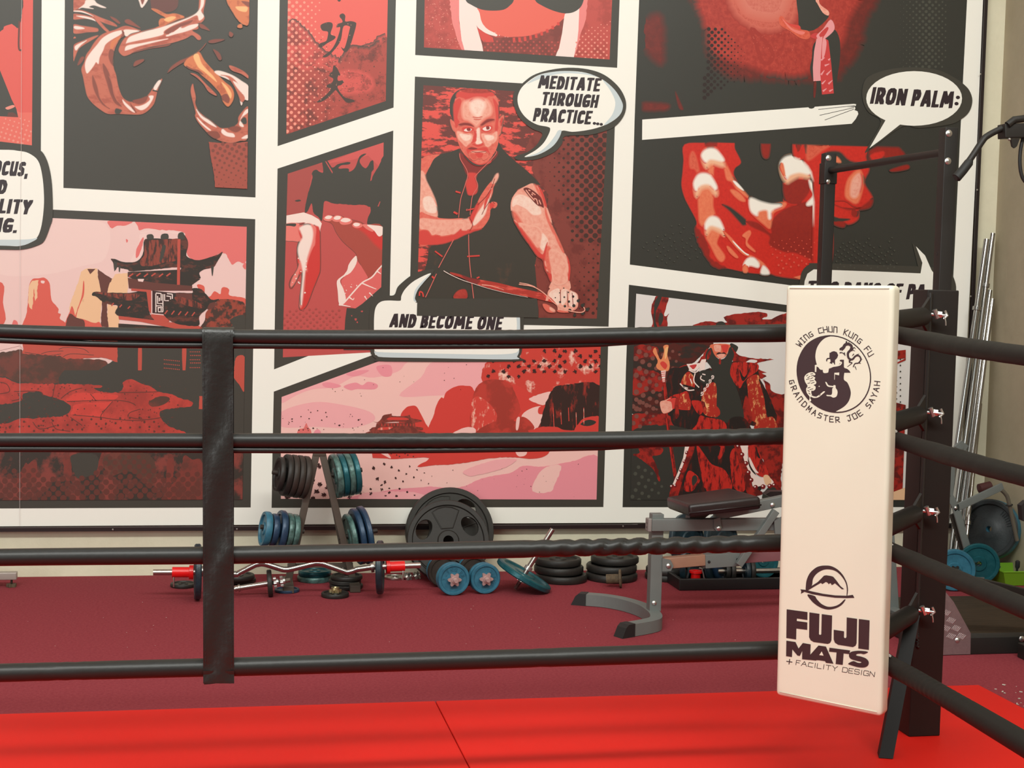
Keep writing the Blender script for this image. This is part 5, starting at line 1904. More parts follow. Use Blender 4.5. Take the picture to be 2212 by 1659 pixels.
bv = [q + sx * bx + sy * by for q in (q0, q1) for sx, sy in ((-1, -1), (1, -1), (1, 1), (-1, 1))]
mb.add(bv, [(0, 1, 2, 3), (4, 7, 6, 5), (0, 4, 5, 1), (1, 5, 6, 2), (2, 6, 7, 3), (3, 7, 4, 0)], mat('brace_black', (0.007, 0.0065, 0.006), 0.5, spec=0.2))
mb.build('brace', post)
mb = MB()
# weld seam
for k in range(22):
    p = on_y(1982 + RNG.uniform(-1.5, 1.5), 1352 + k * 2.2, pc0.y - PS / 2 - 0.002)
    mb.lathe([(0.0001, 0.004), (0.004, 0.002), (0.006, -0.002)], STEELK, p, (0, -1, 0), 7)
mb.build('weld', post)
# mounting lug rod along the post's corner
corner = Vector((pc0.x - (pA - pB).length / 2, pc0.y - PS / 2, 0))
mb = MB()
lx = corner + Vector((0.004, -0.012, 0))
mb.tube([(lx.x, lx.y, 0.36), (lx.x, lx.y, TOP - 0.01)], 0.0065, mat('rod_dark', (0.05, 0.048, 0.045), 0.35, 0.6), 10)
mb.build('lug_rod', post)
SLEEVE = mat('sleeve_black', (0.009, 0.008, 0.007), 0.55, spec=0.3)
for yb, zc in ((681, 719), (893, 943), (1106, 1174), (1321, 1405)):
    p = on_y(1993 - (yb - 681) * 0.022, yb, pc0.y - PS / 2 - 0.03)
    z = p.z
    tb = MB()
    lugc = Vector((lx.x, lx.y, z))
    # lug plate with two tapered ears
    tb.prism([lugc + Vector((0.006, 0.012, 0.07)), lugc + Vector((-0.045, -0.028, 0.022)), lugc + Vector((-0.045, -0.028, -0.022)), lugc + Vector((0.006, 0.012, -0.07))],
             Vector((0.006, -0.006, 0)), mat('lug_black', (0.012, 0.010, 0.009), 0.4))
    to = tb.build('turnbuckle', post)
    d = (Vector((CORN.x, CORN.y, z - 0.03)) - lugc)
    L = d.length
    d.normalize()
    sb = MB()
    a0, a1 = lugc + d * 0.045, lugc + d * (L - 0.03)
    r = 0.029
    path = [a0, a0 + d * 0.006, a0 + d * 0.02, a0.lerp(a1, 0.5), a1 - d * 0.02, a1]
    sb.tube(path, [r * 0.62, r * 0.86, r, r * 1.06, r * 1.05, r * 0.8], SLEEVE, 24)
    sb.build('padded_sleeve', to)
    nb = MB()
    b0 = lugc + Vector((0.014, -0.020, 0.004))
    nb.cyl(b0 + Vector((-0.02, -0.0, 0.0)), b0 + Vector((0.026, -0.012, -0.004)), 0.0055, ZINC, 10)
    nb.cyl(b0 + Vector((0.0, -0.004, 0)), b0 + Vector((0.012, -0.010, -0.001)), 0.011, ZINC, 6, False)
    nb.tube([b0 + Vector((0.02, -0.012, 0.012)), b0 + Vector((0.028, -0.014, -0.003)), b0 + Vector((0.016, -0.013, -0.014))], 0.004, ZINC, 8)
    nb.cyl(b0 + Vector((-0.012, -0.006, 0.014)), b0 + Vector((0.0, -0.006, -0.012)), 0.008, ZINC, 8)
    nb.tube([b0 + Vector((0.018, -0.016, -0.008)), b0 + Vector((0.020, -0.02, -0.022)), b0 + Vector((0.021, -0.02, -0.034))], 0.0022, ZINC, 6)
    nb.build('bolt', to)

# cream corner pad
PN = Vector((-math.sin(math.radians(45)), -math.cos(math.radians(45)), 0))
PC = Vector((1.585, 3.665, 0))


def pp(x, y, d=0.0):
    return on_p(x, y, PC + PN * d, PN)


PT = Vector((-PN.y, PN.x, 0))       # along the pad's width, to the right
c_tl, c_tr, c_bl, c_br = pp(1697.5, 616), pp(1931, 616.5), pp(1675, 1502), pp(1903.5, 1549.5)
half = [(c - PC).dot(PT) for c in (c_tl, c_tr, c_bl, c_br)]
pad = empty('corner_pad', (PC.x, PC.y, (c_bl.z + c_br.z) / 2), 'tall cream padded cushion hanging in the ring corner', 'corner pad')
TH = 0.055
b = bmesh.new()
nx, nz = 14, 40
fr = []
for j in range(nz + 1):
    for i in range(nx + 1):
        u, v = i / nx, j / nz
        top = c_tl.lerp(c_tr, u)
        bot = c_bl.lerp(c_br, u)
        p = bot.lerp(top, v)
        fr.append(b.verts.new(p))
bk = []
for j in range(nz + 1):
    for i in range(nx + 1):
        bk.append(b.verts.new(fr[j * (nx + 1) + i].co - PN * TH))
for j in range(nz):
    for i in range(nx):
        a = j * (nx + 1) + i
        b.faces.new((fr[a], fr[a + 1], fr[a + nx + 2], fr[a + nx + 1]))
        b.faces.new((bk[a], bk[a + nx + 1], bk[a + nx + 2], bk[a + 1]))
N1 = nx + 1
for j in range(nz):
    for i in (0, nx):
        a = j * N1 + i
        b.faces.new((fr[a], fr[a + N1], bk[a + N1], bk[a]))
for i in range(nx):
    for j in (0, nz):
        a = j * N1 + i
        b.faces.new((fr[a], bk[a], bk[a + 1], fr[a + 1]))
bmesh.ops.recalc_face_normals(b, faces=b.faces)
sharp = [e for e in b.edges if len(e.link_faces) == 2 and e.calc_face_angle(0) > 0.8]
bmesh.ops.bevel(b, geom=sharp, offset=0.013, segments=4, profile=0.55, affect='EDGES')
mb = MB()
b.verts.index_update()
mb.add([v.co.copy() for v in b.verts], [[v.index for v in f.verts] for f in b.faces], CREAM, True)
b.free()
mb.build('cushion', pad)
# piping seam along the lower edge
mb = MB()
mb.tube([c_bl + PT * 0.012 + Vector((0, 0, 0.012)) + PN * 0.0005, c_br - PT * 0.012 + Vector((0, 0, 0.012)) + PN * 0.0005], 0.0016, CREAM, 8)
mb.build('piping', pad)
mb = MB()
mb.tube([c_tl + PT * 0.012 - Vector((0, 0, 0.008)) + PN * 0.0005, c_tr - PT * 0.012 - Vector((0, 0, 0.008)) + PN * 0.0005], 0.0016, CREAM, 8)
mb.build('piping', pad)
for x, y in ((1929, 928), (1921, 1173), (1916, 1411)):
    mb = MB()
    d0 = pr_(x - 14, y - 1)
    mb.tube([pr_(x - 16, y + 1) + Vector((-0.01, -0.015, 0.004)), pr_(x - 4, y - 1) + Vector((-0.01, -0.015, 0.004)), pr_(x + 9, y + 6) + Vector((-0.01, -0.015, 0.004))], 0.0035, WHITEP, 8)
    mb.build('tie', pad)


def kpl(x, y, d):
    return on_p(x, y, PC + PN * (0.0006 + d), PN)


class PadArt(Art):
    def put(s, name, parent=None, label=None):
        o = s.mb.build(name, pad)
        if parent:
            o.parent = parent
        if label:
            o['label'] = label
        return o


GL = {  # single stroke capitals on a unit box, y up
    'W': ['0,1 .2,0 .5,.6 .8,0 1,1'], 'I': ['.5,0 .5,1'], 'i': ['.2,0 .8,0', '.5,0 .5,1', '.2,1 .8,1'], 'N': ['0,0 0,1 .1,1 .8,.95 .85,0'], 'n': ['0,0 0,1 1,0 1,1'],
    'G': ['.9,.85 .1,.85 0,.1 .85,.05 .85,.45 .5,.45'], 'C': ['1,.9 .1,.9 0,.1 1,.05'], 'H': ['0,0 0,1', '1,0 1,1', '0,.5 1,.5'],
    'U': ['0,1 0,.1 .9,0', '.95,1 .95,0'], 'K': ['0,0 0,1', '.9,1 .1,.5 .9,0'], 'F': ['0,0 0,1 1,1', '0,.52 .8,.52'], 'R': ['0,0 0,1 .9,.9 .85,.5 0,.45', '.3,.45 1,0'],
    'A': ['0,0 .5,1 1,0', '.2,.38 .8,.38'], 'D': ['0,0 0,1 .7,.95 1,.6 .9,.1 0,0'], 'M': ['0,0 .1,1 .5,.3 .9,1 1,0'], 'S': ['1,.9 .2,.95 .05,.6 .9,.45 .9,.1 0,.02'],
    'T': ['0,.95 1,.95', '.5,.95 .5,0'], 'E': ['1,0 0,0 0,1 1,1', '0,.5 .8,.5'], 'J': ['.1,1 1,1', '.7,1 .7,.1 .1,.0 0,.25'], 'O': ['0,0 0,1 1,1 1,0 0,0'],
    'Y': ['0,1 .5,.5 1,1', '.5,.5 .5,0'], 'L': ['0,1 0,0 1,0'], '+': ['0,.5 1,.5', '.5,0 .5,1'], 'g': ['1,.8 .9,1 .1,1 0,.8 0,.2 .1,0 1,0 1,.48 .6,.48'], 's': ['1,.85 .9,1 .1,1 0,.85 .0,.6 .1,.5 .9,.5 1,.4 1,.15 .9,0 .1,0 0,.15'],
    'c': ['1,.85 .9,1 .1,1 0,.85 0,.15 .1,0 .9,0 1,.15'], 'd': ['0,0 0,1 .8,1 1,.8 1,.2 .8,0 0,0'],
}


def glyph(art, ch, ox, oy, ang, w, h, t):
    ca, sa = math.cos(ang), math.sin(ang)
    for s in GL[ch]:
        q = []
        for k in s.split():
            a, b_ = k.split(',')
            a, b_ = float(a) * w, float(b_) * h
            q.append('%.3f,%.3f' % (ox + a * ca + b_ * sa, oy + a * sa - b_ * ca))
        for i in range(len(q) - 1):
            art.line(PRINT, 'P', q[i] + ' ' + q[i + 1], t, sm=False, up=False)
            x, y = q[i].split(',')
            art.disc(PRINT, float(x), float(y), t / 2, 7)
        x, y = q[-1].split(',')
        art.disc(PRINT, float(x), float(y), t / 2, 7)


# round emblem: ring, swirl, fighters, dragon and tiger
a = PadArt(kpl, 0.00005, 0)
EX, EY, ERX, ERY = 1801.2, 808, 80.6, 83.8


def epoly(rx, ry, a0=0.0, a1=2 * PI, n=56, tilt=0.10):
    return [(EX + rx * math.cos(a0 + (a1 - a0) * i / n), EY + ry * math.sin(a0 + (a1 - a0) * i / n) + tilt * rx * math.cos(a0 + (a1 - a0) * i / n)) for i in range(n)]


a.poly(PRINT, epoly(ERX, ERY))
a.k += 1
a.poly(CREAM, epoly(ERX - 2.6, ERY - 2.8))
a.k += 1
QP = lambda t, m=PRINT, sm=True: a.S(m, 'Q', t, sm=sm)
QP('940,298 820,330 740,400 690,490 672,600 690,700 720,760 780,790 1000,740 1090,760 1080,920 1130,970 1170,1060 1180,1140 1150,1240 1080,1320 970,1385 950,1400 760,1350 580,1230 460,1060 410,880 412,720 460,550 560,410 700,325 820,298')
QP('875,540 885,545 905,530 940,521 980,535 1000,580 985,620 955,650 955,720 870,720', sm=False)
QP('1018,655 1035,643 1082,645 1082,760 1130,775 1160,800 1178,832 1082,832 1060,860 960,860 900,760 1000,720 1040,680', sm=False)
QP('665,722 690,715 780,722 790,760 720,755 690,740 685,820 665,820', CREAM, False)
QP('780,740 800,690 830,672 870,690 935,712 1000,715 1030,700 1040,670 1055,690 1035,720 990,738 900,752 870,765 862,800 850,830 790,832 778,780', CREAM)
QP('838,640 860,620 885,640 888,675 865,690 840,680', CREAM)
QP('826,650 840,622 870,618 880,636 850,640 838,675', PRINT)
QP('915,690 930,688 942,712 920,712', CREAM)
QP('945,832 1015,828 1012,868 952,855 950,930 944,930', CREAM, False)
QP('815,965 835,970 862,1010 930,1020 930,1010 960,1012 965,1050 985,1080 990,1120 975,1170 930,1188 890,1170 840,1165 835,1148 905,1145 915,1060 930,1040 850,1028', CREAM)
a.disc(CREAM, 1660 + 726 * .1507, 680 + 1026 * .1507, 1.2, 8, True)
QP('515,890 560,840 620,822 660,835 672,860 640,880 670,900 660,930 685,960 680,990 660,1000 650,1010 675,1030 670,1070 640,1090 615,1090 620,1140 650,1170 700,1165 750,1130 790,1098 810,1105 760,1150 710,1185 650,1192 605,1175 600,1200 612,1220 605,1240 580,1240 590,1180 550,1120 540,1060 560,1020 525,960', CREAM)
for t in ('540,880 570,860', '560,905 600,880', '540,930 590,915', '600,850 640,845', '610,880 650,865', '600,920 640,900', '590,950 650,940', '560,985 600,975', '610,985 660,965', '560,1050 600,1040',
          '590,1075 640,1060', '560,1085 590,1100', '575,1120 600,1140', '620,1160 640,1150', '680,1178 690,1160', '730,1160 745,1140'):
    a.line(PRINT, 'Q', t, 1.5, up=False)
a.k += 1
a.line(PRINT, 'Q', '1040,500 1075,470 1100,430 1150,420 1190,450 1180,500 1140,550 1150,620 1200,640 1250,590 1300,590 1325,640 1290,690 1240,700 1215,750', 7.2, 2.0)
for t, w in (('1110,430 1118,380 1130,410 1160,390', 2.2), ('1040,500 1030,490 1050,470 1085,445', 4), ('1085,540 1100,590', 2.2), ('1020,545 1060,545 1100,585', 2), ('1190,520 1225,470 1250,490', 2.2),
             ('1200,500 1240,520', 1.6), ('1180,640 1160,680 1200,690 1130,745', 2.6), ('1310,620 1345,640', 1.8), ('1300,690 1325,700', 1.8), ('1240,740 1262,790', 1.6), ('1225,560 1200,590', 1.8), ('1260,575 1300,560', 1.6), ('1150,660 1170,655', 2)):
    a.line(PRINT, 'Q', t, w * 1.35, 0.9, up=False)
a.k += 1
a.put('emblem', label='round black and cream yin yang emblem with a dragon and a tiger')
# ring of lettering
a = PadArt(kpl, 0.00005, 0)


def arc_text(txt, a0, a1, rx, ry, w, h, t, inward):
    k = len(txt)
    for i, ch in enumerate(txt):
        if ch == ' ':
            continue
        an = math.radians(a0 + (a1 - a0) * (i + 0.0) / (k - 1))
        x, y = EX + rx * math.cos(an), EY + ry * math.sin(an) + 0.10 * rx * math.cos(an)
        rot = an + PI / 2 if not inward else an - PI / 2
        ca, sa = math.cos(rot), math.sin(rot)
        glyph(a, ch, x - ca * w / 2, y - sa * w / 2, rot, w, h, t)


arc_text('WiNG CHUN KUNG FU', -143, -32, 87, 90, 8.2, 12.5, 1.8, False)
a.put('emblem_lettering')
a = PadArt(kpl, 0.00005, 0)
arc_text('GRANDMASTER JOE SAYAH', 164, 6, 100, 104, 8.2, 12, 1.9, True)
a.put('emblem_lettering')
# maker's mark: sun disc, mountain and sword over block letters
a = PadArt(kpl, 0.00005, 0)
RP = lambda t, m=PRINT, sm=True: a.S(m, 'R', t, sm=sm)
RP('725,128 800,135 880,175 950,245 1000,340 1018,430 1010,510 1000,515 1003,430 985,345 930,260 860,200 780,178 700,185 620,230 570,300 555,385 500,440 478,440 478,390 490,310 530,225 600,160 660,135')
RP('498,500 590,518 620,560 680,620 760,655 840,650 910,620 970,565 985,570 940,630 870,672 780,692 700,680 620,640 550,580')
RP('495,440 560,385 630,340 680,290 710,258 740,253 800,262 830,272 870,320 920,390 970,430 940,432 880,380 850,355 830,370 810,378 800,360 790,352 770,368 760,350 735,338 715,350 690,365 670,350 600,390 500,450', sm=False)
RP('408,432 480,440 560,460 700,490 850,510 1000,515 1080,503 1100,542 1000,545 850,540 700,520 560,495 460,465 415,490 420,455', sm=False)
for t in ('233,688 499,724 498,762 390,812 360,806 360,832 497,850 496,952 357,935 354,1075 230,1056',):
    pass
RP('233,688 499,724 498,826 364,806 362,838 497,856 496,952 357,935 354,1075 228,1056', sm=False)
RP('524,728 652,746 646,1005 655,1015 670,1015 676,1005 682,750 815,768 806,1085 790,1118 760,1132 580,1108 540,1085 520,1045', sm=False)
RP('835,950 968,970 966,1045 978,1058 992,1055 998,1040 1002,792 1135,810 1128,1120 1115,1155 1080,1172 890,1142 850,1115 835,1075', sm=False)
RP('1157,812 1295,830 1285,1208 1150,1190', sm=False)
RP('229,1090 345,1107 385,1190 440,1120 540,1137 535,1270 640,1152 735,1165 832,1385 738,1374 722,1352 640,1340 612,1340 608,1345 545,1338 430,1328 432,1220 402,1285 370,1280 305,1200 300,1300 225,1288', sm=False)
RP('682,1228 705,1282 650,1275', CREAM, False)
RP('780,1180 1045,1215 1035,1262 962,1253 950,1400 860,1388 872,1240 775,1230', sm=False)
RP('1275,1235 1225,1262 1180,1255 1130,1262 1125,1280 1190,1295 1250,1320 1282,1360 1275,1405 1230,1432 1150,1430 1060,1405 1020,1385 1085,1352 1140,1372 1180,1375 1185,1362 1120,1345 1050,1320 1030,1275 1055,1235 1130,1220 1210,1222')
a.put('maker_logo', label='dark maroon logo of a mountain disc over bold block letters')
a = PadArt(kpl, 0.00005, 0)
sx = 373.2 / 2212
word = [('+', 228, 1385, 70, 62)]
x = 350
for ch, w in (('F', 52), ('A', 70), ('C', 62), ('I', 22), ('L', 56), ('I', 22), ('T', 66), ('Y', 66), (' ', 34), ('d', 64), ('E', 58), ('s', 62), ('I', 22), ('g', 64), ('n', 60)):
    if ch != ' ':
        word.append((ch, x, 1400 + (x - 350) * 0.152, w, 60))
    x += w + 16
for ch, x, y, w, h in word:
    glyph(a, ch, 1660 + x * sx, 1200 + y * sx, 0.15, w * sx, h * sx, 1.2 if ch != '+' else 1.9)
a.put('fine_lettering')


# ------------------------------------------------------------------ weights along the back wall
IRONK = mat('iron_black', (0.017, 0.015, 0.013), 0.5, spec=0.4, noise=0.5, nscale=25, c2=(0.028, 0.024, 0.020), bump=0.15, bscale=150)
IRONB = mat('iron_brown', (0.026, 0.020, 0.016), 0.55, spec=0.4, noise=0.6, nscale=18, c2=(0.046, 0.033, 0.026), bump=0.2, bscale=120)
BLUE = mat('hammer_blue', pc((58, 116, 138)), 0.42, noise=0.7, nscale=28, c2=pc((42, 90, 110)), bump=0.2, bscale=180)
TEAL = mat('hammer_teal', pc((30, 86, 94)), 0.3, 0.3, noise=0.6, nscale=30, c2=pc((48, 104, 112)), bump=0.2, bscale=160)
NAVY = mat('hammer_navy', pc((42, 62, 86)), 0.36, 0.2, noise=0.7, nscale=24, c2=pc((54, 80, 104)), bump=0.2, bscale=160)
SEAG = mat('chipped_green', pc((92, 128, 122)), 0.34, 0.2, noise=0.8, nscale=40, c2=pc((48, 64, 62)), bump=0.25, bscale=140)
BLKB = mat('blue_black', pc((40, 58, 66)), 0.4, noise=0.7, nscale=24, c2=pc((28, 34, 38)), bump=0.2, bscale=160)
REDC = mat('collar_red', pc((226, 22, 20)), 0.3, spec=0.6)
GREYP = mat('grey_paint', pc((112, 117, 114)), 0.45, noise=0.3, nscale=8, c2=pc((99, 103, 101)))
GREYD = mat('rack_grey', pc((82, 73, 64)), 0.5, noise=0.4, nscale=14, c2=pc((68, 60, 53)))
RUST = mat('rusty', pc((104, 88, 68)), 0.8, noise=0.8, nscale=60, c2=pc((74, 62, 48)), bump=0.4, bscale=200)
COPPER = mat('brown_paint', pc((160, 120, 98)), 0.45, noise=0.4, nscale=16, c2=pc((136, 100, 88)))
MAUVE = mat('mauve_paint', pc((132, 88, 92)), 0.45, noise=0.4, nscale=10, c2=pc((116, 76, 80)))
RUBB = mat('rubber', (0.012, 0.012, 0.012), 0.6)
SEATB = mat('seat_vinyl', (0.017, 0.0105, 0.0105), 0.38, bump=0.2, bscale=40)
PINKZ = mat('star_nut', pc((196, 164, 160)), 0.4, 0.4)
BRASS = mat('brass_nut', (0.5, 0.42, 0.22), 0.35, 0.9)
SATIN = mat('satin_steel', (0.52, 0.49, 0.45), 0.28, 1.0)
PROF = ((0.34, 0.42), (0.38, 0.22), (0.77, 0.22), (0.81, 0.46), (0.86, 0.5), (0.96, 0.48), (1.0, 0.3))


def plate_mb(c, axis, R, T, m, hole=0.015, face=None):
    mb = MB()
    pr = [(hole, -0.42 * T)] + [(r * R, -t * T) for r, t in PROF] + [(r * R, t * T) for r, t in PROF[::-1]] + [(hole, 0.42 * T), (hole, -0.42 * T)]
    mb.lathe(pr, m, c, axis, 40)
    return mb


def weight_plate(c, axis, R, T, m, label, group=None, hole=0.015):
    mb = plate_mb(c, axis, R, T, m, hole)
    return tag(mb.build('weight_plate'), label, 'weight plate', group)


def star(mb, c, axis, r0, r1, th, m, lobes=6):
    ax = Vector(axis).normalized()
    u, v = basis(ax)
    q = []
    for i in range(lobes * 8):
        a = 2 * PI * i / (lobes * 8)
        r = r0 + (r1 - r0) * (0.5 + 0.5 * math.cos(a * lobes))
        q.append(Vector(c) + (u * math.cos(a) + v * math.sin(a)) * r)
    mb.prism(q, ax * th, m)


def scl(px_, Y):
    """metres per pixel at plane Y around image column px_"""
    return (on_y(px_ + 1, 1200, Y) - on_y(px_, 1200, Y)).length


# ---- A-frame plate rack
RY = 6.86
apex = on_y(690, 978, RY)
f1, f2 = on_z(612, 1254, 0.0), on_z(792, 1256, 0.0)
f1.y = f2.y = RY
f1 = on_y(622, 1240, RY)
f1.z = 0.0
f2 = on_y(764, 1240, RY)
f2.z = 0.0
rack = empty('plate_rack', ((f1.x + f2.x) / 2, RY, 0), 'grey steel A-frame plate rack by the wall, hung with black and blue plates', 'plate rack')
for f, sg in ((f1, -1), (f2, 1)):
    mb = MB()
    mb.beam(f + Vector((0, 0, 0.03)), apex + Vector((sg * 0.013, 0, 0)), 0.032, 0.03, GREYD, up=(0, 1, 0), bev=0.003)
    mb.build('leg', rack)
    mb = MB()
    mb.beam(f + Vector((0, -0.11, 0.018)), f + Vector((0, 0.14, 0.018)), 0.05, 0.034, GREYD, bev=0.004)
    mb.build('foot', rack)
mb = MB()
mb.beam(apex + Vector((0.025, 0.09, -0.02)), f2 + Vector((-0.02, 0.13, 0.03)), 0.02, 0.02, GREYD, up=(0, 1, 0))
mb.build('rear_leg', rack)
mb = MB()
mb.box(apex + Vector((0, 0, 0.0)), (0.06, 0.034, 0.03), GREYD, None, 0.004)
mb.build('cap', rack)
mb = MB()
mb.beam(f1 + Vector((0, 0.06, 0.10)), f2 + Vector((0, 0.06, 0.10)), 0.02, 0.02, GREYD)
mb.build('crossbar', rack)
DL = Vector((-0.965, -0.19, 0.14)).normalized()
DR = Vector((0.965, 0.16, 0.15)).normalized()


def peg(p0, d, L):
    mb = MB()
    mb.cyl(p0, p0 + d * L, 0.011, IRONB, 12)
    mb.build('peg', rack)


def row(p0, d, items, group, labels):
    """plates along a peg; items (distance, R, T, material)"""
    for (s, R, T, m), lab in zip(items, labels):
        weight_plate(p0 + d * s + Vector((0, 0, -(0.004 + 0.0))), d, R, T, m, lab, group, 0.0135)


G_UL, G_UR, G_LL, G_LR = 'plates on the upper left peg', 'plates on the upper right peg', 'plates on the lower left peg', 'plates on the lower right peg'
p = on_y(664, 1030, RY - 0.0)
peg(p + Vector((0.02, 0, 0)), DL, 0.19)
row(p, DL, [(0.017, 0.101, 0.027, IRONB), (0.046, 0.101, 0.027, IRONB), (0.075, 0.100, 0.027, IRONB), (0.104, 0.099, 0.027, IRONK), (0.136, 0.082, 0.024, IRONK)], G_UL,
    ['dark iron plate on the upper left peg, nearest the rack leg', 'dark iron plate second from the leg on the upper left peg', 'dark iron plate in the middle of the upper left peg',
     'dark iron plate just behind the small end plate, upper left peg', 'smaller dark iron plate at the outer end of the upper left peg'])
p = on_y(716, 1028, RY)
peg(p - Vector((0.02, 0, 0)), DR, 0.17)
row(p, DR, [(0.022, 0.106, 0.028, SEAG), (0.052, 0.104, 0.027, TEAL), (0.081, 0.105, 0.027, SEAG), (0.110, 0.104, 0.027, TEAL)], G_UR,
    ['chipped grey-green plate nearest the leg on the upper right peg', 'teal plate second from the leg, upper right peg', 'chipped grey-green plate third out on the upper right peg',
     'bright teal plate at the outer end of the upper right peg'])
p = on_y(643, 1148, RY)
peg(p + Vector((0.03, 0, 0)), DL, 0.21)
row(p, DL, [(0.020, 0.084, 0.026, SEAG), (0.049, 0.086, 0.026, SEAG), (0.083, 0.095, 0.030, NAVY), (0.118, 0.076, 0.028, NAVY), (0.155, 0.082, 0.032, BLUE)], G_LL,
    ['pale green plate nearest the leg on the lower left peg', 'pale green plate second on the lower left peg', 'larger navy plate in the middle of the lower left peg',
     'small navy plate behind the blue end plate, lower left peg', 'blue plate at the outer end of the lower left peg'])
p = on_y(745, 1162, RY)
peg(p - Vector((0.03, 0, 0)), DR, 0.19)
row(p, DR, [(0.026, 0.115, 0.026, SEAG), (0.062, 0.136, 0.028, NAVY), (0.096, 0.140, 0.028, NAVY)], G_LR,
    ['chipped green plate nearest the leg on the lower right peg', 'dark blue plate in the middle of the lower right peg', 'large dark blue plate at the outer end of the lower right peg'])

# ---- big wheel plates leaning on the wall
BIGP = mat('big_plate', (0.036, 0.034, 0.029), 0.55, spec=0.35, noise=0.4, nscale=20, c2=(0.028, 0.026, 0.022), bump=0.1, bscale=150)
BIGP2 = mat('big_plate_front', (0.020, 0.017, 0.014), 0.55, spec=0.35, noise=0.4, nscale=20, c2=(0.028, 0.024, 0.020), bump=0.1, bscale=150)


def grip_plate(c, n, R, T, m, label, rot, group):
    """olympic plate with three grip windows and raised ribs"""
    n = Vector(n).normalized()
    u, v = basis(n)
    c = Vector(c)

    def P(a, r, t=0.0):
        return c + (u * math.cos(a) + v * math.sin(a)) * r + n * t
    root = empty('grip_plate', c - Vector((0, 0, R)), label, 'weight plate', group)
    mb = MB()
    outer = [P(2 * PI * i / 64, R) for i in range(64)]
    holes = [[P(2 * PI * i / 20, 0.026) for i in range(20)]]
    for k in range(3):
        a0 = rot + k * 2 * PI / 3
        h = []
        for i in range(24):
            t = 2 * PI * i / 24
            aa = a0 + 0.40 * math.cos(t) * (1 - 0.12 * math.sin(t))
            rr = 0.655 * R + 0.19 * R * math.sin(t)
            h.append(P(aa, rr))
        holes.append(h)
    for l in [outer] + holes:
        pass
    mb.prism([p - n * T * 0.30 for p in outer], n * T * 0.6, m, [[p - n * T * 0.30 for p in h] for h in holes])
    mb.build('plate_body', root)
    mb = MB()
    mb.lathe([(0.86 * R, 0.3 * T), (0.885 * R, 0.5 * T), (0.985 * R, 0.5 * T), (R * 1.003, 0.35 * T), (R * 1.003, -0.35 * T), (0.985 * R, -0.5 * T), (0.885 * R, -0.5 * T), (0.86 * R, -0.3 * T), (0.86 * R, 0.3 * T)], m, c, n, 64)
    mb.build('rim', root)
    mb = MB()
    mb.lathe([(0.026, 0.5 * T), (0.24 * R, 0.5 * T), (0.27 * R, 0.3 * T), (0.27 * R, -0.3 * T), (0.24 * R, -0.5 * T), (0.026, -0.5 * T), (0.026, 0.5 * T)], m, c, n, 32)
    mb.build('hub', root)
    for k in range(3):
        a0 = rot + PI / 3 + k * 2 * PI / 3
        mb = MB()
        q = [P(a0 + s, r, 0.3 * T) for s, r in ((-0.42, 0.34 * R), (-0.42, 0.80 * R), (-0.2, 0.83 * R), (0, 0.84 * R), (0.2, 0.83 * R), (0.42, 0.80 * R), (0.42, 0.34 * R))]
        mb.tube(q + [q[0]], 0.0035, m, 6)
        mb.build('rib', root)
    return root


r_b = 0.222
cb = on_y(972, 1164, W_Y - 0.13)
grip_plate((cb.x, W_Y - 0.115, r_b + 0.002), (0.02, -0.985, 0.17), r_b, 0.036, BIGP, 'largest grey iron grip plate leaning on the wall, behind another', 0.62 + PI / 2, 'big plates leaning on the wall')
cb2 = on_y(966, 1173, W_Y - 0.21)
grip_plate((cb2.x, W_Y - 0.235, 0.198), (0.0, -0.94, 0.34), 0.2035, 0.034, BIGP2, 'dark iron grip plate leaning in front of the largest plate', PI / 2 + 0.98, 'big plates leaning on the wall')

# ---- curl bar with its plates and red collars
BARY = on_z(426, 1296, 0.0).y


def bp(x, y):
    return on_y(x, y, BARY)


bar = empty('curl_bar', (bp(620, 1236).x, BARY, bp(620, 1236).z), 'zigzag chrome curl bar lying low in front of the plate rack', 'barbell')
mb = MB()
path = [bp(*q) for q in ((434, 1236), (507, 1241), (516, 1238), (548, 1222), (557, 1219), (572, 1218.5), (608, 1229.5), (617, 1230.5), (628, 1229.5), (672, 1219), (681, 1217), (692, 1217.3), (700, 1219), (742, 1234), (750, 1236), (764, 1233), (772, 1230), (806, 1225))]
mb.tube(smooth_open([tuple(q) for q in path], 4), 0.0135, CHROME, 16)
mb.build('shaft', bar)
for a, b_ in (((331, 1236.5), (436, 1236)), ((806, 1225), (908, 1221))):
    mb = MB()
    mb.cyl(bp(*a), bp(*b_), 0.0132, SATIN, 18)
    mb.build('sleeve', bar)
for a, b_ in (((436, 1234), (442, 1234)), ((801, 1226), (807, 1225))):
    mb = MB()
    mb.cyl(bp(*a), bp(*b_), 0.024, SATIN, 20)
    mb.build('stop_ring', bar)
weight_plate(bp(427, 1235), (1, 0.05, 0), 0.126, 0.030, BLKB, 'edge-on dark blue plate on the left end of the curl bar', 'plates on the curl bar', 0.0138)
weight_plate(bp(821, 1225.5), (0.985, -0.16, 0.03), 0.124, 0.030, BLKB, 'dark blue-black plate on the right end of the curl bar', 'plates on the curl bar', 0.0138)


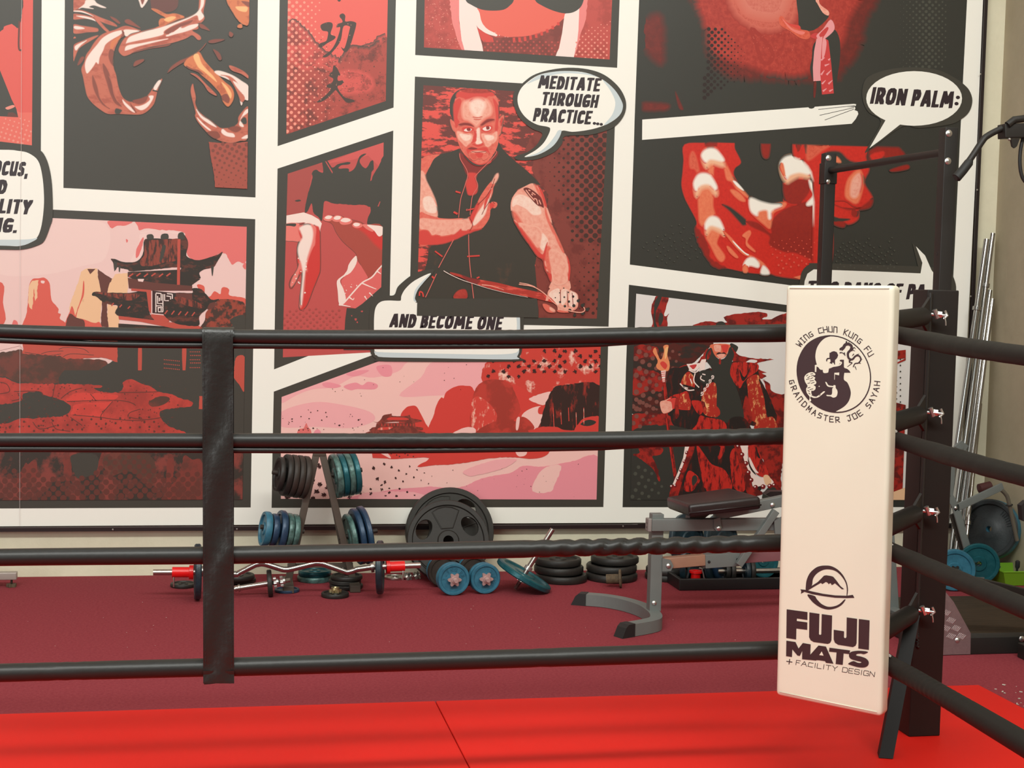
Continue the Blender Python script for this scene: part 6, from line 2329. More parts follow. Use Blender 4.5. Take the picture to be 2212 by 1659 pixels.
def collar(a, b_, side, label):
    a, b_ = bp(*a), bp(*b_)
    root = empty('bar_collar', a.lerp(b_, 0.5), label, 'bar collar', 'red bar collars')
    mb = MB()
    d = (b_ - a).normalized()
    L = (b_ - a).length
    mb.lathe([(0.014, 0), (0.0235, 0), (0.0235, L * 0.78), (0.032, L * 0.80), (0.032, L), (0.014, L), (0.014, 0)], REDC, a, d, 28)
    mb.build('collar_body', root)
    mb = MB()
    q = a + d * 0.008
    mb.tube([q + Vector((0, -0.012, -0.020)), q + Vector((0, -0.015, -0.045)), q + Vector((0, -0.014, -0.064))], 0.0035, SATIN, 8)
    mb.build('lever', root)


collar((372, 1236), (418, 1236), -1, 'shiny red collar at the left end of the curl bar')
collar((874, 1222.5), (834, 1224.5), 1, 'shiny red collar at the right end of the curl bar')

# ---- loose plates and dumbbells on the carpet
def flat(x, y, R, T, m, label, z=0.0, cat=None, group=None, hole=0.0135, tilt=(0, 0)):
    c = on_z(x, y, z + T / 2)
    return weight_plate(c, (tilt[0], tilt[1], 1), R, T, m, label, group, hole)


flat(396, 1263, 0.060, 0.018, IRONK, 'small black plate lying flat under the left end of the curl bar')
flat(620, 1274.5, 0.058, 0.014, NAVY, 'small blue plate lying flat beside the chrome dumbbell handle')
q = on_z(512, 1256, 0.01)
flat(514, 1252, 0.085, 0.022, IRONK, 'lower black plate of the pair lying just right of the strap', 0.0, group='black pair by the strap')
flat(512, 1245, 0.083, 0.022, IRONK, 'upper black plate of the pair lying just right of the strap', 0.023, group='black pair by the strap')
flat(680, 1248, 0.085, 0.026, SEAG, 'lower worn teal plate of the pair under the curl bar', 0.0, group='teal pair under the curl bar')
flat(680, 1236, 0.080, 0.026, TEAL, 'upper bright teal plate of the pair under the curl bar', 0.027, group='teal pair under the curl bar')
flat(748, 1265, 0.079, 0.020, IRONK, 'bottom black plate of the stack under the bend of the curl bar', 0.0, group='black stack under the curl bar')
flat(745, 1255, 0.077, 0.020, IRONK, 'second black plate up in the stack under the curl bar', 0.021, group='black stack under the curl bar')
flat(749, 1246, 0.075, 0.020, IRONK, 'top black plate of the stack under the curl bar', 0.042, group='black stack under the curl bar')
flat(752, 1226, 0.075, 0.022, TEAL, 'teal plate lying behind the black stack by the wall', 0.0)
flat(853, 1247, 0.052, 0.013, SATIN, 'thin silvery disc lying near the right end of the curl bar')
o = flat(724, 1284, 0.064, 0.020, IRONK, 'small black plate alone in front of the stack, with a brass nut on it')
c = on_z(722, 1272, 0.03)
mb = MB()
c = on_z(724, 1284, 0.010)
c.z = 0.0195
star(mb, c, (0, 0, 1), 0.019, 0.030, 0.014, BRASS)
mb.lathe([(0.008, 0.014), (0.012, 0.024), (0.019, 0.024), (0.020, 0.014)], BRASS, c, (0, 0, 1), 20)
tag(mb.build('star_nut'), 'brass star nut lying on the lone small black plate', 'star nut')


def screw_rod(mb, a, b_, r, m, pitch=0.006):
    a, b_ = Vector(a), Vector(b_)
    L = (b_ - a).length
    n = int(L / pitch * 2)
    prof = [(0.0001, 0)] + [(r * (1.0 if i % 2 else 0.82), L * i / n) for i in range(n + 1)] + [(0.0001, L)]
    mb.lathe(prof, m, a, b_ - a, 12, False)


# chrome spin-lock dumbbell with one small plate, lying towards the right
dY = on_z(582, 1288, 0.0).y
da, db = on_y(507, 1272, dY + 0.0), on_y(627, 1253, dY)
root = empty('dumbbell', on_y(570, 1262, dY), 'chrome spin-lock dumbbell bar with one small black plate, near the strap', 'dumbbell')
mb = MB()
D = (db - da).normalized()
mb.cyl(da + D * 0.02, da.lerp(db, 0.60), 0.0125, SATIN, 16)
mb.build('handle', root)
mb = MB()
screw_rod(mb, da.lerp(db, 0.62), db, 0.0105, SATIN)
mb.build('threaded_end', root)
mb = MB()
mb.lathe([(0.003, 0), (0.012, 0.002), (0.014, 0.01), (0.012, 0.018), (0.017, 0.02), (0.017, 0.028), (0.012, 0.03)], SATIN, da - D * 0.004, D, 18)
mb.build('end_knob', root)
plate_mb(da.lerp(db, 0.63), D + Vector((0, 0, -0.06)), 0.063, 0.022, IRONK, 0.011).build('weight_plate', root)
for t in (0.70, 0.82):
    mb = MB()
    star(mb, da.lerp(db, t), D, 0.016, 0.027, 0.012, ZINC)
    mb.lathe([(0.011, 0.012), (0.015, 0.012), (0.015, 0.022), (0.011, 0.022)], ZINC, da.lerp(db, t), D, 16)
    mb.build('star_nut', root)

# two loose star nuts near the collar
for i, (x, y, lab) in enumerate(((880, 1243, 'zinc star nut under the right red collar'), (899, 1241, 'second zinc star nut right of the red collar, by the big plate'))):
    mb = MB()
    c = on_z(x, y + 4, 0.012)
    star(mb, c, (0.4, -0.7, 0.6), 0.014, 0.024, 0.012, ZINC)
    mb.lathe([(0.008, 0.012), (0.013, 0.012), (0.013, 0.022), (0.008, 0.022)], ZINC, c, (0.4, -0.7, 0.6), 14)
    tag(mb.build('star_nut'), lab, 'star nut', 'zinc star nuts on the carpet')


def ring_text(mb, txt, c, n, up, r, size, a0, a1, m, z):
    """raised characters around a plate face"""
    n = Vector(n).normalized()
    up = (Vector(up) - n * Vector(up).dot(n)).normalized()
    rt = up.cross(n).normalized()
    for i, ch in enumerate(txt):
        if ch == ' ':
            continue
        an = math.radians(a0 + (a1 - a0) * i / max(1, len(txt) - 1))
        cu = bpy.data.curves.new('t', 'FONT')
        cu.body = ch
        cu.size = size
        cu.extrude = 0.0015
        cu.align_x = 'CENTER'
        cu.offset = 0.0
        ob = bpy.data.objects.new('t', cu)
        COL.objects.link(ob)
        bpy.context.view_layer.update()
        me = bpy.data.meshes.new_from_object(ob.evaluated_get(bpy.context.evaluated_depsgraph_get()))
        e_r = rt * math.sin(an) + up * math.cos(an)
        e_t = rt * math.cos(an) - up * math.sin(an)
        base = Vector(c) + e_r * r + n * z
        mb.add([base + e_t * v.co.x + e_r * v.co.y + n * v.co.z for v in me.vertices], [list(f.vertices) for f in me.polygons], m)
        bpy.data.objects.remove(ob)
        bpy.data.curves.remove(cu)
        bpy.data.meshes.remove(me)


# blue dumbbells standing end-on
def end_dumbbell(x, y, R, back, label, roll, rear, texts):
    c0 = on_z(x, y + R / scl(x, 6.7), 0.0)
    Yp = c0.y
    c = on_y(x, y, Yp)
    c.z = R + 0.001
    d = Vector(back).normalized()
    root = empty('dumbbell', (c.x, c.y, 0), label, 'dumbbell', 'blue plate dumbbells lying end-on')
    up = Vector((math.sin(roll), 0, math.cos(roll)))
    p0 = plate_mb(c, d, R, 0.026, BLUE, 0.013)
    o1 = p0.build('weight_plate', root)
    tb = MB()
    for t, a0, a1 in texts:
        ring_text(tb, t, c, -d, up, R * 0.50, R * 0.30, a0, a1, BLUE, 0.007)
    tb.build('raised_lettering', o1)
    for k, (s, dx, dz, rr) in enumerate(rear):
        plate_mb(c + d * s + Vector((dx, 0, dz)), d, rr, 0.026, BLUE if k % 2 == 0 else IRONB, 0.013).build('weight_plate', root)
    mb = MB()
    star(mb, c - d * 0.013, -d, 0.021, 0.0335, 0.013, PINKZ)
    mb.lathe([(0.010, 0.013), (0.017, 0.013), (0.016, 0.020), (0.010, 0.020)], PINKZ, c - d * 0.013, -d, 20)
    mb.build('star_nut', root)
    mb = MB()
    screw_rod(mb, c - d * 0.055, c + d * 0.01, 0.0115, PINKZ)
    mb.build('threaded_end', root)
    mb = MB()
    mb.cyl(c + d * 0.01, c + d * 0.235, 0.0125, SATIN, 14)
    mb.build('handle', root)


end_dumbbell(979.6, 1251.5, 0.0765, (-0.10, 1, 0.0), 'left of the two blue dumbbells lying end-on before the big plates', -0.5, [(0.027, -0.001, 0, 0.0765), (0.20, 0.0, 0, 0.0765), (0.227, 0.0, 0, 0.0765)],
             [('2.5KG', -60, 40), ('PR', 75, 100)])
end_dumbbell(1048, 1250, 0.0725, (-0.12, 1, 0.0), 'right of the two blue dumbbells lying end-on before the big plates', 0.3, [(0.027, -0.003, 0, 0.0725), (0.20, 0, 0, 0.0725), (0.227, 0, 0, 0.0725)],
             [('2.5KG', 20, 110)])

# chrome bar stuck through a tilted blue plate
tY = on_z(1150, 1277, 0.0).y
ta, tb_ = on_y(1194, 1143, tY), on_y(1112, 1274, tY)
root = empty('dumbbell', on_y(1134, 1262, tY), 'chrome dumbbell bar through a tilted blue plate, leaning up beside the dumbbells', 'dumbbell')
D = (tb_ - ta).normalized()
cc = on_y(1133, 1243, tY)
mb = MB()
mb.cyl(ta, ta + D * (cc - ta).dot(D), 0.0125, SATIN, 16)
mb.build('handle', root)
mb = MB()
k0 = ta + D * ((cc - ta).dot(D) + 0.012)
tb_ = ta + D * ((cc - ta).dot(D) + 0.078)
screw_rod(mb, k0, tb_, 0.010, SATIN)
mb.build('threaded_end', root)
plc = ta + D * (cc - ta).dot(D)
plate_mb(plc, D + Vector((0.06, 0.06, 0.02)), 0.145, 0.030, TEAL, 0.013).build('weight_plate', root)
mb = MB()
star(mb, plc + D * 0.022, D, 0.014, 0.024, 0.012, ZINC)
mb.build('star_nut', root)
mb = MB()
mb.lathe([(0.013, 0), (0.02, 0.002), (0.02, 0.02), (0.013, 0.022)], ZINC, plc - D * 0.05, D, 16)
mb.build('stop_ring', root)
flat(1122, 1222, 0.06, 0.02, BLUE, 'blue plate lying on the floor behind the tilted plate')

# two stacks of black plates with grip holes by the bench
G_A, G_B = 'black stack behind the tilted bar', 'black stack left of the bench leg'
flat(1213, 1246, 0.128, 0.036, IRONK, 'bottom black plate of the stack behind the tilted chrome bar', 0.0, group=G_A)
flat(1207, 1228, 0.124, 0.036, IRONK, 'middle black plate of the stack behind the tilted chrome bar', 0.037, group=G_A)
flat(1205, 1211, 0.118, 0.034, IRONK, 'top black plate of the stack behind the tilted chrome bar', 0.074, group=G_A)
flat(1321, 1243, 0.130, 0.036, IRONK, 'bottom black plate of the stack left of the bench leg', 0.0, group=G_B)
flat(1321, 1225, 0.128, 0.036, IRONK, 'middle black plate of the stack left of the bench leg', 0.037, group=G_B)
flat(1328, 1207, 0.122, 0.034, IRONK, 'top black plate of the stack left of the bench leg', 0.074, group=G_B)
flat(1440, 1243, 0.110, 0.032, IRONK, 'lower black plate lying just behind the bench leg', 0.0, group='black pair behind the bench leg')
flat(1440, 1230, 0.105, 0.03, IRONK, 'upper black plate lying just behind the bench leg', 0.033, group='black pair behind the bench leg')
hk = on_z(1213, 1164, 0.125)
c1 = on_y(1209, 1161, hk.y)
c2 = on_y(1236, 1157, hk.y)
hh = on_z(1205, 1195, 0.11)
root = empty('gripped_rod', (hh.x, hh.y, 0.11), 'thin rod with a black grip lying on the black stack behind the tilted bar', 'handle')
zz = 0.1215
g0 = Vector((hh.x - 0.02, hh.y, zz))
u = Vector((0.98, 0.1, 0.0))
mb = MB()
mb.tube([g0 - u * 0.06, g0 + u * 0.03], 0.003, IRONK, 8)
mb.build('rod', root)
mb = MB()
mb.tube([g0 + u * 0.03, g0 + u * 0.045, g0 + u * 0.06, g0 + u * 0.09, g0 + u * 0.098], [0.005, 0.008, 0.0095, 0.012, 0.008], RUBB, 14)
mb.build('grip', root)
rc = on_z(1327, 1259, 0.022)
mb = MB()
ax = Vector((0.93, -0.30, 0.08)).normalized()
rc.z = 0.024
mb.lathe([(0.0165, -0.04), (0.0235, -0.04), (0.0235, 0.022), (0.045, 0.024), (0.045, 0.034), (0.0165, 0.034), (0.0165, -0.04)], RUST, rc + Vector((0, 0, 0.018)), ax, 24)
tag(mb.build('pipe_flange'), 'rusty flanged metal sleeve lying before the stack left of the bench leg', 'pipe sleeve')

# end of a grey bench foot at the far left
fc = on_z(12, 1268, 0)
root = empty('stabiliser_foot', (fc.x, fc.y, 0), 'grey tube foot with a screw leveller at the far left edge', 'equipment foot')
mb = MB()
pa, pb_ = on_y(-160, 1242, fc.y), on_y(37, 1243, fc.y)
mb.beam((pa.x, fc.y, pb_.z), (pb_.x, fc.y, pb_.z), 0.045, 0.034, mat('silver_paint', pc((168, 158, 150)), 0.35, 0.3), bev=0.004)
mb.build('tube', root)
lv = on_y(25, 1262, fc.y)
mb = MB()
mb.cyl((lv.x, fc.y, 0.012), (lv.x, fc.y, pb_.z - 0.015), 0.005, IRONB, 8)
mb.build('screw', root)
mb = MB()
star(mb, Vector((lv.x, fc.y, 0.001)), (0, 0, 1), 0.017, 0.024, 0.014, RUST, 5)
mb.build('foot_knob', root)


# ------------------------------------------------------------------ grey weight bench
BLEG = on_z(1412, 1316, 0.055)
BYY = BLEG.y


def by_(x, y):
    return on_y(x, y, BYY)


bench = empty('weight_bench', (BLEG.x, BYY, 0), 'grey steel adjustable weight bench with a black tilted seat, left of the pad', 'weight bench')
zt, zb = by_(1412, 1109).z, 0.05
mb = MB()
mb.beam((BLEG.x, BYY, zb), (BLEG.x, BYY, zt), 0.052, 0.052, GREYP, up=(0, 1, 0), bev=0.003)
mb.build('leg', bench)
zbeam = by_(1385, 1131).z
HB = 0.052
xe = BLEG.x + 0.95
mb = MB()
mb.box(((BLEG.x - 0.035 + xe) / 2, BYY - 0.03, zbeam), (xe - BLEG.x + 0.035, 0.045, HB), GREYP, None, 0.003)
mb.build('main_beam', bench)
mb = MB()
pe = by_(1385, 1131)
mb.box((BLEG.x - 0.044, BYY - 0.03, zbeam), (0.016, 0.048, HB + 0.004), mat('end_cap_grey', pc((138, 132, 128)), 0.5), None, 0.004)
for dz in (0.008, -0.01):
    mb.lathe([(0.0001, 0.001), (0.004, 0.001)], RUBB, (BLEG.x - 0.0525, BYY - 0.035, zbeam + dz), (-1, 0, 0), 10)
mb.build('end_cap', bench)
# curved floor foot
z0 = 0.03
fp = [on_z(x, y, 0.0) for x, y in ((1268, 1307), (1310, 1311), (1352, 1319), (1388, 1331), (1407, 1343), (1416, 1353), (1415, 1361), (1400, 1366), (1380, 1370), (1362, 1373))]
fp = [Vector((p.x, p.y, 0.028)) for p in fp]
sp = smooth_open([tuple(p) for p in fp], 5)
sp = [Vector(p) for p in sp]
vs, fs = [], []
for i, p_ in enumerate(sp):
    d = (sp[min(i + 1, len(sp) - 1)] - sp[max(i - 1, 0)]).normalized()
    s_ = d.cross(Vector((0, 0, 1))).normalized()
    for a, b_ in ((-1, -1), (1, -1), (1, 1), (-1, 1)):
        vs.append(p_ + s_ * a * 0.026 + Vector((0, 0, b_ * 0.026)))
for i in range(len(sp) - 1):
    for j in range(4):
        fs.append((i * 4 + j, i * 4 + (j + 1) % 4, (i + 1) * 4 + (j + 1) % 4, (i + 1) * 4 + j))
fs += [(0, 1, 2, 3), tuple(len(vs) - 4 + k for k in range(4))]
mb = MB()
mb.add(vs, fs, GREYP, False)
mb.build('curved_foot', bench)
for a, b_ in ((sp[0], sp[1]), (sp[-1], sp[-2])):
    d = (a - b_).normalized()
    s_ = d.cross(Vector((0, 0, 1))).normalized()
    mb = MB()
    v8 = []
    for t, hw, z1 in ((0.0, 0.028, 0.056), (0.035, 0.028, 0.055)):
        v8 += [a + d * t - s_ * hw + Vector((0, 0, -0.0275)), a + d * t + s_ * hw + Vector((0, 0, -0.0275)), a + d * t + s_ * hw + Vector((0, 0, z1 - 0.028)), a + d * t - s_ * hw + Vector((0, 0, z1 - 0.028))]
    v8 += [a + d * 0.07 - s_ * 0.028 + Vector((0, 0, -0.0275)), a + d * 0.07 + s_ * 0.028 + Vector((0, 0, -0.0275)), a + d * 0.05 + s_ * 0.028 + Vector((0, 0, 0.014)), a + d * 0.05 - s_ * 0.028 + Vector((0, 0, 0.014))]
    f_ = [(0, 1, 2, 3), (8, 11, 10, 9)]
    for k in (0, 4):
        for j in range(4):
            f_.append((k + j, k + (j + 1) % 4, k + 4 + (j + 1) % 4, k + 4 + j))
    mb.add(v8, f_, RUBB)
    mb.build('end_cap', bench)


def bolt(p_, n=(0, -1, 0), r=0.011, parent=bench, m=ZINC):
    mb_ = MB()
    mb_.lathe([(0.0001, 0.007), (r * 0.6, 0.006), (r, 0.002), (r, 0.0)], m, p_, n, 14)
    return mb_.build('bolt', parent)


bolt(Vector((by_(1409.5, 1300).x, BYY - 0.026, by_(1409.5, 1300).z)))
# padded seat on its hinged frame: corners traced on planes front and back of the seat
yf, yk = BYY - 0.16, BYY + 0.16


def seat_pts(y0, pts):
    return [on_y(1220 + x * 480 / 2212, 1040 + y * 480 / 2212, y0) for x, y in pts]


A_ = [on_y(1220 + x * 480 / 2212, 1040 + y * 480 / 2212, yy_) for x, y, yy_ in ((1235, 232, yf), (1950, 150, yf), (1640, 60, yk), (1010, 152, yk))]
nrm = (A_[1] - A_[0]).cross(A_[3] - A_[0]).normalized()
if nrm.z < 0:
    nrm = -nrm
b = bmesh.new()
low = [p_ - nrm * 0.055 for p_ in A_]
vb = [b.verts.new(p_) for p_ in A_ + low]
for f in ((0, 1, 2, 3), (4, 7, 6, 5), (0, 4, 5, 1), (1, 5, 6, 2), (2, 6, 7, 3), (3, 7, 4, 0)):
    b.faces.new([vb[k] for k in f])
bmesh.ops.recalc_face_normals(b, faces=b.faces)
bmesh.ops.bevel(b, geom=b.edges[:], offset=0.016, segments=3, profile=0.6, affect='EDGES')
b.verts.index_update()
mb = MB()
mb.add([v.co.copy() for v in b.verts], [[v.index for v in f.verts] for f in b.faces], SEATB, True)
b.free()
so = mb.build('seat', bench)
mb = MB()
lo_ = [p_ - nrm * 0.056 for p_ in A_]
mb.tube([lo_[0] + nrm * 0.02, lo_[1] + nrm * 0.02], 0.004, SEATB, 8)
mb.build('piping', so)
# seat frame bar, hinge bracket, front underside block
mb = MB()
mb.beam(by_(1540, 1110) + Vector((0, -0.02, 0)), by_(1700, 1077) + Vector((0, -0.02, 0)), 0.045, 0.045, GREYP, bev=0.003)
mb.build('seat_bar', bench)
mb = MB()
q = [by_(1488, 1090), by_(1530, 1108), by_(1512, 1121), by_(1505, 1133), by_(1496, 1134), by_(1485, 1122)]
mb.prism([p_ + Vector((0, -0.03, 0)) for p_ in q], (0, 0.06, 0), mat('bracket_black', (0.012, 0.01, 0.01), 0.4))
mb.build('seat_bracket', bench)
mb = MB()
q = [by_(1532, 1117), by_(1546, 1113), by_(1549, 1135), by_(1544, 1142), by_(1538, 1142), by_(1533, 1136)]
mb.prism([p_ + Vector((0, -0.062, 0)) for p_ in q], (0, 0.008, 0), GREYP)
mb.build('hinge_plate', bench)
t_ = by_(1542.5, 1136)
bolt(Vector((t_.x, BYY - 0.062, t_.z)))
t_ = by_(1661, 1088)
bolt(Vector((t_.x, BYY - 0.044, t_.z)))
mb = MB()
mb.beam(by_(1665, 1099) + Vector((0, -0.06, 0)), by_(1585, 1215) + Vector((0, -0.06, 0)), 0.03, 0.028, GREYP, up=(0, 1, 0), bev=0.002)
mb.build('prop_bar', bench)
mb = MB()
mb.prism([p_ + Vector((0, -0.07, 0)) for p_ in (by_(1660, 1120), by_(1690, 1105), by_(1700, 1148), by_(1662, 1148))], (0, 0.012, 0), GREYP)
mb.build('notch_plate', bench)
# lower telescopic beam
mb = MB()
q = [(1426, 1203), (1444, 1207), (1450, 1220), (1444, 1230), (1426, 1231)]
mb.prism([by_(*k) + Vector((0, -0.034, 0)) for k in q], (0, 0.01, 0), GREYP)
mb.build('hinge_plate', bench)
t_ = by_(1439, 1219)
bolt(Vector((t_.x, BYY - 0.036, t_.z)))
mb = MB()
mb.beam(by_(1432, 1216), by_(1524, 1208), 0.046, 0.048, COPPER, bev=0.003)
mb.build('lower_beam', bench)
mb = MB()
mb.beam(by_(1520, 1211), by_(1594, 1206), 0.056, 0.060, GREYP, bev=0.002)
mb.build('lower_sleeve', bench)
for x, y in ((1527, 1211), (1588, 1206)):
    t_ = by_(x, y)
    bolt(Vector((t_.x, BYY - 0.029, t_.z)), r=0.006, m=RUBB)
mb = MB()
mb.beam(by_(1594, 1205), by_(1790, 1192), 0.042, 0.044, MAUVE, bev=0.003)
mb.build('lower_beam', bench)
# far leg, seen on the other side of the pad
xr2 = on_y(1932, 1250, BYY).x
mb = MB()
mb.beam((xr2, BYY, 0.0), (xr2 - 0.05, BYY, by_(1932, 1120).z), 0.046, 0.046, GREYP, up=(0, 1, 0), bev=0.003)
mb.build('leg', bench)
mb = MB()
mb.beam((xe - 0.01, BYY - 0.02, zbeam), (xr2 - 0.04, BYY - 0.01, zbeam - 0.03), 0.044, 0.05, GREYP, bev=0.003)
mb.build('main_beam', bench)
mb = MB()
lb = by_(1790, 1192)
mb.beam(lb, (xr2 - 0.01, BYY, lb.z - 0.03), 0.042, 0.044, MAUVE, bev=0.003)
mb.build('lower_beam', bench)
mb = MB()
mb.beam((xr2 - 0.02, BYY - 0.25, 0.026), (xr2 - 0.02, BYY + 0.25, 0.026), 0.05, 0.05, GREYP, bev=0.004)
mb.build('rear_foot', bench)
mb = MB()
mb.prism([on_y(1220 + x * .217, 1040 + y * .217, BYY + 0.1) for x, y in ((2000, 130), (2050, 100), (2200, 100), (2200, 190), (2100, 185))], (0, 0.05, 0), SEATB)
mb.build('back_pad', bench)

# ---- black tray of dumbbells behind the bench
ty = on_z(1500, 1276, 0.0).y
tx0, tx1 = on_y(1468, 1262, ty).x, on_y(1760, 1262, ty).x
TR = mat('tray_black', (0.010, 0.009, 0.009), 0.45)
root = empty('weight_tray', ((tx0 + tx1) / 2, ty + 0.14, 0), 'low black tray full of dumbbells and plates behind the bench', 'tray')
mb = MB()
mb.box(((tx0 + tx1) / 2, ty + 0.012, 0.029), (tx1 - tx0, 0.02, 0.056), TR, None, 0.004)
mb.box(((tx0 + tx1) / 2, ty + 0.27, 0.029), (tx1 - tx0, 0.02, 0.056), TR, None, 0.004)
mb.box((tx0 + 0.01, ty + 0.14, 0.029), (0.02, 0.24, 0.056), TR, None, 0.004)
mb.box((tx1 - 0.01, ty + 0.14, 0.029), (0.02, 0.24, 0.056), TR, None, 0.004)
mb.box(((tx0 + tx1) / 2, ty + 0.14, 0.006), (tx1 - tx0 - 0.02, 0.25, 0.01), TR)
mb.build('tray_body', root)
TG = 'plates standing in the black tray'


def tray_plate(x, R, m, T, lab, dy=0.14, ax=(1, -0.5, 0)):
    c = on_y(x, 1230, ty + dy)
    return weight_plate((c.x, ty + dy, R + 0.013), ax, R, T, m, lab, TG, 0.0135)


tray_plate(1480, 0.098, BLKB, 0.03, 'dark blue-black plate at the left end of the black tray', 0.16)
tray_plate(1542, 0.105, BLKB, 0.03, 'dark blue plate in the black tray, right of the red collar', 0.13, (1, -0.8, 0))
tray_plate(1560, 0.108, NAVY, 0.03, 'second dark blue plate in the black tray, behind the first', 0.16, (1, -0.9, 0))
c = on_y(1503, 1240, ty + 0.10)
mb = MB()
mb.lathe([(0.014, 0), (0.024, 0), (0.024, 0.055), (0.033, 0.056), (0.033, 0.066), (0.014, 0.066), (0.014, 0)], REDC, (c.x, ty + 0.10, 0.013), (0, 0, 1), 24)
tag(mb.build('bar_collar'), 'red collar standing in the black tray behind the bench', 'bar collar')
c = on_y(1518, 1240, ty + 0.07)
mb = MB()
mb.tube([on_y(1510, 1227, ty + 0.07), on_y(1516, 1228, ty + 0.07), on_y(1519, 1238, ty + 0.07), (on_y(1524, 1250, ty + 0.07).x, ty + 0.07, 0.012)], 0.004, ZINC, 8)
tag(mb.build('bent_rod'), 'thin bent metal rod beside the red collar in the tray', 'bent rod')
dc = on_y(1600, 1232, ty + 0.10)
root = empty('dumbbell', (dc.x, ty + 0.1, 0.013), 'chrome-handled dumbbell with black and teal plates in the tray', 'dumbbell')
mb = MB()
zc_ = 0.074
mb.cyl((dc.x - 0.13, ty + 0.10, zc_), (dc.x + 0.24, ty + 0.10, zc_), 0.0125, SATIN, 14)
mb.build('handle', root)
for dx, R, m in ((-0.07, 0.040, IRONK), (-0.045, 0.050, IRONK), (0.03, 0.058, BLKB), (0.055, 0.060, IRONK)):
    plate_mb((dc.x + dx, ty + 0.10, zc_), (1, -0.1, 0), R, 0.022, m).build('weight_plate', root)
tc_ = on_y(1648, 1222, ty + 0.2)
weight_plate((tc_.x, ty + 0.21, 0.095 + 0.013), (0.25, -1, 0.2), 0.092, 0.028, TEAL, 'teal plate with raised numbers in the tray, next to the pad', TG)
for x, lab in ((1488, 'dark plate standing against the wall, left of two behind the bench'), (1562, 'dark plate standing against the wall, right of two behind the bench')):
    c = on_y(x, 1215, W_Y - 0.1)
    weight_plate((c.x, W_Y - 0.07, 0.155), (0.75, -1, 0.25), 0.15, 0.03, BLKB, lab, 'dark plates at the wall behind the bench')

# ------------------------------------------------------------------ pull-up rack
RX1, RX2 = None, None
pu1 = on_z(2045, 1397, 0.0)
YA = 5.45
ptop = on_y(2040, 276, YA)
XA = on_y(2030, 700, YA).x
YB = 6.58
XB = on_y(1785, 480, YB).x
BLKP = mat('black_powder', (0.013, 0.0115, 0.010), 0.5, spec=0.45, noise=0.3, nscale=9, c2=(0.017, 0.015, 0.013))
rk = empty('pull_up_rack', ((XA + XB) / 2, (YA + YB) / 2, 0), 'tall black pull-up rack with two square uprights behind the ring post', 'pull-up rack')
HT = ptop.z
S1 = 0.055
# square uprights traced at head height, standing plumb
for X, Y, h in ((on_y(2042, 450, YA).x, YA, HT), (on_y(1785, 480, YB).x, YB, on_y(1785, 331, YB).z)):
    mb = MB()
    mb.box((X, Y, h / 2), (S1, S1, h), BLKP, None, 0.003)
    mb.build('upright', rk)
    for x, y, in (((2047, 288), (2045, 348)) if Y == YA else ((1787.5, 341.5), (1786.5, 392))):
        t_ = on_y(x, y, Y - S1 / 2)
        bolt(Vector((X + (t_.x - X) * 0.7, Y - S1 / 2, t_.z)), r=0.014, parent=rk)
    for k in range(4):
        mb = MB()
        mb.lathe([(0.0001, 0.0006), (0.007, 0.0006), (0.009, 0.0)], RUBB, (X - S1 / 2, Y, 1.62 - 0.17 * k), (-1, 0, 0), 12)
        mb.build('pin_hole', rk)
XU, XV = on_y(2042, 450, YA).x, on_y(1785, 480, YB).x
mb = MB()
b1, b2 = on_y(1786, 368, YB), on_y(2022, 327, YA)
mb.cyl((XV - 0.0, YB, b1.z), (XU, YA, b2.z), 0.017, BLKP, 16)
mb.build('pull_up_bar', rk)
# collar sleeve on the far upright
mb = MB()
mb.box((XV, YB, on_y(1785, 375, YB).z), (S1 + 0.01, S1 + 0.01, 0.10), BLKP, None, 0.003)
mb.build('bracket', rk)
# base: chequer plate gusset and floor beams
TREAD = mat('chequer_plate', (0.42, 0.39, 0.40), 0.35, 0.8, noise=0.4, nscale=60, c2=(0.30, 0.28, 0.29))
GY = YA - 0.10
gp = [on_y(x, y, GY) for x, y in ((2000, 1270), (2043, 1279), (2060, 1300), (2097, 1368), (2097, 1396), (2000, 1398))]
for g in gp[-2:]:
    g.z = 0.003
mb = MB()
mb.prism(gp, (0, 0.005, 0), TREAD)
gus = mb.build('gusset', rk)
mb = MB()
TR2 = mat('tread_bar', (0.75, 0.72, 0.70), 0.25, 0.9)
for gx in range(5):
    for gy in range(8):
        x, y = 2044 + gx * 22 + (gy % 2) * 11, 1290 + gy * 17
        if not in_poly(x, y, [(2000, 1275), (2040, 1285), (2090, 1368), (2090, 1390), (2000, 1392)]):
            continue
        for s_ in range(-2, 3):
            aa, bb = on_y(x - 4 + s_ * 3, y + 4 + s_ * 1.2, GY - 0.0005), on_y(x + 4 + s_ * 3, y - 5 + s_ * 1.2, GY - 0.0005)
            mb.beam(aa, bb, 0.0024, 0.003, TR2, up=(0, 1, 0))
o = mb.build('tread_bars', gus)
o['kind'] = 'stuff'
bolt(on_y(2068, 1383, GY), r=0.011, parent=rk)
xb1 = WALL_R - 0.08
mb = MB()
mb.box(((XU + xb1) / 2, YA - 0.06, 0.036), (xb1 - XU, 0.07, 0.07), BLKP, None, 0.003)
mb.build('base_beam', rk)
mb = MB()
mb.beam((XU + 0.05, YA + 0.05, 0.30), (xb1, YA + 0.05, 0.05), 0.06, 0.06, BLKP, bev=0.003)
mb.build('base_brace', rk)
mb = MB()
mb.box((XU, (YA + YB) / 2, 0.035), (0.06, YB - YA, 0.06), BLKP, None, 0.003)
mb.build('base_beam', rk)
bolt(on_y(2207, 1380, YA - 0.096), r=0.012, parent=rk)

